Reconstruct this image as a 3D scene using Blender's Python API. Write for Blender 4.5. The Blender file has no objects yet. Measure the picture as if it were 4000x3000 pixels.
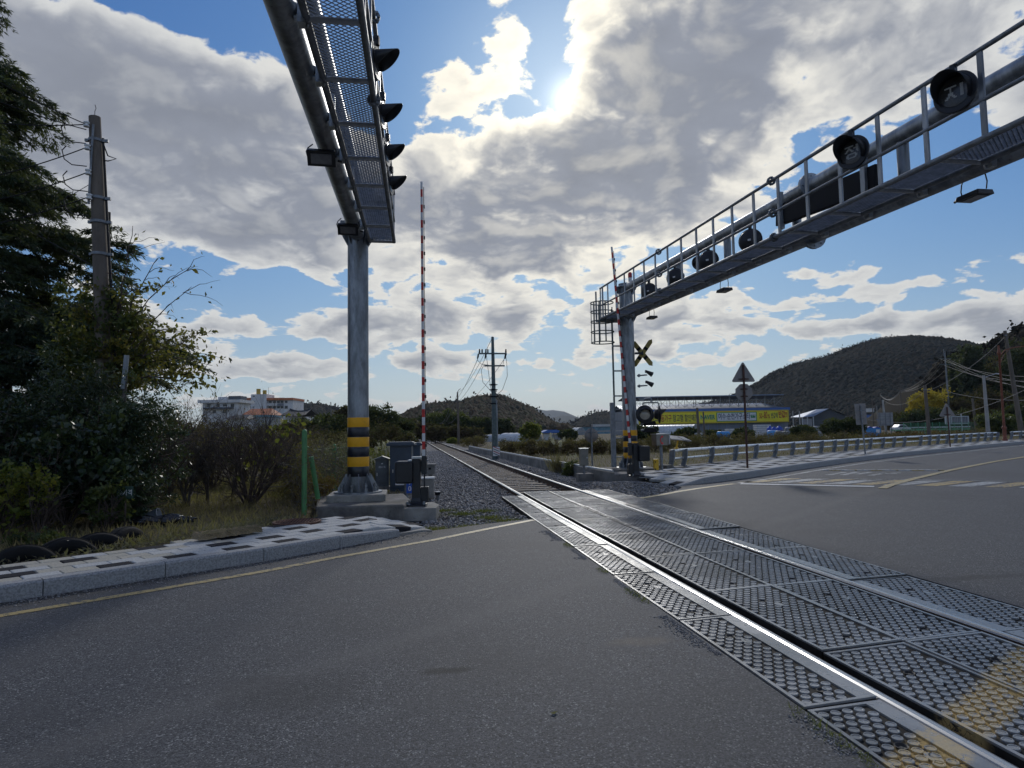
import bpy, bmesh, math, random
import numpy as np
from mathutils import Vector, Matrix, noise as mnoise

R = math.radians
rnd = random.Random(7)
nr = np.random.RandomState(7)
sc = bpy.context.scene
C = sc.collection

# ---------------------------------------------------------------- camera
F, HC, ROLL, YAW, H = 2600.0, 1682.0, R(1.0), R(-8.8), 1.375
PITCH = math.atan((HC - 1500) / F)


def ray(x, y):
    """direction in the world of a photograph point (4000 x 3000); the track runs along +Y"""
    u, v = x - 2000, -(y - 1500)
    c, s = math.cos(ROLL), math.sin(ROLL)
    u2, v2 = u * c + v * s, -u * s + v * c
    c, s = math.cos(PITCH), math.sin(PITCH)
    a = (u2, F * c - v2 * s, F * s + v2 * c)
    c, s = math.cos(YAW), math.sin(YAW)
    return Vector((a[0] * c - a[1] * s, a[0] * s + a[1] * c, a[2])), a[1]


def G(x, y, z=0.0):
    d, _ = ray(x, y)
    return Vector((0, 0, H)) + d * ((z - H) / d.z)


def D(x, y, dist):
    d, f = ray(x, y)
    return Vector((0, 0, H)) + d * (dist / f)


cam_d = bpy.data.cameras.new('camera')
cam = bpy.data.objects.new('camera', cam_d)
C.objects.link(cam)
fwd = ray(2000, 1500)[0].normalized()
rgt = (ray(2100, 1500)[0] - ray(2000, 1500)[0]).normalized()
upv = rgt.cross(fwd).normalized()
cam.matrix_world = Matrix((
    (rgt.x, upv.x, -fwd.x, 0), (rgt.y, upv.y, -fwd.y, 0), (rgt.z, upv.z, -fwd.z, H), (0, 0, 0, 1)))
cam_d.sensor_width = 36
cam_d.lens = F / 4000 * 36
cam_d.clip_start = 0.05
cam_d.clip_end = 20000
sc.camera = cam

# ---------------------------------------------------------------- exposure
sc.view_settings.view_transform = 'Standard'
sc.view_settings.look = 'None'
sc.view_settings.gamma = 1
sc.view_settings.use_curve_mapping = False
sc.view_settings.exposure = 0.0

# ---------------------------------------------------------------- sun and sky
sd = ray(2240, 395)[0].normalized()
SUN_EL = math.asin(sd.z)
SUN_AZ = math.atan2(sd.x, sd.y)
sun_d = bpy.data.lights.new('sun', 'SUN')
sun_d.energy = 1.3
sun_d.angle = R(5)
sun_d.color = (1.0, 0.97, 0.92)
sun = bpy.data.objects.new('sun', sun_d)
C.objects.link(sun)
sun.rotation_euler = (-sd).to_track_quat('-Z', 'Y').to_euler()

world = bpy.data.worlds.new('World')
sc.world = world
world.use_nodes = True
nt = world.node_tree
nt.nodes.clear()


class NG:
    """small helper to chain shader nodes"""
    def __init__(s, nt):
        s.nt = nt

    def n(s, t, **kw):
        nd = s.nt.nodes.new(t)
        for k, v in kw.items():
            setattr(nd, k, v)
        return nd

    def put(s, sock, v):
        if isinstance(v, bpy.types.NodeSocket):
            s.nt.links.new(v, sock)
        elif v is not None:
            sock.default_value = v

    def m(s, op, a, b=None, c=None, clamp=False):
        nd = s.n('ShaderNodeMath', operation=op, use_clamp=clamp)
        for i, v in enumerate((a, b, c)):
            s.put(nd.inputs[i], v)
        return nd.outputs[0]

    def v(s, op, a, b=None, scale=None):
        nd = s.n('ShaderNodeVectorMath', operation=op)
        s.put(nd.inputs[0], a)
        s.put(nd.inputs[1], b)
        if scale is not None:
            s.put(nd.inputs['Scale'], scale)
        return nd.outputs['Value'] if op in ('DOT_PRODUCT', 'LENGTH', 'DISTANCE') else nd.outputs[0]

    def mix(s, f, a, b, mode='MIX'):
        nd = s.n('ShaderNodeMix', data_type='RGBA', blend_type=mode)
        s.put(nd.inputs['Factor'], f)
        s.put(nd.inputs[6], a if isinstance(a, bpy.types.NodeSocket) else (*a[:3], 1))
        s.put(nd.inputs[7], b if isinstance(b, bpy.types.NodeSocket) else (*b[:3], 1))
        return nd.outputs[2]

    def smooth(s, x, lo, hi, a=0.0, b=1.0):
        nd = s.n('ShaderNodeMapRange', interpolation_type='SMOOTHSTEP')
        s.put(nd.inputs[0], x)
        for i, v in enumerate((lo, hi, a, b)):
            nd.inputs[1 + i].default_value = v
        return nd.outputs[0]

    def noise(s, vec, scale, detail=5, rough=0.5, dist=0.0, lac=2.0, color=False):
        nd = s.n('ShaderNodeTexNoise')
        s.put(nd.inputs['Vector'], vec)
        nd.inputs['Scale'].default_value = scale
        nd.inputs['Detail'].default_value = detail
        nd.inputs['Roughness'].default_value = rough
        nd.inputs['Lacunarity'].default_value = lac
        nd.inputs['Distortion'].default_value = dist
        return nd.outputs['Color' if color else 'Fac']

    def vor(s, vec, scale, feature='F1', out='Distance', rand=1.0):
        nd = s.n('ShaderNodeTexVoronoi', feature=feature)
        s.put(nd.inputs['Vector'], vec)
        nd.inputs['Scale'].default_value = scale
        nd.inputs['Randomness'].default_value = rand
        return nd.outputs[out]


g = NG(nt)
tc = g.n('ShaderNodeTexCoord')
dirv = g.v('NORMALIZE', tc.outputs['Generated'])
sep = g.n('ShaderNodeSeparateXYZ')
nt.links.new(dirv, sep.inputs[0])
dx, dy, dz = sep.outputs
zc = g.m('MAXIMUM', dz, 0.0)
az = g.m('ARCTAN2', dx, dy)
el = g.m('ARCSINE', dz)
azel = g.n('ShaderNodeCombineXYZ')
nt.links.new(az, azel.inputs[0])
nt.links.new(el, azel.inputs[1])
azel = azel.outputs[0]
# clouds lie on a deck above the land: the pattern closes up towards the horizon
den = g.m('ADD', zc, 0.30)
cp = g.n('ShaderNodeCombineXYZ')
nt.links.new(g.m('DIVIDE', dx, den), cp.inputs[0])
nt.links.new(g.m('DIVIDE', dy, den), cp.inputs[1])
cp = cp.outputs[0]
# banks and gaps of cloud: azimuth/elevation centre, radii, amount (written from the photograph)
BANKS = [
    (2800, 330, 560, 330, .46), (2450, 760, 480, 230, .30), (1850, 850, 480, 200, .30), (900, 620, 600, 270, .42),
    (350, 420, 480, 260, .34), (1250, 1000, 420, 130, .22), (3700, 60, 420, 160, .22), (500, 230, 500, 130, .22),
    (1080, 1250, 420, 55, .30), (1200, 1440, 420, 38, .22), (3640, 1090, 420, 90, .38), (3080, 1090, 190, 45, .26),
    (2150, 1220, 420, 60, .30), (1900, 1420, 520, 38, .20), (2760, 1290, 320, 50, .28), (3850, 1290, 330, 60, .26),
    (3350, 450, 300, 200, .10), (2350, 330, 160, 260, .06), (2000, 330, 170, 160, .14), (2600, 1400, 500, 30, .14), (3300, 1280, 160, 30, .2), (1650, 1260, 300, 40, .18),
    (1480, 200, 260, 230, -.55), (1980, 440, 120, 70, -.22), (1880, 300, 170, 120, .17), (2210, 360, 90, 120, -.20), (3600, 480, 200, 120, -.16), (420, 130, 300, 60, -.12), (2330, 560, 200, 70, .1), (620, 30, 430, 80, -.50), (3250, 970, 520, 140, -.50),
    (3550, 640, 220, 100, -.25), (820, 1120, 460, 95, -.45), (3850, 860, 260, 110, -.25), (3060, 620, 120, 80, -.16),
    (2700, 1480, 900, 60, -.22), (3400, 1200, 260, 60, -.3), (1100, 1160, 260, 40, -.25), (1700, 1130, 300, 40, -.1), (3150, 330, 90, 60, -.1),
    (600, 1350, 220, 60, .2), (4300, 500, 500, 500, .12), (-400, 800, 500, 500, .18)]
bank = None
for (bx, by, rx, ry, wgt) in BANKS:
    d0 = ray(bx, by)[0].normalized()
    a0, e0 = math.atan2(d0.x, d0.y), math.asin(d0.z)
    df = g.v('SUBTRACT', azel, (a0, e0, 0))
    df = g.v('MULTIPLY', df, (F / rx, F / ry, 0))
    r2 = g.v('DOT_PRODUCT', df, df)
    e = g.m('MULTIPLY', g.m('EXPONENT', g.m('MULTIPLY', r2, -0.6)), wgt)
    bank = e if bank is None else g.m('ADD', bank, e)


def cloud_density(p):
    w = g.v('SUBTRACT', g.noise(p, 4.0, 3, .5, color=True), (.5, .5, .5))
    p2 = g.v('ADD', p, g.v('SCALE', w, scale=.12))
    big = g.noise(p2, 3.2, 2, .5)
    mid = g.noise(p2, 7.0, 10, .57)
    vd = g.m('SUBTRACT', .5, g.vor(p2, 16.0))
    a = g.m('MULTIPLY_ADD', g.m('SUBTRACT', big, .5), 1.1, g.m('MULTIPLY', g.m('SUBTRACT', mid, .5), 1.5))
    soft = g.m('MULTIPLY_ADD', g.m('SUBTRACT', big, .5), 1.1, g.m('MULTIPLY', g.m('SUBTRACT', g.noise(p2, 7.0, 3, .45), .5), 1.3))
    return g.m('MULTIPLY_ADD', vd, .16, a), soft


dens0, soft0 = cloud_density(cp)
sp = Vector((sd.x / (sd.z + .30), sd.y / (sd.z + .30), 0))
tos = g.v('NORMALIZE', g.v('SUBTRACT', tuple(sp), cp))
dens1, soft1 = cloud_density(g.v('ADD', cp, g.v('SCALE', tos, scale=.045)))
lowband = g.m('MULTIPLY', g.smooth(el, .03, .10), g.smooth(el, .30, .17))
bank = g.m('ADD', bank, g.m('MULTIPLY', lowband, .03))
dns = g.m('ADD', g.m('ADD', dens0, bank), -.03)
dnt = g.m('ADD', g.m('MULTIPLY_ADD', dens0, .8, g.m('MULTIPLY', soft0, .2)), g.m('SUBTRACT', bank, .03))
alpha = g.smooth(dns, .03, .12)
thick = g.smooth(dnt, .10, .50)
facing = g.m('ADD', g.m('MULTIPLY', g.m('SUBTRACT', dens0, dens1), .8), g.m('MULTIPLY', g.m('SUBTRACT', soft0, soft1), .3))                   # thins towards the sun: lit edge
lit = g.smooth(facing, -.05, .34)
cosang = g.v('DOT_PRODUCT', dirv, tuple(sd))
glow1 = g.m('POWER', g.m('MAXIMUM', cosang, 0), 10)
glow2 = g.m('POWER', g.m('MAXIMUM', cosang, 0), 90)
glow3 = g.m('POWER', g.m('MAXIMUM', cosang, 0), 2600)
sky = g.n('ShaderNodeTexSky', sky_type='NISHITA')
sky.sun_disc = False
sky.sun_elevation = SUN_EL
sky.sun_rotation = SUN_AZ
sky.air_density = 1.2
sky.dust_density = .6
sky.ozone_density = 2.5
skyc = g.v('MULTIPLY', sky.outputs[0], (.031, .062, .128))
skyc = g.v('DIVIDE', skyc, g.v('ADD', g.v('SCALE', skyc, scale=.75), (1, 1, 1)))
# far side of the deck, seen away from the sun, is lit from the front
back = g.smooth(cosang, .55, -.6)
core = g.mix(g.smooth(dnt, .3, .95), (.265, .29, .355), (.16, .18, .225))
core = g.mix(g.noise(cp, 2.2, 5, .55), core, (.31, .335, .395))
edge = g.mix(g.m('POWER', g.m('MAXIMUM', cosang, 0), 22), (.68, .69, .69), (1.12, 1.05, .88))
inner = g.m('MULTIPLY', lit, g.smooth(dns, .9, .2, .45, 1.0))
shade = g.mix(inner, core, g.mix(.62, core, edge))
cloud = g.mix(thick, edge, shade)
cloud = g.mix(g.m('MULTIPLY', back, .8), cloud, (.74, .76, .80))
cloud = g.v('ADD', cloud, g.v('SCALE', (1.0, .93, .72), scale=g.m('MULTIPLY', glow2, g.m('SUBTRACT', .38, g.m('MULTIPLY', thick, .32)))))
# pale warm air low over the land
low = g.m('EXPONENT', g.m('MULTIPLY', zc, -11))
lowc = g.mix(g.m('POWER', g.m('MAXIMUM', cosang, 0), 3), (.68, .74, .74), (1.0, .95, .76))
skyc = g.mix(g.m('MULTIPLY', low, .8), skyc, lowc)
cloud = g.mix(g.m('MULTIPLY', low, .35), cloud, lowc)
skyc = g.v('ADD', skyc, g.v('SCALE', (1.0, .95, .8), scale=g.m('ADD', g.m('MULTIPLY', glow2, .26), g.m('MULTIPLY', glow3, 1.0))))
allc = g.mix(alpha, skyc, cloud)
allc = g.mix(g.smooth(dz, .0, -.03), allc, (.12, .13, .13))
bg = g.n('ShaderNodeBackground')
nt.links.new(allc, bg.inputs[0])
bg.inputs[1].default_value = 1.0
out = g.n('ShaderNodeOutputWorld')
nt.links.new(bg.outputs[0], out.inputs[0])
world.cycles.sampling_method = 'MANUAL'
world.cycles.sample_map_resolution = 1024
sc.cycles.max_bounces = 6
sc.cycles.diffuse_bounces = 3
sc.cycles.glossy_bounces = 3
sc.cycles.transparent_max_bounces = 8
sc.cycles.use_adaptive_sampling = True
sc.cycles.adaptive_threshold = 0.02
# ---------------------------------------------------------------- materials
MATS = {}


def new_mat(name):
    m = bpy.data.materials.new(name)
    m.use_nodes = True
    t = m.node_tree
    b = t.nodes['Principled BSDF']
    MATS[name] = m
    return m, NG(t), b


def hexc(c):
    return (*c, 1) if len(c) == 3 else c


def mat(name, col, rough=.6, metal=0.0, var=.25, scale=4.0, detail=6, bump=0.0, bscale=None, dirt=None, spec=.5, col2=None,
        emis=None, coords='Object', stretch=(1, 1, 1)):
    """plain worn surface: colour varied by noise, optional second colour in patches, optional relief"""
    m, q, b = new_mat(name)
    co = q.n('ShaderNodeTexCoord').outputs[coords]
    co = q.v('MULTIPLY', co, stretch)
    n1 = q.noise(co, scale, detail, .6)
    lo = tuple(max(0, c * (1 - var)) for c in col)
    hi = tuple(min(1, c * (1 + var)) for c in col)
    c = q.mix(q.smooth(n1, .3, .7), lo, hi)
    if col2 is not None:
        n2 = q.noise(co, scale * .37, 6, .65)
        c = q.mix(q.smooth(n2, .48, .66), c, col2)
    if dirt is not None:
        n3 = q.noise(co, scale * 2.3, 8, .7)
        c = q.mix(q.smooth(n3, .55, .75), c, dirt)
    q.nt.links.new(c, b.inputs['Base Color'])
    q.put(b.inputs['Roughness'], q.m('MULTIPLY_ADD', q.m('SUBTRACT', n1, .5), .25, rough, clamp=True))
    b.inputs['Metallic'].default_value = metal
    b.inputs['Specular IOR Level'].default_value = spec
    if bump:
        bn = q.n('ShaderNodeBump')
        bn.inputs['Strength'].default_value = 1
        bn.inputs['Distance'].default_value = bump
        q.put(bn.inputs['Height'], q.noise(co, bscale or scale * 6, 4, .6))
        q.nt.links.new(bn.outputs[0], b.inputs['Normal'])
    if emis:
        b.inputs['Emission Color'].default_value = hexc(emis[0])
        b.inputs['Emission Strength'].default_value = emis[1]
    return m


def leaf_mat(name, cols, rough=.5, trans=.35, spec=.4):
    """foliage: the colour of each leaf comes from its own 'v' value"""
    m, q, b = new_mat(name)
    at = q.n('ShaderNodeAttribute', attribute_name='v')
    rp = q.n('ShaderNodeValToRGB')
    q.nt.links.new(at.outputs['Fac'], rp.inputs[0])
    els = rp.color_ramp.elements
    while len(els) < len(cols):
        els.new(.5)
    for i, c in enumerate(cols):
        els[i].position = i / (len(cols) - 1)
        els[i].color = (*c, 1)
    q.nt.links.new(rp.outputs[0], b.inputs['Base Color'])
    b.inputs['Roughness'].default_value = rough
    b.inputs['Specular IOR Level'].default_value = spec
    tr = q.n('ShaderNodeBsdfTranslucent')
    q.nt.links.new(q.mix(.5, rp.outputs[0], (.30, .34, .06)), tr.inputs[0])
    mx = q.n('ShaderNodeMixShader')
    mx.inputs[0].default_value = trans
    q.nt.links.new(b.outputs[0], mx.inputs[1])
    q.nt.links.new(tr.outputs[0], mx.inputs[2])
    q.nt.links.new(mx.outputs[0], q.nt.nodes['Material Output'].inputs['Surface'])
    return m


# ---------------------------------------------------------------- mesh helpers
class MB:
    def __init__(s):
        s.v, s.f, s.mi, s.sm = [], [], [], []
        s.cur = 0
        s.smooth = False

    def mat(s, i, smooth=None):
        s.cur = i
        if smooth is not None:
            s.smooth = smooth
        return s

    def add(s, vs, fs, smooth=None):
        o = len(s.v)
        s.v += [tuple(p) for p in vs]
        for f in fs:
            s.f.append(tuple(i + o for i in f))
            s.mi.append(s.cur)
            s.sm.append(s.smooth if smooth is None else smooth)
        return s

    def box(s, c, size, rz=0.0, M=None, taper=1.0):
        x, y, z = (d / 2 for d in size)
        vs = [Vector((sx * x * (taper if sz > 0 else 1), sy * y * (taper if sz > 0 else 1), sz * z))
              for sz in (-1, 1) for sy in (-1, 1) for sx in (-1, 1)]
        Mt = Matrix.Translation(c) @ (M if M is not None else Matrix.Rotation(rz, 4, 'Z'))
        return s.add([Mt @ v for v in vs], [(0, 2, 3, 1), (4, 5, 7, 6), (0, 1, 5, 4), (2, 6, 7, 3), (0, 4, 6, 2), (1, 3, 7, 5)], False)

    def cyl(s, p0, p1, r0, r1=None, n=12, caps=True, smooth=True):
        p0, p1 = Vector(p0), Vector(p1)
        r1 = r0 if r1 is None else r1
        ax = (p1 - p0)
        if ax.length < 1e-7:
            return s
        q = ax.to_track_quat('Z', 'Y')
        vs = []
        for p, r in ((p0, r0), (p1, r1)):
            for k in range(n):
                a = 2 * math.pi * k / n
                vs.append(p + q @ Vector((r * math.cos(a), r * math.sin(a), 0)))
        s.add(vs, [(k, (k + 1) % n, n + (k + 1) % n, n + k) for k in range(n)], smooth)
        if caps:
            s.add(vs[:n], [tuple(range(n - 1, -1, -1))], False)
            s.add(vs[n:], [tuple(range(n))], False)
        return s

    def tube(s, pts, r, n=6, r1=None, caps=True, smooth=True):
        pts = [Vector(p) for p in pts]
        m = len(pts)
        vs = []
        up = None
        for i, p in enumerate(pts):
            t = (pts[min(i + 1, m - 1)] - pts[max(i - 1, 0)])
            if t.length < 1e-9:
                t = Vector((0, 0, 1))
            t.normalize()
            if up is None:
                up = Vector((0, 0, 1)) if abs(t.z) < .9 else Vector((1, 0, 0))
            a = t.cross(up).normalized()
            b = a.cross(t).normalized()
            up = b
            rr = r if r1 is None else r + (r1 - r) * i / (m - 1)
            for k in range(n):
                w = 2 * math.pi * k / n
                vs.append(p + a * (rr * math.cos(w)) + b * (rr * math.sin(w)))
        fs = [(i * n + k, i * n + (k + 1) % n, (i + 1) * n + (k + 1) % n, (i + 1) * n + k) for i in range(m - 1) for k in range(n)]
        s.add(vs, fs, smooth)
        if caps:
            s.add(vs[:n], [tuple(range(n - 1, -1, -1))], False)
            s.add(vs[-n:], [tuple(range(n))], False)
        return s

    def lathe(s, prof, c=(0, 0, 0), n=16, M=None, smooth=True, cap=True):
        """prof: list of (radius, z)"""
        Mt = Matrix.Translation(c) @ (M if M is not None else Matrix())
        vs = [Mt @ Vector((r * math.cos(2 * math.pi * k / n), r * math.sin(2 * math.pi * k / n), z)) for r, z in prof for k in range(n)]
        m = len(prof)
        s.add(vs, [(i * n + k, i * n + (k + 1) % n, (i + 1) * n + (k + 1) % n, (i + 1) * n + k) for i in range(m - 1) for k in range(n)], smooth)
        if cap:
            s.add(vs[:n], [tuple(range(n - 1, -1, -1))], False)
            s.add(vs[-n:], [tuple(range(n))], False)
        return s

    def prism(s, poly, z0, z1, M=None):
        """poly: list of (x, y), counter-clockwise, extruded in z"""
        Mt = M if M is not None else Matrix()
        n = len(poly)
        vs = [Mt @ Vector((x, y, z0)) for x, y in poly] + [Mt @ Vector((x, y, z1)) for x, y in poly]
        return s.add(vs, [tuple(range(n - 1, -1, -1)), tuple(range(n, 2 * n))] + [(k, (k + 1) % n, n + (k + 1) % n, n + k) for k in range(n)], False)

    def mesh(s, name, mats, off=None):
        me = bpy.data.meshes.new(name)
        vs = s.v if off is None else [(a - off[0], b - off[1], c - off[2]) for a, b, c in s.v]
        me.from_pydata(vs, [], s.f)
        for m in mats:
            me.materials.append(MATS[m] if isinstance(m, str) else m)
        me.polygons.foreach_set('material_index', s.mi)
        me.polygons.foreach_set('use_smooth', s.sm)
        me.update()
        return me

    def build(s, name, mats, parent=None, world=False, bev=0.0, loc=None, **tags):
        if isinstance(mats, str) or not isinstance(mats, (list, tuple)):
            mats = [mats]
        off = None
        if world and parent is not None:
            off = wloc(parent)
        me = s.mesh(name, mats, off)
        return link(name, me, parent, bev=bev, loc=loc, **tags)


def wloc(o):
    v = Vector((0, 0, 0))
    while o is not None:
        v += o.location
        o = o.parent
    return v


def tag(o, label=None, cat=None, group=None, kind=None):
    if label:
        o['label'] = label
    if cat:
        o['category'] = cat
    if group:
        o['group'] = group
    if kind:
        o['kind'] = kind
    return o


def link(name, me, parent=None, bev=0.0, loc=None, label=None, cat=None, group=None, kind=None):
    o = bpy.data.objects.new(name, me)
    C.objects.link(o)
    if parent is not None:
        o.parent = parent
    if loc is not None:
        o.location = loc
    if bev:
        b = o.modifiers.new('bevel', 'BEVEL')
        b.width = bev
        b.segments = 2
        b.limit_method = 'ANGLE'
        b.angle_limit = R(50)
    return tag(o, label, cat, group, kind)


def thing(name, label, cat, loc=(0, 0, 0), rz=0.0, group=None, kind=None):
    o = bpy.data.objects.new(name, None)
    o.empty_display_size = .2
    C.objects.link(o)
    o.location = loc
    o.rotation_euler = (0, 0, rz)
    return tag(o, label, cat, group, kind)


def dup(root, loc, rz=0.0, label=None, scale=None):
    r = root.copy()
    C.objects.link(r)
    r.location = loc
    r.rotation_euler = (0, 0, rz)
    if scale:
        r.scale = (scale,) * 3 if not isinstance(scale, tuple) else scale
    if label:
        r['label'] = label
    for ch in KIDS.get(root.name, None) or [c for c in bpy.data.objects if c.parent == root]:
        c = ch.copy()
        C.objects.link(c)
        c.parent = r
        for gc in [x for x in ch.children]:
            d = gc.copy()
            C.objects.link(d)
            d.parent = c
    return r


KIDS = {}


def np_mesh(name, verts, faces, matname, attr=None, smooth=False):
    """verts (n,3), faces (m,k) arrays -> mesh quickly; attr: per-vertex 'v' value"""
    me = bpy.data.meshes.new(name)
    n, (m, k) = len(verts), faces.shape
    me.vertices.add(n)
    me.vertices.foreach_set('co', np.ascontiguousarray(verts, dtype=np.float32).ravel())
    me.loops.add(m * k)
    me.loops.foreach_set('vertex_index', np.ascontiguousarray(faces, dtype=np.int32).ravel())
    me.polygons.add(m)
    me.polygons.foreach_set('loop_start', np.arange(0, m * k, k, dtype=np.int32))
    me.polygons.foreach_set('loop_total', np.full(m, k, dtype=np.int32))
    if smooth:
        me.polygons.foreach_set('use_smooth', np.ones(m, dtype=bool))
    if attr is not None:
        a = me.attributes.new('v', 'FLOAT', 'POINT')
        a.data.foreach_set('value', np.ascontiguousarray(attr, dtype=np.float32))
    me.update()
    me.validate()
    me.materials.append(MATS[matname])
    return me


def leaves(pts, size, aspect=.5, matname='leaf_dark', dirs=None, spread=1.0, rs=nr, jit=.35, vals=None, fold=.25, up=0.0):
    """leaf-shaped folded quads at pts; dirs: preferred long-axis directions"""
    n = len(pts)
    d = rs.normal(size=(n, 3))
    if dirs is not None:
        d = dirs + d * spread
    d[:, 2] += up
    d /= np.linalg.norm(d, axis=1)[:, None] + 1e-9
    o = rs.normal(size=(n, 3))
    s = np.cross(d, o)
    s /= np.linalg.norm(s, axis=1)[:, None] + 1e-9
    nn = np.cross(d, s)
    L = (size * (1 + jit * rs.uniform(-1, 1, n)))[:, None]
    W = L * aspect * .5
    p0 = pts
    p1 = pts + d * L * .45 + s * W + nn * W * fold
    p2 = pts + d * L
    p3 = pts + d * L * .45 - s * W + nn * W * fold
    V = np.stack([p0, p1, p2, p3], 1).reshape(-1, 3)
    b = np.arange(n)[:, None] * 4
    Fc = np.concatenate([b + np.array([[0, 1, 2]]), b + np.array([[0, 2, 3]])], 1).reshape(-1, 3)
    v = rs.uniform(0, 1, n) if vals is None else np.clip(vals, 0, 1)
    return V, Fc, np.repeat(v, 4), matname


def leaf_obj(name, data, parent=None, world=False, **tags):
    V, Fc, v, m = data
    if world and parent is not None:
        V = V - np.array(wloc(parent))[None]
    return link(name, np_mesh(name, V, Fc, m, v), parent, **tags)


def cat_leaves(a, b):
    return np.concatenate([a[0], b[0]]), np.concatenate([a[1], b[1] + len(a[0])]), np.concatenate([a[2], b[2]]), a[3]


def clumps(center, radii, nclump, per, rs=nr, cr=.22, surf=.6, flat=None):
    """points in uneven clumps through an ellipsoid; returns points and a value per point (light and dark clumps)"""
    u = rs.normal(size=(nclump, 3))
    u /= np.linalg.norm(u, axis=1)[:, None]
    rr = (surf + (1 - surf) * rs.uniform(0, 1, nclump)) ** .8
    rr *= 1 + .22 * rs.normal(size=nclump)
    c = u * rr[:, None] * np.array(radii) + np.array(center)
    if flat is not None:
        c[:, 2] = np.maximum(c[:, 2], flat)
    rad = cr * np.mean(radii) * rs.uniform(.5, 1.5, nclump)
    p = np.repeat(c, per, 0) + rs.normal(size=(nclump * per, 3)) * np.repeat(rad, per)[:, None] * np.array([1, 1, .75]) * .6
    v = np.repeat(rs.uniform(.1, .9, nclump), per) + rs.normal(size=nclump * per) * .14
    if flat is not None:
        p[:, 2] = np.maximum(p[:, 2], flat - .02)
    return p, v


def twigs(base, height, spread, n_main, rs, depth=3, r0=.02, lean=(0, 0), curve=.25, kids=3):
    """bare branching shrub as tapering three-sided tubes"""
    mb = MB()
    tips = []

    def grow(p, d, L, r, lev):
        pts = [p]
        k = 3 if lev < depth else 2
        for i in range(k):
            d = (d + Vector(rs.normal(size=3)) * curve * .45 + Vector((0, 0, .06))).normalized()
            pts.append(pts[-1] + d * (L / k))
        mb.tube(pts, r, 4 if lev == 0 else 3, r1=r * .45, caps=False)
        if lev >= depth:
            tips.append(pts[-1])
            return
        for _ in range(kids + (rs.rand() < .5)):
            t = rs.uniform(.35, 1)
            q = pts[0].lerp(pts[-1], t) if t < .6 else pts[-1].lerp(pts[-2], rs.rand() * .8)
            dd = (d + Vector(rs.normal(size=3)) * .55).normalized()
            grow(q, dd, L * rs.uniform(.45, .75), r * .55, lev + 1)
    for _ in range(n_main):
        a = rs.uniform(0, 2 * math.pi)
        sp = spread * rs.uniform(.2, 1)
        d = Vector((math.cos(a) * sp + lean[0], math.sin(a) * sp + lean[1], 1)).normalized()
        grow(Vector(base), d, height * rs.uniform(.4, .6), r0 * rs.uniform(.7, 1.1), 0)
    return mb, tips


def text_mesh(txt, size, width=None, height=None, depth=.0, bold=0.0):
    cu = bpy.data.curves.new('t', 'FONT')
    cu.body = txt
    cu.size = size
    cu.extrude = depth
    cu.offset = bold
    cu.align_x = 'LEFT'
    o = bpy.data.objects.new('t', cu)
    C.objects.link(o)
    dg = bpy.context.evaluated_depsgraph_get()
    me = bpy.data.meshes.new_from_object(o.evaluated_get(dg))
    bpy.data.objects.remove(o)
    bpy.data.curves.remove(cu)
    n = len(me.vertices)
    co = np.zeros(n * 3, np.float32)
    me.vertices.foreach_get('co', co)
    co = co.reshape(-1, 3)
    mn, mx = co.min(0), co.max(0)
    co[:, 0] -= mn[0]
    co[:, 1] -= mn[1]
    sx = width / (mx[0] - mn[0]) if width else 1
    sy = height / (mx[1] - mn[1]) if height else sx
    co[:, 0] *= sx
    co[:, 1] *= sy
    me.vertices.foreach_set('co', co.ravel())
    me.update()
    return me


def text_obj(name, txt, matname, parent, loc, width, height, rot=(math.pi / 2, 0, 0), bold=0.0, depth=0.0):
    me = text_mesh(txt, 1, width, height, depth, bold)
    me.materials.clear()
    me.materials.append(MATS[matname])
    o = link(name, me, parent, loc=loc)
    o.rotation_euler = rot
    return o


def sag(a, b, s, n=14):
    a, b = Vector(a), Vector(b)
    return [a.lerp(b, i / n) - Vector((0, 0, s * 4 * (i / n) * (1 - i / n))) for i in range(n + 1)]


def seg_dist(px, py, pl):
    """distance from points to a polyline"""
    best = np.full(px.shape, 1e9)
    for (x0, y0), (x1, y1) in zip(pl[:-1], pl[1:]):
        dx, dy = x1 - x0, y1 - y0
        t = np.clip(((px - x0) * dx + (py - y0) * dy) / (dx * dx + dy * dy + 1e-9), 0, 1)
        best = np.minimum(best, np.hypot(px - x0 - t * dx, py - y0 - t * dy))
    return best


def inside(px, py, poly):
    r = np.zeros(np.shape(px), bool)
    n = len(poly)
    for i in range(n):
        x0, y0 = poly[i]
        x1, y1 = poly[(i + 1) % n]
        c = ((y0 > py) != (y1 > py)) & (px < (x1 - x0) * (py - y0) / (y1 - y0 + 1e-12) + x0)
        r ^= c
    return r
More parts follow.
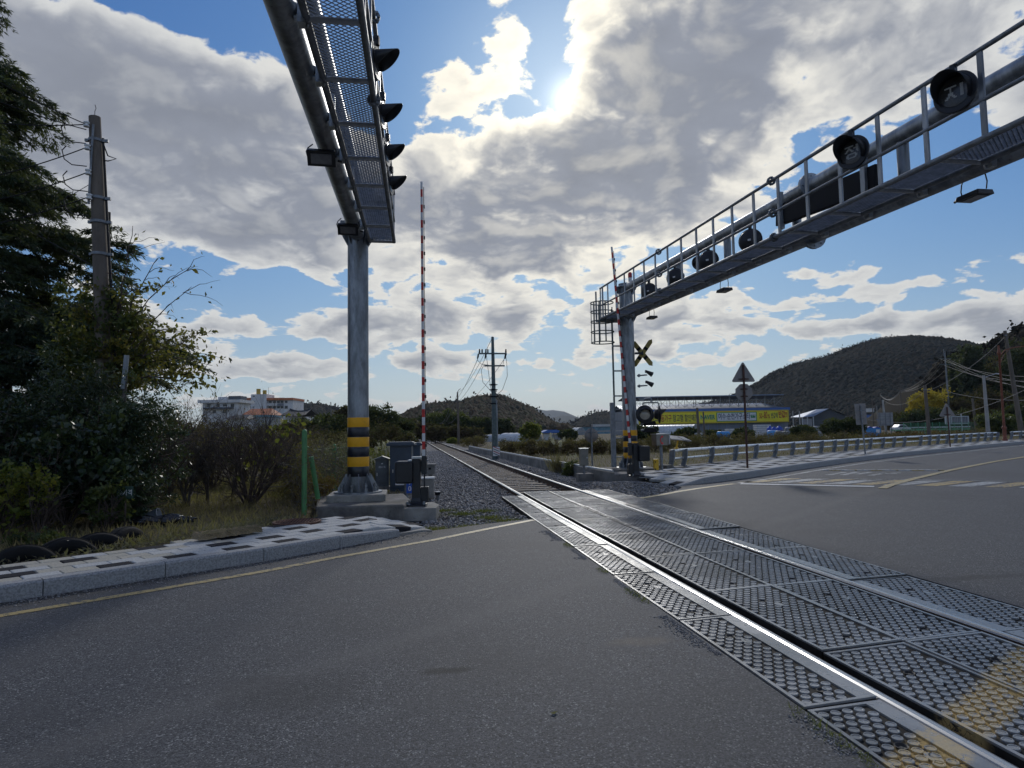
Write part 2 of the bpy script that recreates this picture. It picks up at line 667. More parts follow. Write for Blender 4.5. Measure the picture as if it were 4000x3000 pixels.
# ================================================================ materials of the place
def asphalt():
    m, q, b = new_mat('asphalt')
    co = q.n('ShaderNodeNewGeometry').outputs['Position']
    st = q.vor(co, 135, out='Color')
    sx = q.n('ShaderNodeSeparateColor')
    q.nt.links.new(st, sx.inputs[0])
    spk = q.smooth(sx.outputs[0], .0, 1.0)
    big = q.noise(co, .35, 5, .6)
    mid = q.noise(co, 2.2, 6, .65)
    fine = q.noise(co, 60, 3, .7)
    c = q.mix(spk, (.026, .027, .029), (.118, .120, .126))
    c = q.mix(q.smooth(sx.outputs[1], .90, .99), c, (.30, .30, .29))
    c = q.mix(q.m('MULTIPLY', q.smooth(mid, .35, .75), .55), c, (.075, .074, .075))
    c = q.mix(q.m('MULTIPLY', q.smooth(big, .45, .7), .5), c, (.05, .049, .048))
    # dust gathered along the kerb
    dk = q.v('DOT_PRODUCT', co, (-.645, .764, 0))
    along = q.v('DOT_PRODUCT', co, (.764, .645, 0))
    dust = q.m('MULTIPLY', q.smooth(q.m('ADD', dk, q.m('MULTIPLY', mid, .5)), 6.75, 7.3), q.smooth(along, 9.0, 6.5))
    c = q.mix(q.m('MULTIPLY', dust, .7), c, (.05, .042, .032))
    # paler wheel track and an oil stain
    wt = q.m('ABSOLUTE', q.m('SUBTRACT', dk, 3.55))
    c = q.mix(q.m('MULTIPLY', q.smooth(q.m('ADD', wt, q.m('MULTIPLY', mid, .25)), .36, .1), .35), c, (.13, .125, .12))
    # oil stain, tan scuff and a few darker repairs
    for (px, py, sx_, sy_, colr_, amt) in ((1740, 2620, .16, .07, (.016, .016, .016), .85), (2500, 2505, .22, .10, (.16, .13, .095), .5), (3750, 2260, .9, .10, (.03, .03, .03), .5), (1150, 2700, .5, .3, (.03, .03, .03), .35),
                                         (3000, 2300, .8, .25, (.10, .10, .10), .3)):
        c0 = G(px, py)
        e_ = q.v('DIVIDE', q.v('SUBTRACT', co, (c0.x, c0.y, 0)), (sx_, sy_, 1))
        e_ = q.m('ADD', q.v('LENGTH', e_), q.m('MULTIPLY', q.m('SUBTRACT', q.noise(co, 7, 5, .7), .5), 1.6))
        c = q.mix(q.m('MULTIPLY', q.smooth(e_, 1.2, .4), amt), c, colr_)
    q.nt.links.new(c, b.inputs['Base Color'])
    q.put(b.inputs['Roughness'], q.m('MULTIPLY_ADD', fine, .2, .68))
    b.inputs['Specular IOR Level'].default_value = .35
    bn = q.n('ShaderNodeBump')
    bn.inputs['Strength'].default_value = .9
    bn.inputs['Distance'].default_value = .003
    h = q.m('ADD', q.m('MULTIPLY', q.vor(co, 135), -.6), q.m('MULTIPLY', fine, .8))
    q.put(bn.inputs['Height'], h)
    q.nt.links.new(bn.outputs[0], b.inputs['Normal'])


def paint(name, col, wear=.46):
    m, q, b = new_mat(name)
    co = q.n('ShaderNodeNewGeometry').outputs['Position']
    crk = q.vor(q.v('ADD', co, q.v('SCALE', q.noise(co, 30, 3, .5, color=True), scale=.03)), 22, 'DISTANCE_TO_EDGE')
    n = q.noise(co, 14, 8, .7)
    n2 = q.noise(co, 1.3, 4, .6)
    worn = q.m('MAXIMUM', q.smooth(q.m('ADD', n, q.m('MULTIPLY', n2, .35)), wear + .17, wear + .25), q.smooth(crk, .035, .012))
    c = q.mix(worn, q.mix(n, tuple(x * .8 for x in col), col), (.065, .064, .062))
    q.nt.links.new(c, b.inputs['Base Color'])
    b.inputs['Roughness'].default_value = .55
    bn = q.n('ShaderNodeBump')
    bn.inputs['Distance'].default_value = .002
    q.put(bn.inputs['Height'], q.noise(co, 160, 3, .6))
    q.nt.links.new(bn.outputs[0], b.inputs['Normal'])


asphalt()
paint('paint_yellow', (.52, .39, .15), .53)
paint('paint_white', (.62, .62, .60), .64)
paint('paint_white_worn', (.50, .50, .48), .48)
paint('paint_yellow_worn', (.56, .37, .09), .48)


def rubber(name, lo, hi):
    m, q, b = new_mat(name)
    co = q.n('ShaderNodeNewGeometry').outputs['Position']
    n = q.noise(co, 9, 7, .65)
    nf = q.noise(co, 90, 4, .6)
    sx = q.n('ShaderNodeSeparateXYZ')
    q.nt.links.new(co, sx.inputs[0])
    nb = q.noise(co, 1.4, 6, .6)
    c = q.mix(n, lo, hi)
    c = q.mix(q.m('MULTIPLY', q.smooth(nb, .42, .62), .5), c, tuple(min(1, x * 1.7) for x in hi))
    c = q.mix(q.m('MULTIPLY', q.smooth(nb, .48, .34), .5), c, tuple(x * .6 for x in lo))
    c = q.mix(q.m('MULTIPLY', q.smooth(q.noise(co, 22, 5, .7), .58, .72), .5), c, (.10, .085, .065))
    # the sunk field between the studs gets a darker pair of tones
    # worn yellow centre line of the road, carried over the panels
    dk = q.v('DOT_PRODUCT', co, (-.527, .850, 0))
    dk = q.m('ADD', dk, q.m('MULTIPLY', q.m('SUBTRACT', n, .5), .12))
    for c0, hw, amt in ((1.06, .115, .95),):
        band = q.smooth(q.m('ABSOLUTE', q.m('SUBTRACT', dk, c0)), hw + .035, hw - .03)
        crk = q.vor(q.v('ADD', co, q.v('SCALE', q.noise(co, 20, 3, .5, color=True), scale=.05)), 26, 'DISTANCE_TO_EDGE')
        keep = q.m('MULTIPLY', q.smooth(q.noise(co, 16, 7, .7), .60, .50), q.smooth(crk, .02, .05))
        keep = q.m('MAXIMUM', keep, q.smooth(n, .55, .40))
        f = q.m('MULTIPLY', q.m('MULTIPLY', band, keep), amt)
        c = q.mix(f, c, q.mix(nf, (.42, .27, .09), (.62, .46, .20)))
    q.nt.links.new(c, b.inputs['Base Color'])
    q.put(b.inputs['Roughness'], q.m('MULTIPLY_ADD', q.m('MULTIPLY_ADD', nb, .6, q.m('MULTIPLY', n, .4)), .42, .05 if 'top' in name else .5))
    b.inputs['Specular IOR Level'].default_value = .9 if 'top' in name else .08
    bn = q.n('ShaderNodeBump')
    bn.inputs['Distance'].default_value = .0012
    q.put(bn.inputs['Height'], nf)
    q.nt.links.new(bn.outputs[0], b.inputs['Normal'])


rubber('rubber', (.012, .011, .010), (.036, .033, .029))
rubber('rubber_top', (.12, .12, .118), (.23, .228, .22))  # stud tops and rims: dust, with sky glare put into the paler colour
mat('kerb_stone', (.33, .33, .325), .8, var=.3, scale=60, detail=3, bump=.003, dirt=(.14, .13, .12), coords='Object')
mat('paver_light', (.47, .47, .45), .85, var=.22, scale=40, bump=.002, dirt=(.30, .29, .26))
mat('paver_beige', (.42, .39, .32), .85, var=.22, scale=40, bump=.002, dirt=(.26, .24, .20))
mat('paver_dark', (.030, .030, .034), .9, var=.3, scale=40, bump=.002, dirt=(.055, .052, .05), spec=.12)
mat('joint_sand', (.12, .11, .095), .95, var=.3, scale=20)
mat('concrete', (.30, .285, .255), .85, var=.28, scale=3, detail=9, bump=.004, bscale=40, dirt=(.13, .12, .10), col2=(.21, .20, .175), coords='Object')
mat('concrete_old', (.17, .16, .145), .9, var=.4, scale=3, detail=9, bump=.008, bscale=30, dirt=(.05, .048, .04), col2=(.10, .095, .08))
mat('concrete_pole', (.15, .125, .10), .85, var=.25, scale=4, detail=8, bump=.002, bscale=60, dirt=(.10, .085, .07), stretch=(1, 1, .25))
mat('stone', (.25, .245, .25), .85, var=.75, scale=3.2, detail=6, bump=.004, bscale=60, col2=(.14, .14, .15))
mat('stone_warm', (.27, .245, .21), .85, var=.6, scale=3.2, detail=6, bump=.004, bscale=60)
mat('bed', (.16, .15, .145), .95, var=.7, scale=26, detail=8, bump=.03, bscale=26, dirt=(.05, .045, .04))
mat('rail_web', (.075, .047, .032), .75, var=.4, scale=12, spec=.3, dirt=(.03, .025, .02))
mat('rail_head', (.42, .42, .43), .27, metal=1.0, var=.15, scale=6, stretch=(1, .05, 1))
mat('sleeper_wood', (.30, .24, .175), .85, var=.5, scale=14, bump=.004, stretch=(.25, 2, 1), dirt=(.06, .05, .04))
mat('rust', (.12, .055, .035), .85, var=.5, scale=20)


def soil():
    m, q, b = new_mat('soil')
    co = q.n('ShaderNodeNewGeometry').outputs['Position']
    n = q.noise(co, .25, 8, .6)
    f = q.noise(co, 9, 8, .7)
    c = q.mix(q.smooth(n, .4, .6), (.105, .082, .052), (.075, .075, .035))
    c = q.mix(q.smooth(f, .42, .62), c, (.15, .12, .075))
    c = q.mix(q.smooth(f, .62, .75), c, (.045, .05, .02))
    q.nt.links.new(c, b.inputs['Base Color'])
    b.inputs['Roughness'].default_value = .95
    b.inputs['Specular IOR Level'].default_value = .2
    bn = q.n('ShaderNodeBump')
    bn.inputs['Distance'].default_value = .04
    q.put(bn.inputs['Height'], f)
    q.nt.links.new(bn.outputs[0], b.inputs['Normal'])


soil()

# ================================================================ plan of the place (metres; +Y along the track)
KL = [(-9.5, 1.6), (-6.6, 3.95), (-4.9, 5.3), (-3.44, 6.30), (-2.95, 6.66), (-2.32, 7.14), (-1.66, 7.62), (-1.05, 8.15), (-.42, 8.78), (.18, 9.42)]
KR = [(6.28, 15.05), (6.88, 15.36), (8.6, 16.5), (11.66, 19.05), (15.7, 22.2), (20.4, 25.45), (25.5, 28.6), (31.0, 32.1), (37.6, 36.0), (55, 46), (90, 63), (160, 92)]
GR = [(7.9, 19.55), (8.57, 20.15), (10.06, 21.37), (11.47, 22.42), (12.76, 23.35), (14.1, 24.3), (15.36, 25.16), (16.55, 25.98), (18.73, 27.35), (20.86, 28.75),
      (23.41, 30.3), (25.67, 31.6), (27.47, 32.6), (29.68, 33.9), (32.1, 35.3), (34.32, 36.6), (36.66, 37.95), (38.6, 39.0)]
road_l = [(-60, -38)] + KL + [(.6, 9.65), (1.1, 9.95), (1.88, 10.32)]
road_west = road_l + [(1.88, -40), (-60, -40)]
road_e_edge = [(4.49, 12.85), (5.1, 13.35), (5.75, 14.0), (6.15, 14.6)] + KR
road_east = [(4.49, -40), (220, -40), (220, 92)] + road_e_edge[::-1]


def flat_poly(name, poly, z, mname, z2=None, **tags):
    bm = bmesh.new()
    vs = [bm.verts.new((x, y, z)) for x, y in poly]
    f = bm.faces.new(vs)
    if f.normal.z < 0:
        f.normal_flip()
    bmesh.ops.triangulate(bm, faces=[f])
    bmesh.ops.recalc_face_normals(bm, faces=bm.faces)
    for f in bm.faces:
        if f.normal.z < 0:
            f.normal_flip()
    if z2 is not None:
        es = [e for e in bm.edges if e.is_boundary]
        r = bmesh.ops.extrude_edge_only(bm, edges=es)
        for v in [v for v in r['geom'] if isinstance(v, bmesh.types.BMVert)]:
            v.co.z = z2
    me = bpy.data.meshes.new(name)
    bm.to_mesh(me)
    bm.free()
    me.materials.append(MATS[mname])
    return link(name, me, **tags)


flat_poly('road_west', road_west, 0.0, 'asphalt', -.3, kind='structure', label='dark grey asphalt road on the camera side of the level crossing')
flat_poly('road_east', road_east, 0.0, 'asphalt', -.3, kind='structure', label='dark grey asphalt road curving away beyond the crossing')

# ---- ground sheet out to the horizon
BAL = [(.35, 9.75), (1.86, 10.42), (4.6, 12.9), (5.9, 14.2), (6.2, 15.15), (5.95, 17.6), (5.5, 22), (5.3, 60), (5.3, 400), (-.2, 400), (-.2, 60), (-.1, 22), (-.2, 12), (-.2, 10.2)]


KLP = [(-7.0, 3.6)] + KL[1:] + [(.28, 9.3), (.10, 9.85), (-.11, 10.0), (-1.24, 10.0), (-1.5, 9.7), (-2.0, 9.0), (-2.6, 8.3), (-2.9, 7.85), (-3.5, 7.45), (-4.0, 7.1), (-5.6, 6.2), (-7.6, 5.0)]


def ground_z(x, y):
    x, y = np.asarray(x, float), np.asarray(y, float)
    z = np.full(x.shape, -.10)
    left = seg_dist(x, y, KL)
    z = np.where((x < 0.2) & (left < 14), z + .2 * np.clip(1.4 - left / 10, 0, 1), z)
    z = np.minimum(z, .10)
    d = seg_dist(x, y, [(2.6, 10), (2.6, 400)])
    z = z - .15 * np.clip(1 - np.abs(d - 3.6) / 1.2, 0, 1)
    far = np.hypot(x, y)
    z = z + np.where(far > 30, .12 * np.sin(x * .13 + 1) * np.sin(y * .11), 0) * np.clip((far - 30) / 30, 0, 1)
    cut = inside(x, y, road_west) | inside(x, y, road_east) | inside(x, y, BAL) | ((x > 1.7) & (x < 4.7) & (y < 14.5))
    cut |= seg_dist(x, y, road_l) < .45
    z = np.where(inside(x, y, np.array(KLP)), np.minimum(z, .06), z)
    cut |= (x > -1.45) & (x < .9) & (y > 9.0) & (y < 11.6)
    nk = (seg_dist(x, y, KR) < 4.6) & (x > 5) & (x < 60)
    z = np.where(nk, np.minimum(z, -.12), z)
    z = np.where(cut, -.34, z)
    return z


def axis(lo, hi, near, step, far):
    a = [0.0]
    s = step
    while a[-1] < hi:
        if a[-1] > near:
            s *= 1.16
        a.append(a[-1] + s)
    b = [0.0]
    s = step
    while b[-1] > lo:
        if b[-1] < -near:
            s *= 1.16
        b.append(b[-1] - s)
    return np.array(sorted(set(b + a)))


gx, gy = axis(-4200, 4600, 26, .28, 0), axis(-300, 6600, 38, .28, 0)
XX, YY = np.meshgrid(gx, gy)
ZZ = ground_z(XX, YY)
ZZ = ZZ + .02 * np.sin(XX * 3.1 + YY * 1.7) * (ZZ > -.3)
nx, ny = len(gx), len(gy)
ii = np.arange(nx * ny).reshape(ny, nx)
Fq = np.stack([ii[:-1, :-1], ii[:-1, 1:], ii[1:, 1:], ii[1:, :-1]], -1).reshape(-1, 4)
link('ground', np_mesh('ground', np.stack([XX, YY, ZZ], -1).reshape(-1, 3), Fq, 'soil', smooth=True), kind='structure', label='dry grassy farmland and verge around the crossing')

# ---- painted lines
def strip(name, pts, w, z, mname, **tags):
    pts = [Vector((*p[:2], 0)) for p in pts]
    V, Fs = [], []
    for i, p in enumerate(pts):
        t = (pts[min(i + 1, len(pts) - 1)] - pts[max(0, i - 1)]).normalized()
        nn = Vector((-t.y, t.x, 0)) * w / 2
        V += [(p.x - nn.x, p.y - nn.y, z), (p.x + nn.x, p.y + nn.y, z)]
        if i:
            k = 2 * i
            Fs.append((k - 2, k, k + 1, k - 1))
    me = bpy.data.meshes.new(name)
    me.from_pydata(V, [], Fs)
    me.materials.append(MATS[mname])
    return link(name, me, kind='structure', **tags)


strip('edge_line', [(-9.5, .95), (-6.6, 3.25), (-4.9, 4.55), (-3.15, 5.87), (-2.19, 6.58), (-1.5, 7.1), (-.85, 7.70), (-.2, 8.25), (.31, 8.67), (1.0, 9.35), (1.86, 10.16)], .105, .004, 'paint_yellow',
      label='cracked yellow edge line along the left kerb')
strip('edge_line', [(4.5, 12.72), (5.1, 13.2), (5.75, 13.8), (6.4, 14.3), (7.2, 14.85), (7.75, 15.2)], .14, .004, 'paint_yellow', label='yellow edge line beside the far ballast heap')
strip('edge_line', [(7.9, 15.3), (9.4, 16.4), (12.0, 18.55), (16.0, 21.65), (20.7, 24.85), (25.8, 28.0), (31.2, 31.4), (37.8, 35.3), (55, 45)], .13, .004, 'paint_white_worn', label='white edge line following the right kerb')
strip('stop_line', [(7.85, 15.1), (10.12, 13.42)], .32, .008, 'paint_white', label='white stop line across the far lane')
strip('centre_line', [(9.95, 12.95), (10.6, 13.55), (12.3, 14.9), (15.66, 17.4), (20, 20.4), (27, 24.8), (40, 32.0), (60, 42)], .18, .012, 'paint_yellow', label='yellow centre line curving away')
# hump with worn yellow and white bars
hd = Vector((2.27, -1.68, 0)).normalized()
hn = Vector((-hd.y, hd.x, 0))
mb = MB()
h0 = Vector((8.0, 15.5, 0))
for k in range(12):
    a = h0 + hd * (k * .62) + hn * .1
    sh = -hd * .9
    w = hd * .44
    mb.mat(k % 2)
    mb.add([(a.x, a.y, .004), ((a + w).x, (a + w).y, .004), ((a + w + hn * 1.6 - sh).x, (a + w + hn * 1.6 - sh).y, .004), ((a + hn * 1.6 - sh).x, (a + hn * 1.6 - sh).y, .004)], [(0, 1, 2, 3)])
mb.build('hump_marking', ['paint_yellow_worn', 'paint_white_worn'], kind='structure', label='worn yellow and white bars of the speed hump before the stop line')
e0 = h0 + hn * 1.85
strip('hump_edge', [tuple(e0 + hd * 2.3), tuple(e0 + hd * 9.0)], .10, .008, 'paint_white_worn', label='thin white line behind the speed hump bars')
# raised road studs and letter marks farther up the lane
mb = MB()
for k in range(17):
    p = G(3235 + k * 27, 1838 + (k % 2) * 1.2, 0)
    mb.mat(k % 3 == 1).box((p.x, p.y, .012), (.30, .10, .022), rz=-.65)
mb.build('rumble_marks', ['paint_white', 'paint_yellow'], kind='structure', label='row of short raised white blocks across the far lane')
mb = MB()
for (x0, x1, y0, y1) in ((3235, 3300, 1856, 1845), (3290, 3350, 1856, 1844), (3345, 3400, 1853, 1845), (3400, 3470, 1858, 1846), (3450, 3520, 1847, 1847.6), (3440, 3505, 1850.5, 1851)):
    a, b = G(x0, y0), G(x1, y1)
    d = (b - a).normalized()
    n_ = Vector((-d.y, d.x, 0)) * .09
    mb.add([(a - n_)[:2] + (.004,), (b - n_)[:2] + (.004,), (b + n_)[:2] + (.004,), (a + n_)[:2] + (.004,)] if False else
           [((a - n_).x, (a - n_).y, .004), ((b - n_).x, (b - n_).y, .004), ((b + n_).x, (b + n_).y, .004), ((a + n_).x, (a + n_).y, .004)], [(0, 1, 2, 3)])
mb.build('road_lettering', ['paint_white_worn'], kind='structure', label='faded white road lettering beyond the speed hump')

# ================================================================ level crossing
XL, XR = 2.355, 3.805
SK = math.tan(R(6.5))
deck = thing('crossing_deck', 'black rubber panels with round studs laid between and beside the rails', 'level crossing', (3.1, 3, 0))
trk = thing('railway_track', 'single railway track with shiny rails running straight to the hills', 'railway track', (3.1, 14, 0))


def rail_mesh(nm, y0, y1):
    prof = [(-.065, -.17), (.065, -.17), (.065, -.155), (.010, -.135), (.010, -.045), (.033, -.035), (.035, -.006), (.028, .004), (.012, .009), (-.012, .009),
            (-.028, .004), (-.035, -.006), (-.033, -.035), (-.010, -.045), (-.010, -.135), (-.065, -.155)]
    mb = MB()
    n = len(prof)
    for k in range(n):
        a, b = prof[k], prof[(k + 1) % n]
        mb.mat(1 if 6 <= k <= 10 else 0)
        mb.add([(a[0], y0, a[1]), (a[0], y1, a[1]), (b[0], y1, b[1]), (b[0], y0, b[1])], [(0, 3, 2, 1)], 6 <= k <= 10)
    return mb.mesh(nm, ['rail_web', 'rail_head'])


rm = rail_mesh('rail', -6, 420)
for x in (XL, XR):
    link('rail', rm, trk, loc=(x - 3.1, -14, 0))
# sleepers
sb = MB().box((0, 0, -.06), (2.4, .22, .12))
sme = sb.mesh('sleeper', ['sleeper_wood'])
for k in range(120):
    y = 14.35 + .6 * k
    o = link('sleeper', sme, trk, loc=(-.02 + rnd.uniform(-.04, .04), y - 14, -.128 + rnd.uniform(-.006, .006)))
    o.rotation_euler.z = rnd.uniform(-.01, .01)
cl = MB()
for k in range(60):
    y = 14.35 + .6 * k
    for x in (XL, XR):
        for s in (-1, 1):
            cl.box((x + s * .085, y, -.125), (.07, .08, .035), taper=.6)
            cl.cyl((x + s * .10, y, -.12), (x + s * .10, y, -.08), .014, n=6)
cl.build('rail_clip', ['rust'], trk, world=True, kind='stuff')


def panel_mesh(w, L, strip_l=0, strip_r=0):
    """one rubber panel, origin at its near left corner; studs in a staggered grid"""
    mb = MB()
    zb, zt = -.005, .006

    def q(x0, y0, x1, y1, z, zz=-.09):
        vs = [(x0, y0, zz), (x1, y0, zz), (x1, y1, zz), (x0, y1, zz), (x0, y0, z), (x1, y0, z), (x1, y1, z), (x0, y1, z)]
        mb.add(vs, [(4, 5, 6, 7), (0, 1, 5, 4), (1, 2, 6, 5), (2, 3, 7, 6), (3, 0, 4, 7)], False)
    e = .022
    sl, sr = max(e, strip_l), max(e, strip_r)
    q(0, 0, w, L, zb)
    z1 = zb - .002
    mb.mat(1)
    q(.0, 0, sl, L, zt, z1)
    q(w - sr, 0, w, L, zt, z1)
    q(sl, 0, w - sr, e, zt, z1)
    q(sl, L - e, w - sr, L, zt, z1)
    body = mb
    st = MB()
    px, py, r = .068, .059, .0268
    holes = [(w * .5, L * .10), (w * .42, L * .72)]
    n = 14
    j = 0
    y = e + .024
    hs = []
    while y < L - e - .025:
        x = sl + .024 + (px / 2 if j % 2 else 0)
        while x < w - sr - .026:
            if any(math.hypot(x - hx, y - hy) < .036 for hx, hy in holes):
                hs.append((x, y))
            else:
                vs, o = [], []
                for (rr, z) in ((r, zb), (r * .985, zt - .002), (r * .93, zt), (r * .72, zt), (r * .68, zt - .0022), (r * .0 + .0045, zt - .0022)):
                    vs += [(x + rr * math.cos(2 * math.pi * k / n), y + rr * math.sin(2 * math.pi * k / n), z) for k in range(n)]
                fs = [(i * n + k, i * n + (k + 1) % n, (i + 1) * n + (k + 1) % n, (i + 1) * n + k) for i in range(5) for k in range(n)]
                fs.append(tuple(5 * n + k for k in range(n)))
                st.add(vs, fs, False)
            x += px
        y += py
        j += 1
    # bolt cups
    bo = MB()
    for x, y in holes:
        bo.lathe([(.031, zt - .001), (.027, zt), (.025, zb + .001), (.001, zb + .001)], (x, y, 0), 16, cap=False)
        bo.cyl((x, y, zb), (x, y, zb + .004), .010, n=6)
    # oval maker's plate
    cx, cy = w * .5 + .02, L * .64
    m_ = [(cx + .028 * math.cos(a), cy + .048 * math.sin(a)) for a in [2 * math.pi * k / 20 for k in range(20)]]
    body.prism(m_, zb, zt)
    for mm in (body, st, bo):
        mm.v = [(x, y + x * SK, z) for x, y, z in mm.v]
    return body, st, bo


lanes = [  # x0, width, smooth strip left/right, row starts
    (1.895, .425, 0, .10, [3.10 + 1.55 * k for k in range(-3, 7)]),
    (2.475, .600, 0, 0, [3.83 + 1.55 * k for k in range(-4, 7)]),
    (3.080, .620, 0, 0, [3.90 + 1.55 * k for k in range(-4, 7)]),
    (3.845, .625, .11, 0, [3.95 + 1.55 * k for k in range(-4, 7)])]
mat('rubber_bolt', (.03, .03, .03), .6, metal=.3)
for x0, w, sl, sr, rows in lanes:
    b_, s_, h_ = panel_mesh(w, 1.528, sl, sr)
    bme, stme, hme = b_.mesh('panel', ['rubber', 'rubber_top']), s_.mesh('studs', ['rubber_top']), h_.mesh('bolt', ['rubber_bolt'])
    for y in rows:
        o = link('panel', bme, deck, loc=(x0 - 3.1, y - 3, rnd.uniform(-.006, .005)))
        o.rotation_euler = (rnd.uniform(-.006, .006), rnd.uniform(-.010, .010), rnd.uniform(-.003, .003))
        link('studs', stme, o)
        link('bolts', hme, o, kind='stuff')
flat_poly('track_bed', [(1.7, -8), (4.7, -8), (4.7, 14.9), (1.7, 13.9)], -.11, 'bed', kind='structure', label='dark bed under the rubber crossing panels')

# ================================================================ ballast
def in_bal(x, y):
    r = inside(x, y, BAL)
    r &= ~((x > 1.86) & (x < 4.5) & (y < 14.75 - (4.5 - x) * .5))
    return r


def bal_z(x, y):
    z = np.full(np.shape(x), -.085)
    z = np.where((x > 2.3) & (x < 3.87), -.168, z)
    z = np.where(x < 2.0, -.06 - .03 * np.clip((2 - x), 0, 2), z)
    z = np.where(x > 4.2, -.06 - .12 * np.clip((x - 4.6), 0, 1.2) * (y > 18), z)
    z = z + np.where((x > 4.5) & (y < 18), .13 * np.exp(-((x - 5.2) ** 2 / .7 + (y - 15.4) ** 2 / 1.6)), 0)
    z = z - .10 * np.clip((.35 - x) / .5, 0, 1) * (y > 14)
    return z


bx = np.arange(-.48, 6.4, .12)
by = np.concatenate([np.arange(9.6, 40, .12), np.arange(40, 120, .8), np.arange(120, 405, 6)])
BX, BY = np.meshgrid(bx, by)
BZ = bal_z(BX, BY) + .018 * nr.normal(size=BX.shape)
keep = in_bal(BX, BY)
iid = np.arange(BX.size).reshape(BX.shape)
kq = keep[:-1, :-1] & keep[1:, 1:] & keep[:-1, 1:] & keep[1:, :-1]
Fb = np.stack([iid[:-1, :-1], iid[:-1, 1:], iid[1:, 1:], iid[1:, :-1]], -1)[kq]
link('ballast_bed', np_mesh('ballast_bed', np.stack([BX, BY, BZ - .03], -1).reshape(-1, 3), Fb, 'bed', smooth=True), kind='structure', label='grey stone bed carrying the track')


def rocks(name, P, size, matname, rs=nr, flat=.75, **tags):
    """thousands of broken stones in one mesh"""
    n = len(P)
    base = np.array([(1, 0, 0), (-1, 0, 0), (0, 1, 0), (0, -1, 0), (0, 0, 1), (0, 0, -1)], float)
    tri = np.array([(0, 2, 4), (2, 1, 4), (1, 3, 4), (3, 0, 4), (2, 0, 5), (1, 2, 5), (3, 1, 5), (0, 3, 5)])
    V = base[None] * rs.uniform(.55, 1.25, (n, 6, 1)) + rs.normal(size=(n, 6, 3)) * .22
    q = rs.normal(size=(n, 4))
    q /= np.linalg.norm(q, axis=1)[:, None]
    w, x, y, z = q.T
    Rm = np.stack([1 - 2 * (y * y + z * z), 2 * (x * y - z * w), 2 * (x * z + y * w), 2 * (x * y + z * w), 1 - 2 * (x * x + z * z), 2 * (y * z - x * w),
                   2 * (x * z - y * w), 2 * (y * z + x * w), 1 - 2 * (x * x + y * y)], -1).reshape(n, 3, 3)
    V = np.einsum('nij,nkj->nki', Rm, V)
    V[..., 2] *= flat
    V = V * (size * rs.uniform(.5, 1.25, n))[:, None, None] + P[:, None]
    Fc = (tri[None] + (np.arange(n) * 6)[:, None, None]).reshape(-1, 3)
    return link(name, np_mesh(name, V.reshape(-1, 3), Fc, matname, np.repeat(rs.uniform(0, 1, n), 6)), **tags)


m, q_, b_ = new_mat('ballast_stone')
at = q_.n('ShaderNodeAttribute', attribute_name='v')
co = q_.n('ShaderNodeNewGeometry').outputs['Position']
c = q_.mix(at.outputs['Fac'], (.10, .10, .10), (.46, .45, .44))
c = q_.mix(q_.m('MULTIPLY', q_.noise(co, 1.2, 4, .6), .7), c, (.20, .17, .14))
c = q_.mix(q_.m('MULTIPLY', q_.noise(co, 70, 3, .7), .4), c, (.3, .3, .3))
q_.nt.links.new(c, b_.inputs['Base Color'])
b_.inputs['Roughness'].default_value = .8
n = 90000
yy = 9.6 + 42 * nr.uniform(0, 1, n) ** 1.9
xx = nr.uniform(-.35, 6.3, n)
k = in_bal(xx, yy)
# the strip by the road is thinly covered: weeds and trodden dirt
trod = (yy < 11.6) & (xx < 1.8) & (nr.uniform(0, 1, n) < .55)
k &= ~trod
xx, yy = xx[k], yy[k]
zz = bal_z(xx, yy) + nr.uniform(-.018, .022, len(xx))
onsl = (xx > 1.9) & (xx < 4.3) & (np.abs(((yy - 14.35 + .3) % .6) - .3) < .10) & (yy > 14.1) & (nr.uniform(0, 1, len(xx)) < .85)
mid = (xx > 2.25) & (xx < 3.9) & (zz > -.15)
k = ~onsl
rocks('ballast_stones', np.stack([xx, yy, zz], -1)[k], .030 + .012 * np.clip((yy[k] - 15) / 20, 0, 1.2), 'ballast_stone', kind='stuff', label='loose grey ballast stones beside and between the rails')

# ================================================================ pavements and kerbs
def arc(pl, step):
    """points each `step` metres along a polyline, with headings"""
    out, d0 = [], 0.0
    acc = 0.0
    for a, b in zip(pl[:-1], pl[1:]):
        a, b = Vector((*a, 0)), Vector((*b, 0))
        L = (b - a).length
        t = (b - a) / L
        while acc <= L:
            out.append((a + t * acc, math.atan2(t.y, t.x)))
            acc += step
        acc -= L
    return out


def poly_len(pl):
    return sum(math.hypot(b[0] - a[0], b[1] - a[1]) for a, b in zip(pl[:-1], pl[1:]))


def kerb_row(pl, zfun, parent, limit=300):
    pts = arc(pl, 1.0)
    cnt = 0
    rest = MB()
    for (p, a), (p2, _) in zip(pts[:-1], pts[1:]):
        z0, z1 = zfun(p), zfun(p2)
        t = (p2 - p).normalized()
        nn = Vector((-t.y, t.x, 0))
        L = (p2 - p).length - .006
        c = .02
        vs = []
        for (s, zt) in ((.003, z0), (L, z1)):
            o = p + t * s
            for (w, z) in ((0, -.1), (0, zt - c), (c, zt), (.16, zt), (.16, -.1)):
                vs.append(o + nn * w + Vector((0, 0, max(z, -.1))))
        m_ = MB()
        m_.add([v - p for v in vs], [(k, k + 1, k + 6, k + 5) if True else 0 for k in range(4)] + [(4, 0, 5, 9), (0, 4, 3, 2, 1), (5, 6, 7, 8, 9)])
        m_.f = [tuple(reversed(f)) for f in m_.f]
        m_.build('kerb_stone', ['kerb_stone'], parent, loc=p - parent.location)
        cnt += 1


def zL(p):
    d = (.38 - p.x) * 1.0 + (9.4 - p.y) * .1
    return .145 * min(1, max(0.08, d / .85))


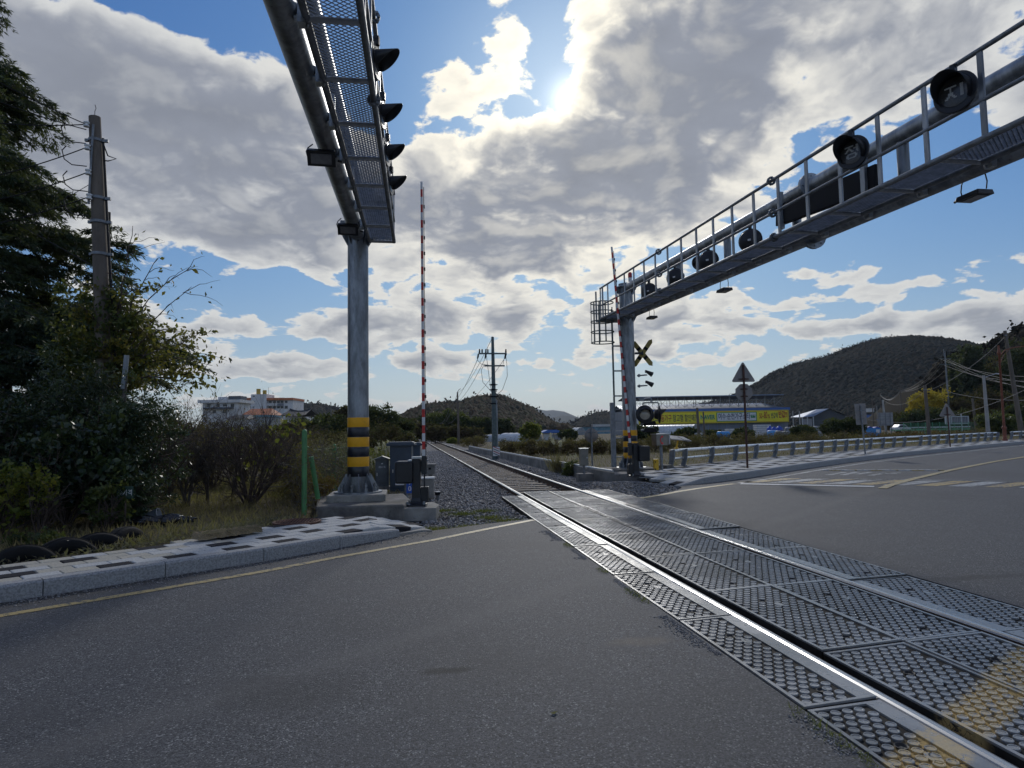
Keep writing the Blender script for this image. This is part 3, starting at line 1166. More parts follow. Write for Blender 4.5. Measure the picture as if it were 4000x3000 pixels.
def zR(p):
    d = (p.x - 6.28) * .86 + (p.y - 15.05) * .5
    return .17 * min(1, max(.05, d / 1.15))


pvL = thing('pavement', 'near left pavement of pale pavers with scattered black ones and granite kerb', 'pavement', (-3, 7.5, 0), kind='structure')
pvR = thing('pavement', 'long right pavement with checkered pavers curving behind the stop line', 'pavement', (10, 19, 0), kind='structure')
kerb_row(KL, zL, pvL)
kerb_row(KR[:10], zR, pvR)


def inner(pl, d):
    out = []
    for i, p in enumerate(pl):
        a, b = pl[max(0, i - 1)], pl[min(len(pl) - 1, i + 1)]
        t = Vector((b[0] - a[0], b[1] - a[1])).normalized()
        out.append((p[0] - t.y * d, p[1] + t.x * d))
    return out


# left pavement: from the kerb back to the planting
backL = [(-11, 3.2), (-7.7, 5.35), (-5.7, 6.50), (-4.02, 7.42), (-3.7, 7.60), (-3.48, 7.80), (-2.88, 8.20), (-2.58, 8.64), (-1.93, 9.36), (-1.38, 10.25), (-1.24, 10.4), (-.11, 10.13), (.10, 9.85), (.28, 9.3)]
polyL = inner(KL, .165) + backL[::-1]
paver_me = {}
for nm in ('paver_light', 'paver_beige', 'paver_dark'):
    for nme, sz in (('L', (.292, .194, .06)), ('R', (.29, .29, .06))):
        mb = MB()
        x, y, z = sz[0] / 2, sz[1] / 2, 0
        c = .006
        mb.add([(-x, -y, -.06), (x, -y, -.06), (x, y, -.06), (-x, y, -.06), (-x, -y, -c), (x, -y, -c), (x, y, -c), (-x, y, -c),
                (-x + c, -y + c, 0), (x - c, -y + c, 0), (x - c, y - c, 0), (-x + c, y - c, 0)],
               [(8, 9, 10, 11), (4, 5, 9, 8), (5, 6, 10, 9), (6, 7, 11, 10), (7, 4, 8, 11), (0, 1, 5, 4), (1, 2, 6, 5), (2, 3, 7, 6), (3, 0, 4, 7)])
        paver_me[nm + nme] = mb.mesh('paver', [nm])
mh = Vector((-1.58, 9.88, 0))
rowN = 14
darks = []
for r_ in range(rowN):
    pl = inner(KL + [(.9, 10.2), (1.7, 11.0)], .165 + .1 + r_ * .2)
    seq = arc(pl, .298)
    for j, (p, a) in enumerate(seq):
        off = .149 if r_ % 2 else 0
        p = p + Vector((math.cos(a), math.sin(a), 0)) * off
        if not inside(np.array([p.x]), np.array([p.y]), polyL)[0] or p.x < -7.5:
            continue
        if math.hypot(p.x - mh.x, p.y - mh.y) < .36:
            continue
        dark = rnd.random() < .36 and all(abs((p - q_).dot(Vector((math.cos(a), math.sin(a), 0)))) > .46 or abs((p - q_).dot(Vector((-math.sin(a), math.cos(a), 0)))) > .27 for q_ in darks)
        if dark:
            darks.append(p.copy())
        nm = 'paver_dark' if dark else ('paver_beige' if rnd.random() < max(0, min(.75, (-1.8 - p.x) * .4)) else 'paver_light')
        z = zL(p)
        if z < .022:
            continue
        o = link('paver', paver_me[nm + 'L'], pvL, loc=(p.x + 3, p.y - 7.5, z - .001 + rnd.uniform(-.0025, .0025)))
        nv = Vector((.17, .017, 1)) if z < .143 else Vector((0, 0, 1))
        nv += Vector((rnd.uniform(-.006, .006), rnd.uniform(-.006, .006), 0))
        o.rotation_euler = (Vector((0, 0, 1)).rotation_difference(nv).to_matrix() @ Matrix.Rotation(a + rnd.uniform(-.01, .01), 3, 'Z')).to_euler()
o = flat_poly('mortar_bed', inner(KL, .15)[:-2] + [(-.60, 9.0), (-.55, 10.1)] + backL[:11][::-1], .127, 'joint_sand', -.1)
o.parent = pvL
o.location = (3, -7.5, 0)
flat_poly('ramp_slab', [(-.5, 10.1), (.10, 9.9), (.30, 9.4), (.15, 9.45), (-.42, 9.0)], .018, 'concrete', -.1, kind='structure', label='low concrete edge where the left pavement ramps down')

# right pavement
backR = [(6.15, 17.3), (6.7, 18.4), (7.9, 19.4)] + inner(GR, -.22)[1:] + [(42, 41.2), (56, 49)]
polyR = inner(KR[:10], .17) + backR[::-1]
cntR = 0
restR = {k: MB() for k in ('paver_light', 'paver_dark', 'paver_beige')}
cand = []
for r_ in range(16):
    pl = inner(KR[:10], .165 + .15 + r_ * .298)
    for j, (p, a) in enumerate(arc(pl, .30)):
        if inside(np.array([p.x]), np.array([p.y]), polyR)[0] and p.x < 40:
            cand.append((p.length, p, a, r_, j))
cand.sort(key=lambda t: t[0])
for i, (_, p, a, r_, j) in enumerate(cand):
    dark = (j // 2 + r_ * 2) % 4 == 0 or rnd.random() < .07
    nm = 'paver_dark' if dark else ('paver_beige' if rnd.random() < .15 else 'paver_light')
    z = zR(p) - .001 + rnd.uniform(-.002, .002)
    if i < 300:
        o = link('paver', paver_me[nm + 'R'], pvR, loc=(p.x - 10, p.y - 19, z))
        nv = Vector((-.127, -.074, 1)) if .01 < z < .166 else Vector((rnd.uniform(-.005, .005), rnd.uniform(-.005, .005), 1))
        o.rotation_euler = (Vector((0, 0, 1)).rotation_difference(nv).to_matrix() @ Matrix.Rotation(a, 3, 'Z')).to_euler()
    else:
        ca, sa = math.cos(a) * .145, math.sin(a) * .145
        q4 = [(p.x + ca * u - sa * v, p.y + sa * u + ca * v, z) for u, v in ((-1, -1), (1, -1), (1, 1), (-1, 1))]
        restR[nm].add(q4 + [(x, y, z - .03) for x, y, z in q4], [(0, 1, 2, 3), (0, 4, 5, 1), (1, 5, 6, 2), (2, 6, 7, 3), (3, 7, 4, 0)])
allr = MB()
for k_, nm in enumerate(restR):
    allr.mat(k_).add(restR[nm].v, restR[nm].f)
allr.build('paver_field', list(restR), pvR, world=True, kind='stuff')
o = flat_poly('mortar_bed', inner(KR[:10], .15)[3:] + backR[::-1][:-1] + [(6.6, 17.2)], .15, 'joint_sand', -.1)
o.parent = pvR
o.location = (-10, -19, 0)
# ================================================================ crossing equipment
mat('galv', (.28, .30, .32), .45, metal=.7, var=.38, scale=7, detail=8, bump=.0008, bscale=50, dirt=(.15, .15, .145), col2=(.19, .20, .21), stretch=(1, 1, .3))
mat('galv_dull', (.22, .235, .25), .55, metal=.5, var=.25, scale=9, detail=8, dirt=(.14, .14, .14))
mat('galv_bright', (.50, .52, .53), .38, metal=.7, var=.15, scale=12)
mat('steel_green', (.10, .13, .13), .5, metal=.4, var=.25, scale=10)
mat('black_paint', (.012, .013, .016), .38, var=.4, scale=6, spec=.5)
mat('black_matt', (.010, .010, .012), .75, var=.4, scale=6, spec=.3)
mat('band_black', (.012, .015, .025), .32, var=.3, scale=3, spec=.6)
mat('band_yellow', (.86, .42, .02), .5, var=.08, scale=4, spec=.3, dirt=(.66, .34, .04))
mat('red', (.50, .025, .02), .4, var=.15, scale=8)
mat('white', (.68, .68, .67), .45, var=.1, scale=8, dirt=(.52, .51, .48))
mat('lens_dark', (.05, .045, .04), .18, var=.3, scale=60, spec=.7)
mat('lens_clear', (.36, .33, .27), .12, var=.15, scale=40, spec=.8)
mat('led_glyph', (.50, .50, .47), .5, var=.2, scale=90)
mat('glass_face', (.16, .16, .17), .15, var=.2, scale=8, spec=.8)
mat('cabinet_blue', (.045, .068, .10), .45, var=.2, scale=3, dirt=(.03, .04, .055))
mat('cabinet_grey', (.12, .14, .15), .5, var=.2, scale=4, dirt=(.07, .08, .08))
mat('label_white', (.75, .75, .73), .6, var=.05, scale=5)
mat('km_blue', (.02, .10, .48), .5, var=.1, scale=5)
mat('stainless', (.22, .21, .19), .35, metal=.6, var=.2, scale=6)
mat('yellow_box', (.70, .42, .02), .45, var=.12, scale=5, dirt=(.42, .26, .03))
mat('phone_red', (.75, .04, .05), .5, var=.1, scale=5)
mat('solar_back', (.30, .29, .28), .5, var=.15, scale=5)
mat('solar_face', (.02, .03, .06), .2, var=.2, scale=5)
mat('cross_yellow', (.42, .33, .10), .6, var=.25, scale=6, dirt=(.2, .16, .06))
mat('sign_back', (.27, .25, .235), .5, metal=.2, var=.12, scale=5, dirt=(.2, .18, .16))
mat('rusty_post', (.085, .042, .032), .8, var=.4, scale=14, bump=.002)
mat('rusty_orange', (.20, .065, .035), .7, var=.35, scale=12)
mat('green_post', (.085, .24, .09), .5, var=.2, scale=5, dirt=(.06, .2, .08))
mat('wire', (.012, .012, .013), .7, var=.1, scale=3)
mat('wire_pale', (.18, .18, .18), .6, var=.1, scale=3)


def flanged_base(mb, c, r, n=8, z=0):
    """gusset plates and anchor bolts round the foot of a steel column"""
    mb.lathe([(r + .24, z), (r + .24, z + .025), (r, z + .025)], (c[0], c[1], 0), 28, smooth=False)
    for k in range(n * 2):
        a = 2 * math.pi * k / (n * 2) + .1
        ca, sa = math.cos(a), math.sin(a)
        M_ = Matrix(((ca, -sa, 0, c[0]), (sa, ca, 0, c[1]), (0, 0, 1, 0), (0, 0, 0, 1)))
        if k % 2 == 0:
            pr = [(r - .01, z + .02), (r + .17, z + .02), (r + .17, z + .09), (r + .03, z + .34), (r - .01, z + .34)]
            vs = [M_ @ Vector((x, y, zz)) for y in (-.007, .007) for x, zz in pr]
            mb.add(vs, [(0, 1, 2, 3, 4), (9, 8, 7, 6, 5)] + [(i, (i + 1) % 5 + 0 if False else (i + 1) % 5, 5 + (i + 1) % 5, 5 + i) for i in range(5)], False)
        else:
            p = M_ @ Vector((r + .12, 0, z + .02))
            mb.cyl(p, p + Vector((0, 0, .16)), .018, n=8)
            mb.cyl(p, p + Vector((0, 0, .07)), .034, n=6, smooth=False)
            mb.cyl(p + Vector((0, 0, .10)), p + Vector((0, 0, .13)), .032, n=6, smooth=False)


def column(parent, base, r, z0, ztop, bands, ztop_band, mats=('band_yellow', 'band_black')):
    mb = MB()
    x, y = base
    mb.smooth = True
    mb.lathe([(r, z0), (r, ztop)], (x, y, 0), 40, cap=True)
    for zz in np.arange(z0 + 2.0, ztop, 1.35):
        mb.lathe([(r + .0005, zz - .006), (r + .0035, zz), (r + .0005, zz + .006)], (x, y, 0), 40, cap=False)
    col = mb.build('column', ['galv'], parent, world=True)
    hb = (ztop_band - bands[1]) / bands[0]
    for k in range(bands[0]):
        zt = ztop_band - k * hb
        MB().lathe([(r + .004, zt - hb + .002), (r + .006, zt - hb + .006), (r + .006, zt - .006), (r + .004, zt - .002)], (x, y, 0), 40, cap=False).build(
            'stripe_band', [mats[k % 2]], col, world=True)
    mb = MB()
    flanged_base(mb, base, r, 8, z0)
    mb.build('base_flange', ['galv'], parent, world=True)
    return col


def lamp_head(name, label, loc, rz, cat='signal light', glyph=None, group=None, rad=.215, hood=.80):
    """round black signal with back plate, hood and dark lens; faces local -Y"""
    t = thing(name, label, cat, loc, rz, group)
    Mx = Matrix.Rotation(math.pi / 2, 4, 'X')
    MB().lathe([(.001, -.02), (rad, -.02), (rad, .0), (rad - .01, .004), (rad * .72, .004)], (0, 0, 0), 32, Mx, smooth=False, cap=False).build('back_plate', ['black_paint'], t)
    MB().lathe([(.001, -.07), (rad * .80, -.065), (rad * .88, -.05), (rad * .90, -.02)], (0, 0, 0), 28, Mx, cap=False).build('housing', ['black_paint'], t)
    ln = MB().lathe([(rad * .70, .006), (rad * .5, .012), (.001, .016)], (0, 0, 0), 28, Mx, cap=False).build('lens', ['lens_dark'], t)
    # hood: upper two thirds of a cylinder cut on a slant
    mb = MB()
    n, r1 = 30, rad * hood
    vs = []
    for k in range(n + 1):
        a = math.radians(-38 + 256 * k / n)
        L = .05 + .19 * max(0, math.sin((a + R(38)) / R(256) * math.pi)) ** 1.1
        ca, sa = math.cos(a), math.sin(a)
        vs += [(r1 * ca, -.002, r1 * sa), (r1 * .98 * ca, -L, r1 * .98 * sa), ((r1 - .008) * ca, -L, (r1 - .008) * sa), ((r1 - .008) * ca, -.002, (r1 - .008) * sa)]
    fs = []
    for k in range(n):
        for j in range(3):
            fs.append((k * 4 + j, k * 4 + j + 1, (k + 1) * 4 + j + 1, (k + 1) * 4 + j))
    mb.add(vs, fs, True)
    mb.build('hood', ['black_paint'], t)
    MB().box((0, -.0, rad + .03), (.05, .06, .09)).cyl((-.03, .0, rad + .06), (.03, 0, rad + .06), .022, n=10).build('bracket', ['black_paint'], t)
    MB().box((0, .073, .0), (.055, .006, .035)).build('label_plate', ['label_white'], t)
    if glyph:
        # pixel characters on the dark face
        g_ = MB()
        cell = .0165
        rows = glyph.split('\n')
        h, w = len(rows), max(len(r_) for r_ in rows)
        for j, r_ in enumerate(rows):
            for i, ch in enumerate(r_):
                if ch == '#':
                    g_.box(((i - w / 2 + .5) * cell, -.018, (h / 2 - j - .5) * cell), (cell * .96, .003, cell * .96))
        g_.build('led_character', ['led_glyph'], ln, kind='stuff')
    return t


def gridwalk(parent, x0, x1, y0, y1, z, mb_name='grating'):
    """expanded metal sheet: real diamond openings, strands as flat strips"""
    mb = MB()
    pw, ph = .066, .026
    n = int((y1 - y0) / ph)
    m_ = int((x1 - x0) / pw) + 1
    V, Fs = [], []
    for j in range(n):
        y = y0 + j * ph
        for i in range(m_):
            xa = x0 + i * pw + (pw / 2 if j % 2 else 0)
            if xa + pw > x1 + .02:
                continue
            xm, xb = xa + pw / 2, xa + pw
            t = .0070
            for (p, q) in (((xa, y), (xm, y + ph)), ((xm, y + ph), (xb, y))):
                o = len(V)
                V += [(p[0], p[1] - t, z - .010), (q[0], q[1] - t, z - .010), (q[0], q[1] + t, z + .010), (p[0], p[1] + t, z + .010)]
                Fs.append((o, o + 1, o + 2, o + 3))
    me = np_mesh(mb_name, np.array(V), np.array(Fs), 'galv_dull')
    p = wloc(parent)
    o = link(mb_name, me, parent, loc=(-p.x, -p.y, -p.z), kind='stuff')
    return o


def ring_flange(mb, c, r, axis='Y', t=.03):
    Mx = Matrix.Rotation(math.pi / 2, 4, 'X') if axis == 'Y' else Matrix()
    mb.lathe([(r * .5, -t), (r, -t), (r, t), (r * .5, t)], c, 24, Mx, smooth=False, cap=False)
    for k in range(8):
        a = 2 * math.pi * k / 8
        p = Vector(c) + Vector((r * .78 * math.cos(a), 0, r * .78 * math.sin(a)))
        mb.cyl(p - Vector((0, t + .02, 0)), p + Vector((0, t + .02, 0)), .014, n=6, smooth=False)


def gantry(name, label, base, foot_z, tube_z, gap, yend, side, slope=0.0, skew=0.0, r=.12, colr=.17, top_band=1.58, nband=6, zband0=.58, ladder=False, joints=(), wall=(.26, .80), big=True, rjoints=None, rail_from=None, rail_to=None):
    """column with two long tubes over the road, walkway and handrails on the track side (side=+1/-1)"""
    x, y = base
    t = thing(name, label, 'gantry', (x, y, foot_z))
    column(t, base, colr, foot_z, tube_z + gap + .12, (nband, zband0), top_band)

    def ax(yy, dx=0.0, dz=0.0):
        s = y - yy
        return Vector((x + dx - s * skew, yy, tube_z + dz - s * slope))
    for nm, dz in (('lower_tube', 0), ('upper_tube', gap)):
        mb = MB()
        mb.cyl(ax(y - colr * .6, 0, dz), ax(yend, 0, dz), r, n=28)
        mb.build(nm, ['galv'], t, world=True)
        for j in (joints if big else ()):
            mb = MB()
            ring_flange(mb, ax(j, 0, dz), r + .09)
            mb.build('joint_flange', ['galv'], t, world=True)
    # collar with gusset plates where each tube meets the column
    for dz in (0, gap):
        mb = MB()
        c = (x, y, 0)
        z = tube_z + dz
        for k in range(10):
            a = 2 * math.pi * k / 10 + .3
            ca, sa = math.cos(a), math.sin(a)
            for zs in ((-.20, -.02),):
                vs = []
                for o in (-.006, .006):
                    for rr, zz in ((colr, z + zs[0]), (colr + .10, z + zs[1]), (colr + .12, z + .02), (colr, z + .02)):
                        vs.append((x + ca * rr - sa * o, y + sa * rr + ca * o, zz))
                mb.add(vs, [(0, 1, 2, 3), (7, 6, 5, 4), (0, 4, 5, 1), (1, 5, 6, 2), (2, 6, 7, 3)], False)
        mb.lathe([(colr, z + .02), (colr + .13, z + .02), (colr + .13, z + .045), (colr, z + .045)], c, 8, smooth=False, cap=False)
        mb.build('collar', ['galv'], t, world=True)
    MB().lathe([(colr + .01, tube_z + gap + .10), (colr + .012, tube_z + gap + .14), (.001, tube_z + gap + .19)], (x, y, 0), 24, cap=False).build('cap', ['galv_dull'], t, world=True)
    # uprights between tubes
    yy = y - 1.5
    while yy > yend + .5:
        MB().cyl(ax(yy, 0, r * .6), ax(yy, 0, gap - r * .6), .075, n=16).build('upright', ['galv'], t, world=True)
        yy -= 2.45
    # walkway
    wi, wo = side * wall[0], side * wall[1]
    wz = -.09
    ys, ye = y + .0, yend
    wk = thing('walkway', None, None, (0, 0, 0)) if False else None
    for dx in (wi, wo):
        MB().cyl(ax(ys, dx, wz), ax(ye, dx, wz), .033, n=12).build('walkway_edge', ['galv_dull'], t, world=True)
    yy = ys
    k = 0
    while yy > ye:
        mb = MB()
        mb.cyl(ax(yy, side * .10, wz), ax(yy, wo, wz), .028, n=10)
        mb.box(ax(yy, side * (r + .03), wz + .02), (.06, .10, .16))
        mb.cyl(ax(yy + .03, side * (r + .07), wz + .06), ax(yy + .03, side * (r + .07), wz - .06), .012, n=6)
        mb.build('cross_bar', ['galv_bright'], t, world=True)
        yy -= .98
        k += 1
    gw = gridwalk(t, 0, wall[1] - wall[0] - .04, 0, ys - ye, 0)
    gw.rotation_euler = (math.atan(slope), 0, -math.atan(skew))
    a = ax(ye, min(wi, wo) + .03, wz + .03)
    b = wloc(t)
    gw.location = (a.x - b.x, a.y - b.y, a.z - b.z)
    # handrails and stanchions
    rf, rt = rail_from or ys, rail_to or ye
    for nm, dz in (('handrail', .82), ('mid_rail', .30)):
        MB().cyl(ax(rf, wo, dz), ax(rt, wo, dz), .026 if dz > .5 else .022, n=12).build(nm, ['galv_dull'], t, world=True)
    yy = rf - .02
    i = 0
    while yy > rt:
        top = .82
        bot = wz if i % 2 == 0 else .30 * 0 + wz
        MB().box((ax(yy, wo, (top + bot) / 2)), (.022, .062, top - bot)).build('stanchion', ['galv_bright' if False else 'galv'], t, world=True)
        yy -= .74
        i += 1
    for j in (rjoints or joints):
        for dz in (.82, .30, wz):
            mb = MB()
            ring_flange(mb, ax(j, wo, dz), .07, t=.012)
            mb.build('rail_flange', ['galv_dull'], t, world=True)
    return t, ax


# ---- left gantry (its arm passes over the road towards and above the viewer)
PL = (-.92, 12.4)
gl, axL = gantry('signal_gantry', 'grey steel gantry on a column with orange and black bands whose arm comes overhead', PL, .31, 5.02, .83, .2, +1, slope=.012, skew=.016, r=.13,
                 colr=.188, top_band=1.66, nband=6, zband0=.60, joints=(6.9,), wall=(.20, .66), big=False)
pl = thing('gantry_footing', 'stepped concrete footing under the left banded column', 'footing', (-.8, 12.2, 0))
mb = MB()
mb.prism([(-1.52, 11.35), (-.10, 11.25), (.02, 11.95), (-.12, 13.3), (-1.75, 13.3)], -.1, .19)
mb.build('lower_block', ['concrete_old'], pl, world=True, bev=.03)
MB().box((-.92, 12.38, .245), (1.0, 1.0, .13)).build('upper_block', ['concrete'], pl, world=True, bev=.015)

# ---- right gantry
PR = (6.45, 19.0)
gr_, axR = gantry('signal_gantry', 'grey steel gantry behind the stop line with caged ladder and long sloping arm', PR, .22, 4.74, .83, 1.0, -1, slope=.033, skew=-.004,
                  colr=.205, top_band=1.33, nband=6, zband0=.34, joints=(9.72, ), rjoints=(9.54, 14.32))
fr = thing('gantry_footing', 'low concrete blocks under the right banded column', 'footing', (6.3, 18.9, 0))
MB().box((6.4, 19.0, .08), (1.5, 1.1, .28)).build('lower_block', ['concrete_old'], fr, world=True, bev=.02)

# ladder with safety cage on the right column
lx, ly = 6.45 - .42, 19.0 + .12
mb = MB()
for s in (-.17, .17):
    mb.cyl((lx + s * .25 - .0, ly + s, 1.9), (lx + s * .25, ly + s, 5.0), .018, n=8)
z = 2.0
lad = mb.build('ladder_rails', ['steel_green'], gr_, world=True)
while z < 5.0:
    MB().cyl((lx - .17 * .25, ly - .17, z), (lx + .17 * .25, ly + .17, z), .011, n=6).build('rung', ['steel_green'], lad, world=True)
    z += .28
for z in (2.35, 3.1, 3.85):
    MB().box((lx + .11, ly, z), (.26, .05, .04)).build('ladder_bracket', ['galv'], gr_, world=True)
cage = MB()
cx, cy, cr_ = lx - .30, ly, .34
ringz = [3.95, 4.27, 4.58, 4.88, 5.15]
for z in ringz:
    pts = [(cx + cr_ * math.cos(a), cy + cr_ * math.sin(a), z) for a in [2 * math.pi * k / 24 for k in range(25)]]
    MB().tube(pts, .017, 6, caps=False).build('cage_hoop', ['steel_green'], gr_, world=True)
for k in range(7):
    a = R(90 + 30 * k)
    MB().box((cx + cr_ * math.cos(a), cy + cr_ * math.sin(a), 4.55), (.012, .04, 1.2), rz=a + math.pi / 2 * 0).build('cage_strap', ['steel_green'], gr_, world=True)
for yy in (18.75, 19.45):
    MB().cyl((6.45 - .80, yy, 4.62), (6.45 - .80, yy, 5.56), .026, n=8).build('platform_post', ['galv'], gr_, world=True)
MB().box((6.45 - .45, 19.2, 4.63), (.7, .6, .03)).build('platform', ['galv_dull'], gr_, world=True)
# cable duct up the column
MB().box((5.93, 19.0, 1.2), (.13, .12, 1.9)).build('cable_duct', ['galv_dull'], gr_, world=True, bev=.008)
for z in (.55, 1.1, 1.6, 1.95):
    MB().box((6.05, 18.98, z), (.30, .04, .035)).build('duct_bracket', ['galv_dull'], gr_, world=True)

# ---- floodlights under the arms
def flood(loc, rz, label, tilt=0.0):
    t = thing('floodlight', label, 'floodlight', loc, rz, 'floodlights under the gantry arms')
    MB().box((0, 0, -.03), (.40, .26, .07), taper=.92).build('housing', ['black_paint'], t, bev=.008)
    MB().box((.0, -.0, -.068), (.29, .16, .012)).build('glass', ['glass_face'], t)
    for s_ in (-1, 1):
        MB().tube([(s_ * .2, 0, .0), (s_ * .22, 0, .10), (s_ * .20, 0, .2), (s_ * .14, 0, .30)], .009, 6).build('yoke_arm', ['black_paint'], t)
    MB().cyl((.23, .05, -.01), (.29, .05, -.03), .018, n=8).build('cable_gland', ['black_paint'], t)
    t.rotation_euler = (tilt, 0, rz)
    t.scale = (.84, .84, .84)
    return t


for yy, lb in ((8.15, 'second of the black floodlights under the left arm, halfway along'), (11.15, 'black floodlight under the left arm close to the column'), (4.35, 'black floodlight at the top edge under the left arm')):
    p = axL(yy, -.05, -.22)
    if yy < 5:
        p = axL(yy, -.42, -.16)
    flood(p, 0.05, lb, tilt=R(-35))
for yy, lb in ((17.2, 'black floodlight under the right arm nearest its column'), (13.0, 'black floodlight under the middle of the right arm'), (6.75, 'black floodlight under the right arm beside the picture edge')):
    flood(axR(yy, .10, -.27), R(90), lb, tilt=0)

# ---- signals
JI = "#######..##\n...#.....##\n...#.....##\n...#.....##\n..###....##\n..###....##\n.##.##...##\n##...##..##"
JEONG = "#######..##\n...#.....##\n..###..####\n.##.##...##\n##...##..##\n..........#\n..#######..\n.##.....##.\n.##.....##.\n..#######.."
lab4 = ['nearest of the hooded round signals along the left arm', 'second hooded round signal along the left arm', 'third hooded round signal along the left arm', 'hooded round signal on the left arm closest to the column']
for (px, py), lb in zip(((1480, 200), (1498, 415), (1512, 575), (1522, 700)), lab4):
    # stand on the handrail line of the left arm
    d = ray(px, py)[0]
    zt = 5.30
    p = Vector((0, 0, H)) + d * ((zt - H) / d.z)
    p = axL(p.y, .70, .24)
    lamp_head('signal_light', lb, p, R(78), group='round signals hung on the left arm', rad=.185, hood=.60)
for (px, py), gl_, lb, sc_ in (((3730, 360), JI, 'large round black signal showing a pale dotted character, near the picture edge', 1), ((3330, 595), JEONG, 'round black signal with a two-part dotted character on the right arm', 1)):
    d = ray(px, py)[0]
    p = Vector((0, 0, H)) + d * (5.62 / d.x)
    lamp_head('signal_light', lb, p, R(-68), glyph=gl_, group='round signals hung on the right arm')
for (px, py), lb in (((2932, 940), 'round black signal seen from behind, largest of four inside the right arm'), ((2768, 1018), 'round black signal seen from behind, second largest of four inside the right arm'),
                     ((2638, 1084), 'round black signal seen from behind, third of four inside the right arm'), ((2536, 1138), 'smallest round black signal seen from behind, next to the right column')):
    d = ray(px, py)[0]
    p = Vector((0, 0, H)) + d * (6.10 / d.x)
    t = lamp_head('signal_light', lb, p, R(133), group='signals facing away inside the right arm')
# long dark display board inside the right arm
a, b = ray(3040, 845)[0], ray(3430, 690)[0]
pa = Vector((0, 0, H)) + a * (6.2 / a.x)
pb = Vector((0, 0, H)) + b * (6.2 / b.x)
bd = thing('display_board', 'long flat black display board between the tubes of the right arm', 'display board', ((pa + pb) / 2))
mb = MB()
L_ = (pb - pa).length
ang = math.atan2((pb - pa).y, (pb - pa).x)
pit = math.asin((pb - pa).z / L_)
MB().box((0, 0, .0), (L_, .10, .34), M=Matrix.Rotation(ang, 4, 'Z') @ Matrix.Rotation(-pit, 4, 'Y')).build('case', ['black_matt'], bd, bev=.01)
for s in (-.42, .42):
    q = Matrix.Rotation(ang, 4, 'Z') @ Vector((L_ * s, 0, math.sin(pit) * L_ * s))
    MB().box(q + Vector((-.06, 0, .05)), (.06, .09, .62)).build('hanger', ['galv'], bd)
# small disc hanging behind the upper tube
lamp_head('signal_light', 'black round lamp seen edge-on under the upper right tube', axR(14.2, .1, .55), R(10), rad=.16)
bc = thing('warning_beacon', 'small red and white beacon on top of the right column', 'beacon', (6.5, 18.72, 5.72))
MB().cyl((0, 0, 0), (0, 0, .12), .055, n=14).build('base', ['white'], bc)
MB().lathe([(.06, .12), (.06, .24), (.04, .28), (.001, .29)], (0, 0, 0), 14, cap=False).build('lens', ['red'], bc)
sp_ = thing('bracket_box', 'small grey box bolted to the side of the left arm near its column', 'junction box', axL(11.7, -.19, -.02))
MB().box((0, 0, 0), (.09, .12, .16)).build('case', ['galv_dull'], sp_, bev=.006)

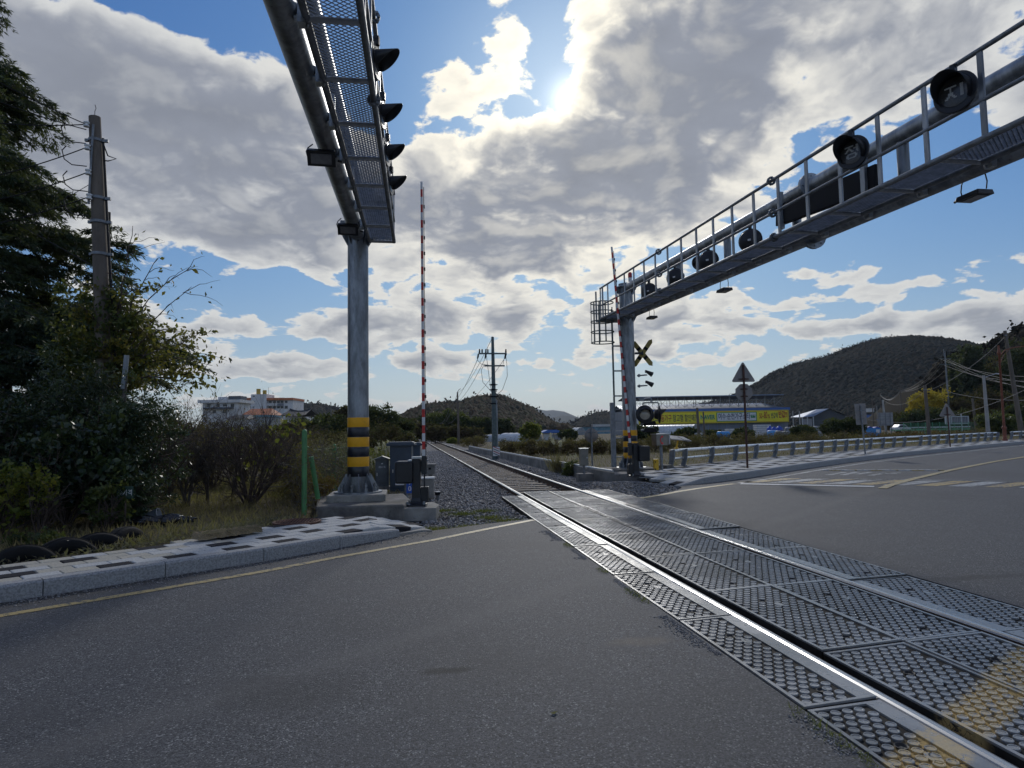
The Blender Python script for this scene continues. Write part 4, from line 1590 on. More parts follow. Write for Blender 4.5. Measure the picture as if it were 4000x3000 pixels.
# ---- barrier machines
def barrier(name, label, loc, rz, lean, lbl_arm, armlen=5.15, flip=1, cat='barrier gate', nb=36):
    t = thing(name, label, cat, loc, rz, 'level crossing barriers')
    f = flip
    mb = MB()
    n = 20
    prof = [(.19, 0), (.19, .03), (.14, .05), (.105, .09), (.085, .15), (.078, .24), (.076, .42)]
    # square flared foot
    vs = []
    for hw, z in [(.17, 0), (.17, .03), (.115, .045), (.09, .08), (.076, .14), (.070, .40), (.070, .80)]:
        vs += [(-hw, -hw, z), (hw, -hw, z), (hw, hw, z), (-hw, hw, z)]
    fs = [(0, 3, 2, 1)] + [(i * 4 + k, i * 4 + (k + 1) % 4, (i + 1) * 4 + (k + 1) % 4, (i + 1) * 4 + k) for i in range(6) for k in range(4)] + [(24, 25, 26, 27)]
    mb.add(vs, fs, False)
    mb.build('column', ['black_paint'], t, bev=.012)
    for sx in (-1, 1):
        for sy in (-1, 1):
            MB().cyl((sx * .14, sy * .14, .03), (sx * .14, sy * .14, .085), .022, n=6, smooth=False).build('anchor_bolt', ['galv_dull'], t)
    MB().box((-f * .20, 0, .575), (.30, .30, .38)).build('motor_box', ['black_paint'], t, bev=.03)
    MB().box((-f * .10, -.02, .775), (.07, .18, .025)).box((f * .01, 0, .82), (.17, .15, .035)).build('top_plate', ['galv_bright' if f > 0 else 'black_paint'], t, bev=.005)
    MB().box((-f * .02, -.0, .40), (.11, .12, .16), taper=.8).build('gusset', ['black_paint'], t)
    MB().cyl((f * .06, 0, .74), (f * .14, 0, .74), .035, n=12).box((f * .09, 0, .66), (.06, .05, .16)).build('shaft', ['black_paint'], t)
    cl = MB().box((f * .135, 0, .69), (.080, .10, .32)).build('arm_clamp', ['black_paint'], t, bev=.006)
    for z in (.57, .62, .76, .81):
        MB().cyl((f * .135 - .06, 0, z), (f * .135 + .06, 0, z), .012, n=6).build('clamp_bolt', ['galv_dull'], cl)
    # arm: striped tube with lamps down one side
    am = MB()
    ax0 = Vector((f * .130, -.02, .68))
    dv = Vector((math.sin(lean), 0, math.cos(lean)))
    sg = armlen / nb
    M_ = Matrix.Rotation(lean, 4, 'Y')
    for k in range(nb):
        a = ax0 + dv * (k * sg)
        w = .052 - .014 * k / nb
        am.mat(k % 2)
        am.box(a + dv * sg / 2, (w, .035, sg), M=M_)
    arm = am.build('arm', ['red', 'white'], t)
    arm['label'] = lbl_arm
    for k in range(int(armlen / .28) - 1):
        a = ax0 + dv * (.35 + k * .28)
        MB().box(a + Vector((.040, 0, 0)), (.024, .04, .055), M=M_).build('arm_lamp', ['black_paint'], arm)
    MB().tube([ax0 + dv * s + Vector((.036, -.01, 0)) for s in np.linspace(0, armlen * .98, 12)], .006, 5).build('lamp_cable', ['wire'], arm)
    # counterweight on a rod
    MB().cyl((f * .135, 0, .56), (f * .135, 0, .30), .014, n=8).build('rod', ['black_paint'], t)
    MB().box((f * .135, 0, .19), (.14, .12, .26)).build('counterweight', ['black_paint'], t, bev=.006)
    return t


bpL = G(1628, 1975, .12)
barrier('barrier_gate', 'black barrier machine with raised red and white arm by the left footing and grey cabinets', (bpL.x, bpL.y, .12), R(-8), 0.0, 'straight red and white striped arm', armlen=5.0, nb=36)
MB().prism([(-.17, bpL.y - .38), (.43, bpL.y - .42), (.50, bpL.y + .1), (.42, bpL.y + .5), (-.17, bpL.y + .5)], -.1, .12).build('barrier_plinth', ['concrete'], bev=.015,
    label='flat concrete slab under the left black barrier machine', cat='footing')
bpR = G(2483, 1862, .17)
t_ = barrier('barrier_gate', 'black barrier machine with leaning striped arm in front of the right banded column', (bpR.x, bpR.y, .17), R(8), R(-4.0), 'red and white striped arm leaning to the left', armlen=5.15, flip=-1)
MB().prism([(5.15, 17.2), (6.35, 17.5), (6.5, 18.35), (5.3, 18.3)], -.15, .165).build('barrier_plinth', ['concrete_old'], bev=.02, label='weathered concrete block under the right black barrier machine', cat='footing')
for i, (a, b, c, d_, e) in enumerate(((4.75, 17.9, .42, .36, .17), (5.30, 18.6, .62, .4, .16))):
    MB().box((a, b, 0), (c, d_, e * 2)).build('concrete_block', ['concrete_old'], bev=.02,
        label=['small square concrete block carrying the grey post box', 'weathered oblong concrete block between post box and barrier plinth'][i], cat='block')
pb_ = G(2335, 1875, 0)
pbx = thing('post_box', 'grey steel junction box on a short post beside the round sign back', 'junction box', (4.72, 17.85, .15))
MB().cyl((0, 0, 0), (0, 0, .25), .035, n=10).build('post', ['galv_dull'], pbx)
MB().box((0, 0, .46), (.22, .16, .46)).build('case', ['stainless'], pbx, bev=.01)
MB().box((0, 0, .70), (.25, .19, .02)).build('lid', ['galv_bright'], pbx)
MB().cyl((.07, -.085, .45), (.07, -.10, .45), .018, n=8).build('latch', ['galv_bright'], pbx)

# ---- things fixed to the right column: crossbuck, speakers, flashers
xb = thing('crossbuck', 'yellow and black crossing boards in an X beside the right column', 'crossbuck', (6.86, 18.86, 3.60))
for s, nm in ((1, 'board'), (-1, 'board')):
    Mb = Matrix.Rotation(R(-42), 4, 'Z') @ Matrix.Rotation(s * R(52), 4, 'Y')
    bo = MB().prism([(-.52, -.005), (-.44, -.005), (.44, -.005), (.52, -.005), (.52, .005), (-.52, .005)], 0, 0)
    bo = MB()
    pr = [(-.50, 0), (-.42, -.07), (.42, -.07), (.50, 0), (.42, .07), (-.42, .07)]
    Mr = Mb @ Matrix.Rotation(math.pi / 2, 4, 'X')
    bo.prism(pr, -.006 + s * .012, .006 + s * .012, M=Mr)
    o = bo.build('board', ['cross_yellow'], xb)
    for k in (-2, -1, 1, 2):
        MB().prism([(k * .17 - .045, -.069), (k * .17 + .045, -.069), (k * .17 + .045, .069), (k * .17 - .045, .069)], -.0085 + s * .012, .0085 + s * .012, M=Mr).build('black_bar', ['black_matt' if k % 2 else 'cross_yellow'], o)
MB().box((-.10, 0, 0), (.26, .05, .06)).cyl((0, -.04, 0), (0, .04, 0), .06, n=12).build('hub', ['black_paint'], xb)
for z, lb in ((2.93, 'upper small horn speaker on the right column'), (2.62, 'lower small horn speaker on the right column, below the other')):
    hs = thing('horn_speaker', lb, 'speaker', (6.66, 18.8, z))
    MB().cyl((0, 0, 0), (.30, 0, .02), .028, .02, n=8).box((.05, 0, 0), (.04, .05, .09)).build('arm', ['galv_dull'], hs)
    M_ = Matrix.Rotation(R(118), 4, 'Y')
    MB().lathe([(.03, -.06), (.045, .0), (.05, .03), (.075, .16), (.078, .17)], (.31, 0, .11), 14, M_, cap=False).build('horn', ['black_paint'], hs)
    MB().box((.27, 0, .12), (.05, .05, .08)).build('driver', ['black_paint'], hs)
fl = thing('pipe_bracket', 'pipe bracket on the right column holding the pair of round flashers', 'bracket', (6.66, 18.75, 2.22))
MB().cyl((0, 0, .0), (.36, 0, .03), .028, n=8).tube([(.36, 0, .03), (.38, 0, .03), (.38, 0, -.10)], .03, 8).tube([(.12, 0, -.20), (.12, 0, -.12), (.16, 0, -.09), (.58, 0, -.09), (.62, 0, -.12), (.62, 0, -.22)], .018, 8).box((.08, 0, .0), (.14, .09, .08)).build('pipe', ['galv_dull'], fl)


def flasher(loc, rz, label):
    t = thing('flasher', label, 'signal light', loc, rz, 'twin crossing flashers')
    Mx = Matrix.Rotation(math.pi / 2, 4, 'X')
    MB().lathe([(.12, -.05), (.265, -.012), (.27, 0), (.265, .01), (.155, .014)], (0, 0, 0), 32, Mx, cap=False).build('back_plate', ['black_paint'], t)
    MB().lathe([(.001, -.16), (.12, -.14), (.16, -.05)], (0, 0, 0), 24, Mx, cap=False).build('housing', ['black_paint'], t)
    MB().lathe([(.155, .016), (.12, .035), (.06, .05), (.001, .055)], (0, 0, 0), 28, Mx, cap=False).build('lens', ['lens_clear'], t)
    mb = MB()
    n, r1 = 24, .165
    vs = []
    for k in range(n + 1):
        a = R(200 + 140 * k / n) if False else R(-10 + 200 * k / n)
        L = .03 + .20 * math.sin(math.pi * k / n)
        vs += [(r1 * math.cos(a), 0, r1 * math.sin(a)), (r1 * math.cos(a), -L, r1 * math.sin(a))]
    mb.add(vs, [(2 * k, 2 * k + 1, 2 * k + 3, 2 * k + 2) for k in range(n)], True)
    mb.build('hood', ['black_paint'], t)
    return t


flasher((6.78, 18.6, 1.78), R(-4), 'round flasher facing the viewer beside the right column')
flasher((7.26, 18.7, 1.78), R(78), 'round flasher turned edge-on, outer one of the pair')
for z, lb in ((1.52, 'dark hooded lamp box under the round flashers'), (1.32, 'flat black box light on the right column just above the bands')):
    t = thing('lamp_box', lb, 'lamp box', (6.68, 18.7, z))
    MB().box((.27, 0, 0), (.40, .16, .13), taper=.8).build('case', ['black_matt'], t, bev=.02)
    MB().cyl((0, 0, 0), (.12, 0, 0), .03, n=8).build('arm', ['galv_dull'], t)

# ---- emergency phone, yellow box, solar panel
ph = thing('emergency_phone', 'steel emergency phone box with a red receiver symbol on a post', 'phone box', (7.20, 18.55, .1))
MB().cyl((.02, 0, 0), (.02, 0, .78), .045, n=14).build('post', ['galv_dull'], ph)
cs = MB().box((0, 0, .93), (.42, .26, .32), rz=R(14)).build('case', ['stainless'], ph, bev=.012)
MB().box((0, 0, 1.10), (.46, .30, .02), rz=R(14)).build('lid', ['galv_bright'], ph)
hsym = MB()
pts = []
for k in range(13):
    a = R(115 + 130 * k / 12)
    pts.append((-.045 + .085 * math.cos(a) + .05, 0, .93 + .105 * math.sin(a)))
M_ = Matrix.Rotation(R(14), 4, 'Z')
P3 = [M_ @ Vector((p[0], -.134, p[2])) for p in pts]
hsym.tube(P3, .013, 6)
for p in (P3[0], P3[-1]):
    hsym.box(p + Vector((.012, 0, 0)), (.055, .012, .05), rz=R(14))
hsym.build('receiver_symbol', ['phone_red'], cs, world=False)
MB().box((.235, -.02, .93), (.012, .19, .26), rz=R(14)).build('side_panel', ['label_white'], ph)
MB().box((.243, -.05, .88), (.006, .08, .10), rz=R(14)).build('sticker', ['yellow_box'], ph)
yb = thing('yellow_box', 'small upright yellow box standing against the phone post', 'box', (7.03, 18.5, .1))
MB().box((0, 0, .19), (.13, .12, .36)).build('case', ['yellow_box'], yb, bev=.008)
for z in (.09, .30):
    MB().box((-.035, -.062, z), (.025, .008, .055)).build('slot', ['black_matt'], yb)
MB().box((.0, 0, .375), (.14, .13, .012)).build('lid', ['yellow_box'], yb)
sp0 = G(2640, 1748, .8) if False else None
so = thing('solar_panel', 'tilted solar panel on a yellow bracket clamped to the guardrail end', 'solar panel', (8.25, 19.9, .80))
MB().cyl((0, 0, -.06), (.05, -.02, .20), .03, n=10).box((0, 0, -.06), (.11, .09, .04)).build('bracket', ['yellow_box'], so)
M_ = Matrix.Rotation(R(15), 4, 'Z') @ Matrix.Rotation(R(17), 4, 'X') @ Matrix.Rotation(R(6), 4, 'Y')
pn = MB().box((.04, 0, .25), (.78, .44, .03), M=M_).build('panel', ['solar_back'], so)
MB().box((.0, -.0, .233), (.20, .42, .012), M=M_).build('clamp_plate', ['yellow_box'], so)
MB().box((.25, -.0, .233), (.22, .34, .012), M=M_).build('inset', ['galv_dull'], so)

# ---- cabinets and small things by the left barrier
def cabinet(name, label, loc, w, d, h, mname, roof='flat', rz=0.0, cat='cabinet'):
    t = thing(name, label, cat, loc, rz)
    MB().box((0, 0, .04), (w, d, .08)).build('plinth', ['concrete'], t)
    MB().box((0, 0, .08 + h / 2), (w - .04, d - .04, h)).build('body', [mname], t, bev=.006)
    MB().box((0, -d / 2 + .012, .10 + h / 2), (w - .10, .018, h - .12)).build('door', [mname], t, bev=.006)
    MB().box((-w * .33, -d / 2 - .002, .08 + h * .45), (.025, .02, .07)).build('handle', ['galv_bright'], t)
    if roof == 'gable':
        mb = MB()
        z = .08 + h
        mb.add([(-w / 2 - .02, -d / 2 - .04, z), (w / 2 + .02, -d / 2 - .04, z), (w / 2 + .02, d / 2 + .02, z), (-w / 2 - .02, d / 2 + .02, z), (0, -d / 2 - .04, z + .07), (0, d / 2 + .02, z + .07)],
               [(0, 1, 4), (1, 2, 5, 4), (2, 3, 5), (3, 0, 4, 5), (3, 2, 1, 0)], False)
        mb.build('roof', [mname], t)
    else:
        MB().box((0, 0, .08 + h + .03), (w + .10, d + .10, .06)).box((0, 0, .08 + h + .07), (w + .02, d + .02, .03)).build('roof', [mname], t, bev=.008)
        for s in (-1, 1):
            MB().tube([(s * w * .35 - .02, 0, .08 + h + .08), (s * w * .35 - .02, 0, .08 + h + .12), (s * w * .35 + .02, 0, .08 + h + .12), (s * w * .35 + .02, 0, .08 + h + .08)], .006, 6).build('lifting_eye', ['galv_dull'], t)
    return t


p = G(1497, 1920, 0)
c1 = cabinet('control_cabinet', 'small grey pitched-roof cabinet with white numbers between footing and blue cabinet', (p.x, 15.6, .08), .34, .30, .62, 'cabinet_grey', 'gable')
text_obj('number_lettering', '8841B', 'label_white', c1, (-.075, -.152, .50), .15, .045)
MB().box((.0, -.152, .60), (.035, .004, .025)).build('number_plate', ['label_white'], c1)
q1, q2 = D(1527, 1900, 15.0), D(1612, 1900, 15.0)
c2 = cabinet('control_cabinet', 'tall dark blue equipment cabinet right behind the barrier machine', ((q1.x + q2.x) / 2, 15.4, -.02), .52, .46, 1.02, 'cabinet_blue', rz=R(-6))
q1, q2 = D(1575, 1800, 18.6), D(1640, 1800, 18.6)
cabinet('control_cabinet', 'farther dark blue cabinet by the track, partly behind the first one', ((q1.x + q2.x) / 2 + .02, 19.2, -.1), .50, .44, 1.02, 'cabinet_blue', rz=R(-4))
q1 = D(1582, 1900, 14.2)
sg_ = thing('notice_sign', 'white notice board with red border on a post behind the barrier motor box', 'sign', (q1.x - .04, q1.y, -.11))
MB().cyl((.06, .0, 0), (.06, .0, .62), .025, n=8).build('post', ['galv_dull'], sg_)
MB().box((0, -.03, .56), (.32, .010, .36)).build('board', ['label_white'], sg_)
mb = MB()
mb.box((0, -.037, .455), (.27, .004, .010)).box((0, -.037, .72), (.27, .004, .010)).box((-.13, -.037, .585), (.010, .004, .27)).box((.13, -.037, .585), (.010, .004, .27))
mb.cyl((-.05, -.036, .53), (-.05, -.040, .53), .035, n=20)
mb.build('red_border', ['red'], sg_)
text_obj('sign_lettering', '鐵', 'red', sg_, (.085, -.038, .40), .035, .035)
text_obj('sign_lettering', '접근금지', 'red', sg_, (-.005, -.038, .47), .12, .03)
q1 = D(1600, 1898, 13.9)
km = thing('kilometre_post', 'small blue marker plate reading 90 on a round grey post', 'marker post', (q1.x, q1.y, -.03))
MB().cyl((-.07, .04, 0), (-.07, .04, .36), .04, n=12).build('post', ['galv_dull'], km)
MB().box((.0, 0, .30), (.13, .012, .30)).build('plate', ['km_blue'], km)
text_obj('number_lettering', '9', 'label_white', km, (-.03, -.008, .325), .065, .10, bold=.02)
text_obj('number_lettering', '0', 'label_white', km, (-.03, -.008, .195), .065, .10, bold=.02)
q1 = D(1662, 1870, 14.6)
tb = thing('track_box', 'pale grey trackside box with flat lid behind the left counterweight', 'box', (q1.x + .05, q1.y, -.05))
MB().box((0, 0, .2), (.26, .22, .42)).build('case', ['concrete'], tb, bev=.02)
MB().box((0, 0, .43), (.29, .25, .04)).build('lid', ['label_white'], tb, bev=.01)
q1 = D(1678, 1795, 19.5)
tb = thing('track_box', 'grey concrete box with overhanging lid beside the rail', 'box', (q1.x + .02, q1.y, -.1))
MB().box((0, 0, .38), (.26, .26, .26)).box((0, 0, .12), (.12, .12, .3)).build('case', ['concrete'], tb, bev=.01)
MB().box((-.04, 0, .53), (.42, .32, .045)).build('lid', ['concrete'], tb, bev=.008)
MB().box((-.02, -.135, .42), (.07, .01, .06)).build('opening', ['black_matt'], tb)
q1 = G(1710, 1958, -.06)
sl_ = thing('ground_lamp', 'low black-topped lamp stake standing in the ballast', 'lamp', q1)
MB().cyl((0, 0, 0), (0, 0, .13), .018, .045, n=12).build('stake', ['galv_dull'], sl_)
MB().cyl((0, 0, .13), (0, 0, .19), .055, .065, n=14).build('head', ['black_matt'], sl_)
MB().cyl((0, 0, .19), (0, 0, .20), .05, n=14).build('lens', ['label_white'], sl_)

# ---- round sign back
q1 = G(2340, 1835, 0)
rs_ = thing('round_sign', 'round traffic sign seen from behind on a thin grey post', 'traffic sign', (5.72, 20.6, 0))
MB().cyl((0, 0, 0), (0, 0, 1.46), .028, n=10).build('post', ['galv_dull'], rs_)
MB().lathe([(.001, 0), (.225, 0), (.225, .01), (.001, .012)], (0, .035, 1.18), 36, Matrix.Rotation(R(90), 4, 'X'), cap=False).build('disc', ['sign_back'], rs_)
for z in (1.09, 1.27):
    MB().box((0, .015, z), (.28, .02, .025)).box((0, -.02, z), (.08, .05, .04)).build('clamp', ['galv_dull'], rs_)

# ---- road signs seen from behind
def back_sign(name, label, loc, h, shape, mpost, rad=.0, lean=0.0, w=.0):
    t = thing(name, label, 'traffic sign', loc)
    t.rotation_euler = (0, lean, R(-12))
    MB().cyl((0, 0, -.05), (0, 0, h), .032, n=10).build('post', [mpost], t)
    for (kind, zc_, s) in shape:
        Mx = Matrix.Translation((0, .045, zc_)) @ Matrix.Rotation(R(90), 4, 'X')
        if kind == 'tri':
            pr = []
            for k in range(3):
                a = R(90 + 120 * k)
                cx_, cy_ = s * .9 * math.cos(a), s * .9 * math.sin(a)
                for j in (-1, 0, 1):
                    pr.append((cx_ + s * .1 * math.cos(a + j * R(50)), cy_ + s * .1 * math.sin(a + j * R(50))))
        elif kind == 'oct':
            pr = [(s * math.cos(R(22.5 + 45 * k)), s * math.sin(R(22.5 + 45 * k))) for k in range(8)]
        else:
            pr = [(-s[0], -s[1]), (s[0], -s[1]), (s[0], s[1]), (-s[0], s[1])]
        MB().prism(pr, -.004, .004, M=Mx).build('plate', ['sign_back'], t)
        ss = s if not isinstance(s, tuple) else s[1]
        for dz in (-ss * .45, ss * .35) if kind != 'tri' else (-ss * .32,):
            MB().box((0, .022, zc_ + dz), (ss * .8, .02, .03)).box((0, -.02, zc_ + dz), (.09, .06, .045)).build('clamp', [mpost], t)
    return t


b0 = G(2920, 1828, .17)
back_sign('traffic_sign', 'triangle above octagon sign backs on a rusty post in the right pavement', b0, 3.02, [('tri', 2.72, .375), ('oct', 2.21, .265)], 'rusty_post')
b0 = G(3380, 1774, .17)
back_sign('traffic_sign', 'tall oblong sign back on a leaning grey post along the right pavement', b0, 1.98, [('rect', 1.63, (.22, .43))], 'galv_dull', lean=R(-2.5))
b0 = G(3712, 1745, .17)
back_sign('traffic_sign', 'triangular sign back on a rusty post farther along the right pavement', b0, 2.02, [('tri', 1.78, .43)], 'rusty_post', lean=R(-1))

# ---- guardrail
mat('rail_tube', (.85, .86, .85), .30, metal=.75, var=.15, scale=8, dirt=(.38, .38, .36))
mat('rail_post', (.20, .22, .24), .55, metal=.3, var=.2, scale=8, dirt=(.12, .13, .13))
gd = thing('guardrail', 'long pale two-rail pedestrian guardrail on curved grey posts along the right pavement', 'guardrail', (10, 21.4, .17))
pm = MB()
pr = []
for k in range(9):
    t = k / 8
    z = .02 + .52 * t
    xo = .10 * math.sin(t * math.pi * .62) + .02
    pr.append((-xo, z))
pv, pf = [], []
wts = [(-.055, .055)]
for (yo, z) in pr:
    pv += [(-.03, yo - .035, z), (.03, yo - .035, z), (.03, yo - .02, z), (-.03, yo - .02, z)]
for k in range(8):
    for j in range(4):
        pf.append((k * 4 + j, k * 4 + (j + 1) % 4, (k + 1) * 4 + (j + 1) % 4, (k + 1) * 4 + j))
pm.add(pv, pf, False)
web = [(yo - .02, z) for yo, z in pr] + [(.01, .50), (.03, .38), (.04, .2), (.09, .02)]
for sx in (-.0045,):
    vs = [(x, y, z) for x in (-.005, .005) for y, z in web]
    n_ = len(web)
    pm.add(vs, [tuple(range(n_)), tuple(range(2 * n_ - 1, n_ - 1, -1))] + [(k, n_ + k, n_ + (k + 1) % n_, (k + 1) % n_) for k in range(n_)], False)
pm.box((0, .02, .012), (.14, .22, .024))
pmesh = pm.mesh('post', ['rail_post'])
GRp = [Vector((x, y, .17)) for x, y in GR]
dirs = []
for i, p in enumerate(GRp):
    d = (GRp[min(i + 1, len(GRp) - 1)] - GRp[max(0, i - 1)])
    dirs.append(math.atan2(d.y, d.x))
allp = []
for i, (p, a) in enumerate(zip(GRp, dirs)):
    if i and (GRp[i] - GRp[i - 1]).length > 2.2:
        mid_ = (GRp[i] + GRp[i - 1]) / 2
        allp.append((mid_, (dirs[i] + dirs[i - 1]) / 2))
    allp.append((p, a))
for p, a in allp:
    o = link('post', pmesh, gd, loc=p - gd.location)
    o.rotation_euler.z = a
for i in range(len(allp) - 1):
    (p, a), (q, b) = allp[i], allp[i + 1]
    for z, r_ in ((.50, .047), (.25, .034)):
        n0 = Vector((-math.sin(a), math.cos(a), 0)) * .0
        MB().cyl(p + Vector((0, 0, z)), q + Vector((0, 0, z)), r_, n=12).build('top_rail' if z > .4 else 'lower_rail', ['rail_tube'], gd, world=True)
kb = MB()
for i in range(len(allp) - 1):
    (p, a), (q, b) = allp[i], allp[i + 1]
    c = (p + q) / 2
    kb.box((c.x, c.y, .07), ((q - p).length + .02, .34, .20), rz=math.atan2((q - p).y, (q - p).x))
p = allp[0][0]
kb.box((p.x - .35, p.y - .35, .12), (.5, .4, .3), rz=.8)
kb.build('rail_kerb', ['concrete_old'], gd, world=True, kind='stuff')
g2 = thing('guardrail', 'next stretch of pale guardrail beyond the rusty lamp post at the picture edge', 'guardrail', (41.5, 40.6, .17))
for k in range(4):
    p = Vector((41.0 + k * 1.7, 40.3 + k * .95, .17))
    o = link('post', pmesh, g2, loc=p - g2.location)
    o.rotation_euler.z = R(29)
    if k:
        for z, r_ in ((.50, .047), (.25, .034)):
            MB().cyl(pp + Vector((0, 0, z)), p + Vector((0, 0, z)), r_, n=10).build('top_rail' if z > .4 else 'lower_rail', ['rail_tube'], g2, world=True)
    pp = p

# ---- manhole cover and rubbish on the left
mhc = thing('manhole_cover', 'round rusty manhole cover set in the left pavement by the footing', 'manhole cover', (mh.x, mh.y, .147))
MB().lathe([(.33, -.02), (.33, .006), (.30, .008), (.30, .002), (.001, .002)], (0, 0, 0), 36, smooth=False, cap=False).build('frame', ['rust'], mhc)
mb = MB()
for i in range(-6, 7):
    for j in range(-6, 7):
        if math.hypot(i, j) < 6.2:
            mb.box((i * .044, j * .044, .006), (.028, .028, .008), rz=.78)
mb.build('tread', ['rust'], mhc, kind='stuff')
# ================================================================ plants
leaf_mat('leaf_dark', [(.010, .020, .014), (.016, .034, .018), (.026, .050, .020), (.05, .075, .022)], rough=.35, trans=.18, spec=.5)
leaf_mat('leaf_glossy', [(.014, .030, .016), (.022, .048, .022), (.035, .066, .026), (.075, .105, .04)], rough=.42, trans=.15, spec=.5)
leaf_mat('leaf_lime', [(.05, .08, .015), (.11, .14, .02), (.20, .20, .03), (.34, .30, .04)], rough=.5, trans=.4)
leaf_mat('leaf_yellow', [(.05, .05, .015), (.11, .09, .02), (.24, .18, .03), (.07, .09, .02)], rough=.5, trans=.45)
leaf_mat('needle', [(.012, .028, .024), (.020, .042, .030), (.030, .058, .036), (.050, .074, .038)], rough=.6, trans=.25, spec=.3)
leaf_mat('leaf_brown', [(.06, .040, .026), (.11, .070, .042), (.16, .10, .058), (.10, .09, .045)], rough=.8, trans=.3, spec=.2)
leaf_mat('leaf_rust', [(.06, .022, .012), (.12, .045, .02), (.16, .075, .035), (.09, .06, .035)], rough=.8, trans=.3, spec=.2)
leaf_mat('leaf_dry', [(.10, .085, .06), (.17, .145, .105), (.24, .21, .16), (.13, .12, .07)], rough=.9, trans=.35, spec=.2)
leaf_mat('leaf_mid', [(.020, .035, .012), (.035, .058, .016), (.060, .085, .022), (.10, .11, .03)], rough=.55, trans=.3)
leaf_mat('leaf_far', [(.018, .032, .018), (.030, .048, .022), (.050, .068, .028), (.085, .085, .035)], rough=.7, trans=.2, spec=.2)
leaf_mat('leaf_far_brown', [(.035, .028, .018), (.062, .045, .026), (.095, .062, .034), (.06, .062, .03)], rough=.8, trans=.2, spec=.2)
leaf_mat('grass_dry', [(.13, .095, .055), (.20, .145, .085), (.27, .205, .125), (.10, .085, .04)], rough=.8, trans=.4, spec=.2)
leaf_mat('grass_green', [(.04, .06, .012), (.075, .10, .02), (.12, .14, .03), (.20, .17, .06)], rough=.7, trans=.4, spec=.2)
leaf_mat('plume', [(.42, .39, .33), (.55, .52, .45), (.66, .63, .56), (.35, .31, .25)], rough=.9, trans=.5, spec=.1)
leaf_mat('ginkgo', [(.40, .26, .02), (.55, .38, .03), (.65, .48, .05), (.30, .24, .03)], rough=.6, trans=.4)
mat('bark', (.055, .043, .034), .9, var=.45, scale=8, bump=.01, bscale=18, stretch=(1, 1, .3))
mat('bark_grey', (.10, .088, .078), .9, var=.4, scale=9, bump=.004, stretch=(1, 1, .3))
mat('twig', (.095, .070, .058), .85, var=.4, scale=6)
mat('twig_grey', (.12, .105, .09), .9, var=.35, scale=6)


def cedar(name, label, base, h, rad, rs, zmin=1.5, lean=(0, 0), nn=1.0, az=None):
    t = thing(name, label, 'tree', base, group=None)
    b = Vector((0, 0, 0))
    mb = MB()
    top = Vector((lean[0], lean[1], h))
    tp = [b.lerp(top, k / 10) + Vector((rs.normal() * .03, rs.normal() * .03, 0)) for k in range(11)]
    mb.tube(tp, .22, 10, r1=.05)
    mb.build('trunk', ['bark'], t)
    br = MB()
    P, Dn, Vv = [], [], []
    z = zmin
    while z < h - .3:
        f = z / h
        L0 = rad * (1 - f) ** .62 * (.75 + .25 * math.sin(z * 2.1))
        for k in range(rs.randint(4, 6)):
            a = rs.uniform(0, 2 * math.pi) if az is None or rs.rand() < .4 else rs.uniform(*az)
            L = L0 * rs.uniform(.6, 1.15)
            o = b.lerp(top, f)
            pts = [o]
            m = 7
            dirh = Vector((math.cos(a), math.sin(a), 0))
            for i in range(m):
                u = (i + 1) / m
                pts.append(o + dirh * (L * u) + Vector((rs.normal() * .05, rs.normal() * .05, .30 * L * u - .42 * L * u * u + rs.normal() * .03)))
            br.tube(pts, .035 * L / rad + .012, 4, r1=.006, caps=False)
            # side sprays, drooping
            ns = int(14 * L)
            shade = rs.uniform(.1, .9)
            for s in range(ns):
                u = rs.uniform(.22, 1)
                q = pts[0].lerp(pts[-1], u)
                i = min(m - 1, int(u * m))
                q = pts[i].lerp(pts[i + 1], u * m - i)
                side = Vector((-dirh.y, dirh.x, 0)) * (1 if rs.rand() < .5 else -1)
                sl = L * (.16 + .26 * (1 - u)) * rs.uniform(.6, 1.2) + .12
                sd_ = (side * .8 + dirh * rs.uniform(.2, .9)).normalized()
                e = [q + sd_ * (sl * w) + Vector((0, 0, -.42 * sl * w * w + .05 * sl * w)) for w in (0, .35, .7, 1.0)]
                cnt = int(30 * sl * nn) + 4
                w = rs.uniform(0, 1, cnt)
                ea, eb = np.array(e[0]), np.array(e[-1])
                mid = np.array(e[2])
                pp = (1 - w)[:, None] ** 2 * ea + 2 * (w * (1 - w))[:, None] * mid + (w ** 2)[:, None] * eb
                pp = pp + rs.normal(size=(cnt, 3)) * np.array([.03, .03, .018])
                P.append(pp)
                dd = np.tile(np.array(sd_ + Vector((0, 0, -.55))), (cnt, 1))
                Dn.append(dd)
                Vv.append(np.full(cnt, shade) + rs.normal(size=cnt) * .2)
        z += rs.uniform(.20, .34)
    br.build('branches', ['bark'], t, kind='stuff')
    P, Dn, Vv = np.concatenate(P), np.concatenate(Dn), np.concatenate(Vv)
    leaf_obj('needles', leaves(P, .125, .22, 'needle', Dn, .45, rs, vals=Vv), t, kind='stuff')
    return t


def bush(name, label, base, radii, mname, rs, ncl=60, per=60, size=.07, aspect=.5, group=None, twig='twig', ntw=10, h0=None, cr=.22, cat='shrub', surf=.5, up=0.0):
    t = thing(name, label, cat, base, group=group)
    cz = radii[2] * .95 if h0 is None else h0
    p, v = clumps((0, 0, cz), radii, ncl, per, rs, cr=cr, surf=surf, flat=.05)
    leaf_obj('foliage', leaves(p, size, aspect, mname, None, 1, rs, vals=v, up=up), t, kind='stuff')
    mb, _ = twigs((0, 0, -.05), cz + radii[2] * .9, .5, ntw, rs, depth=2, r0=.018 + radii[2] * .008)
    mb.build('branches', [twig], t, kind='stuff')
    return t


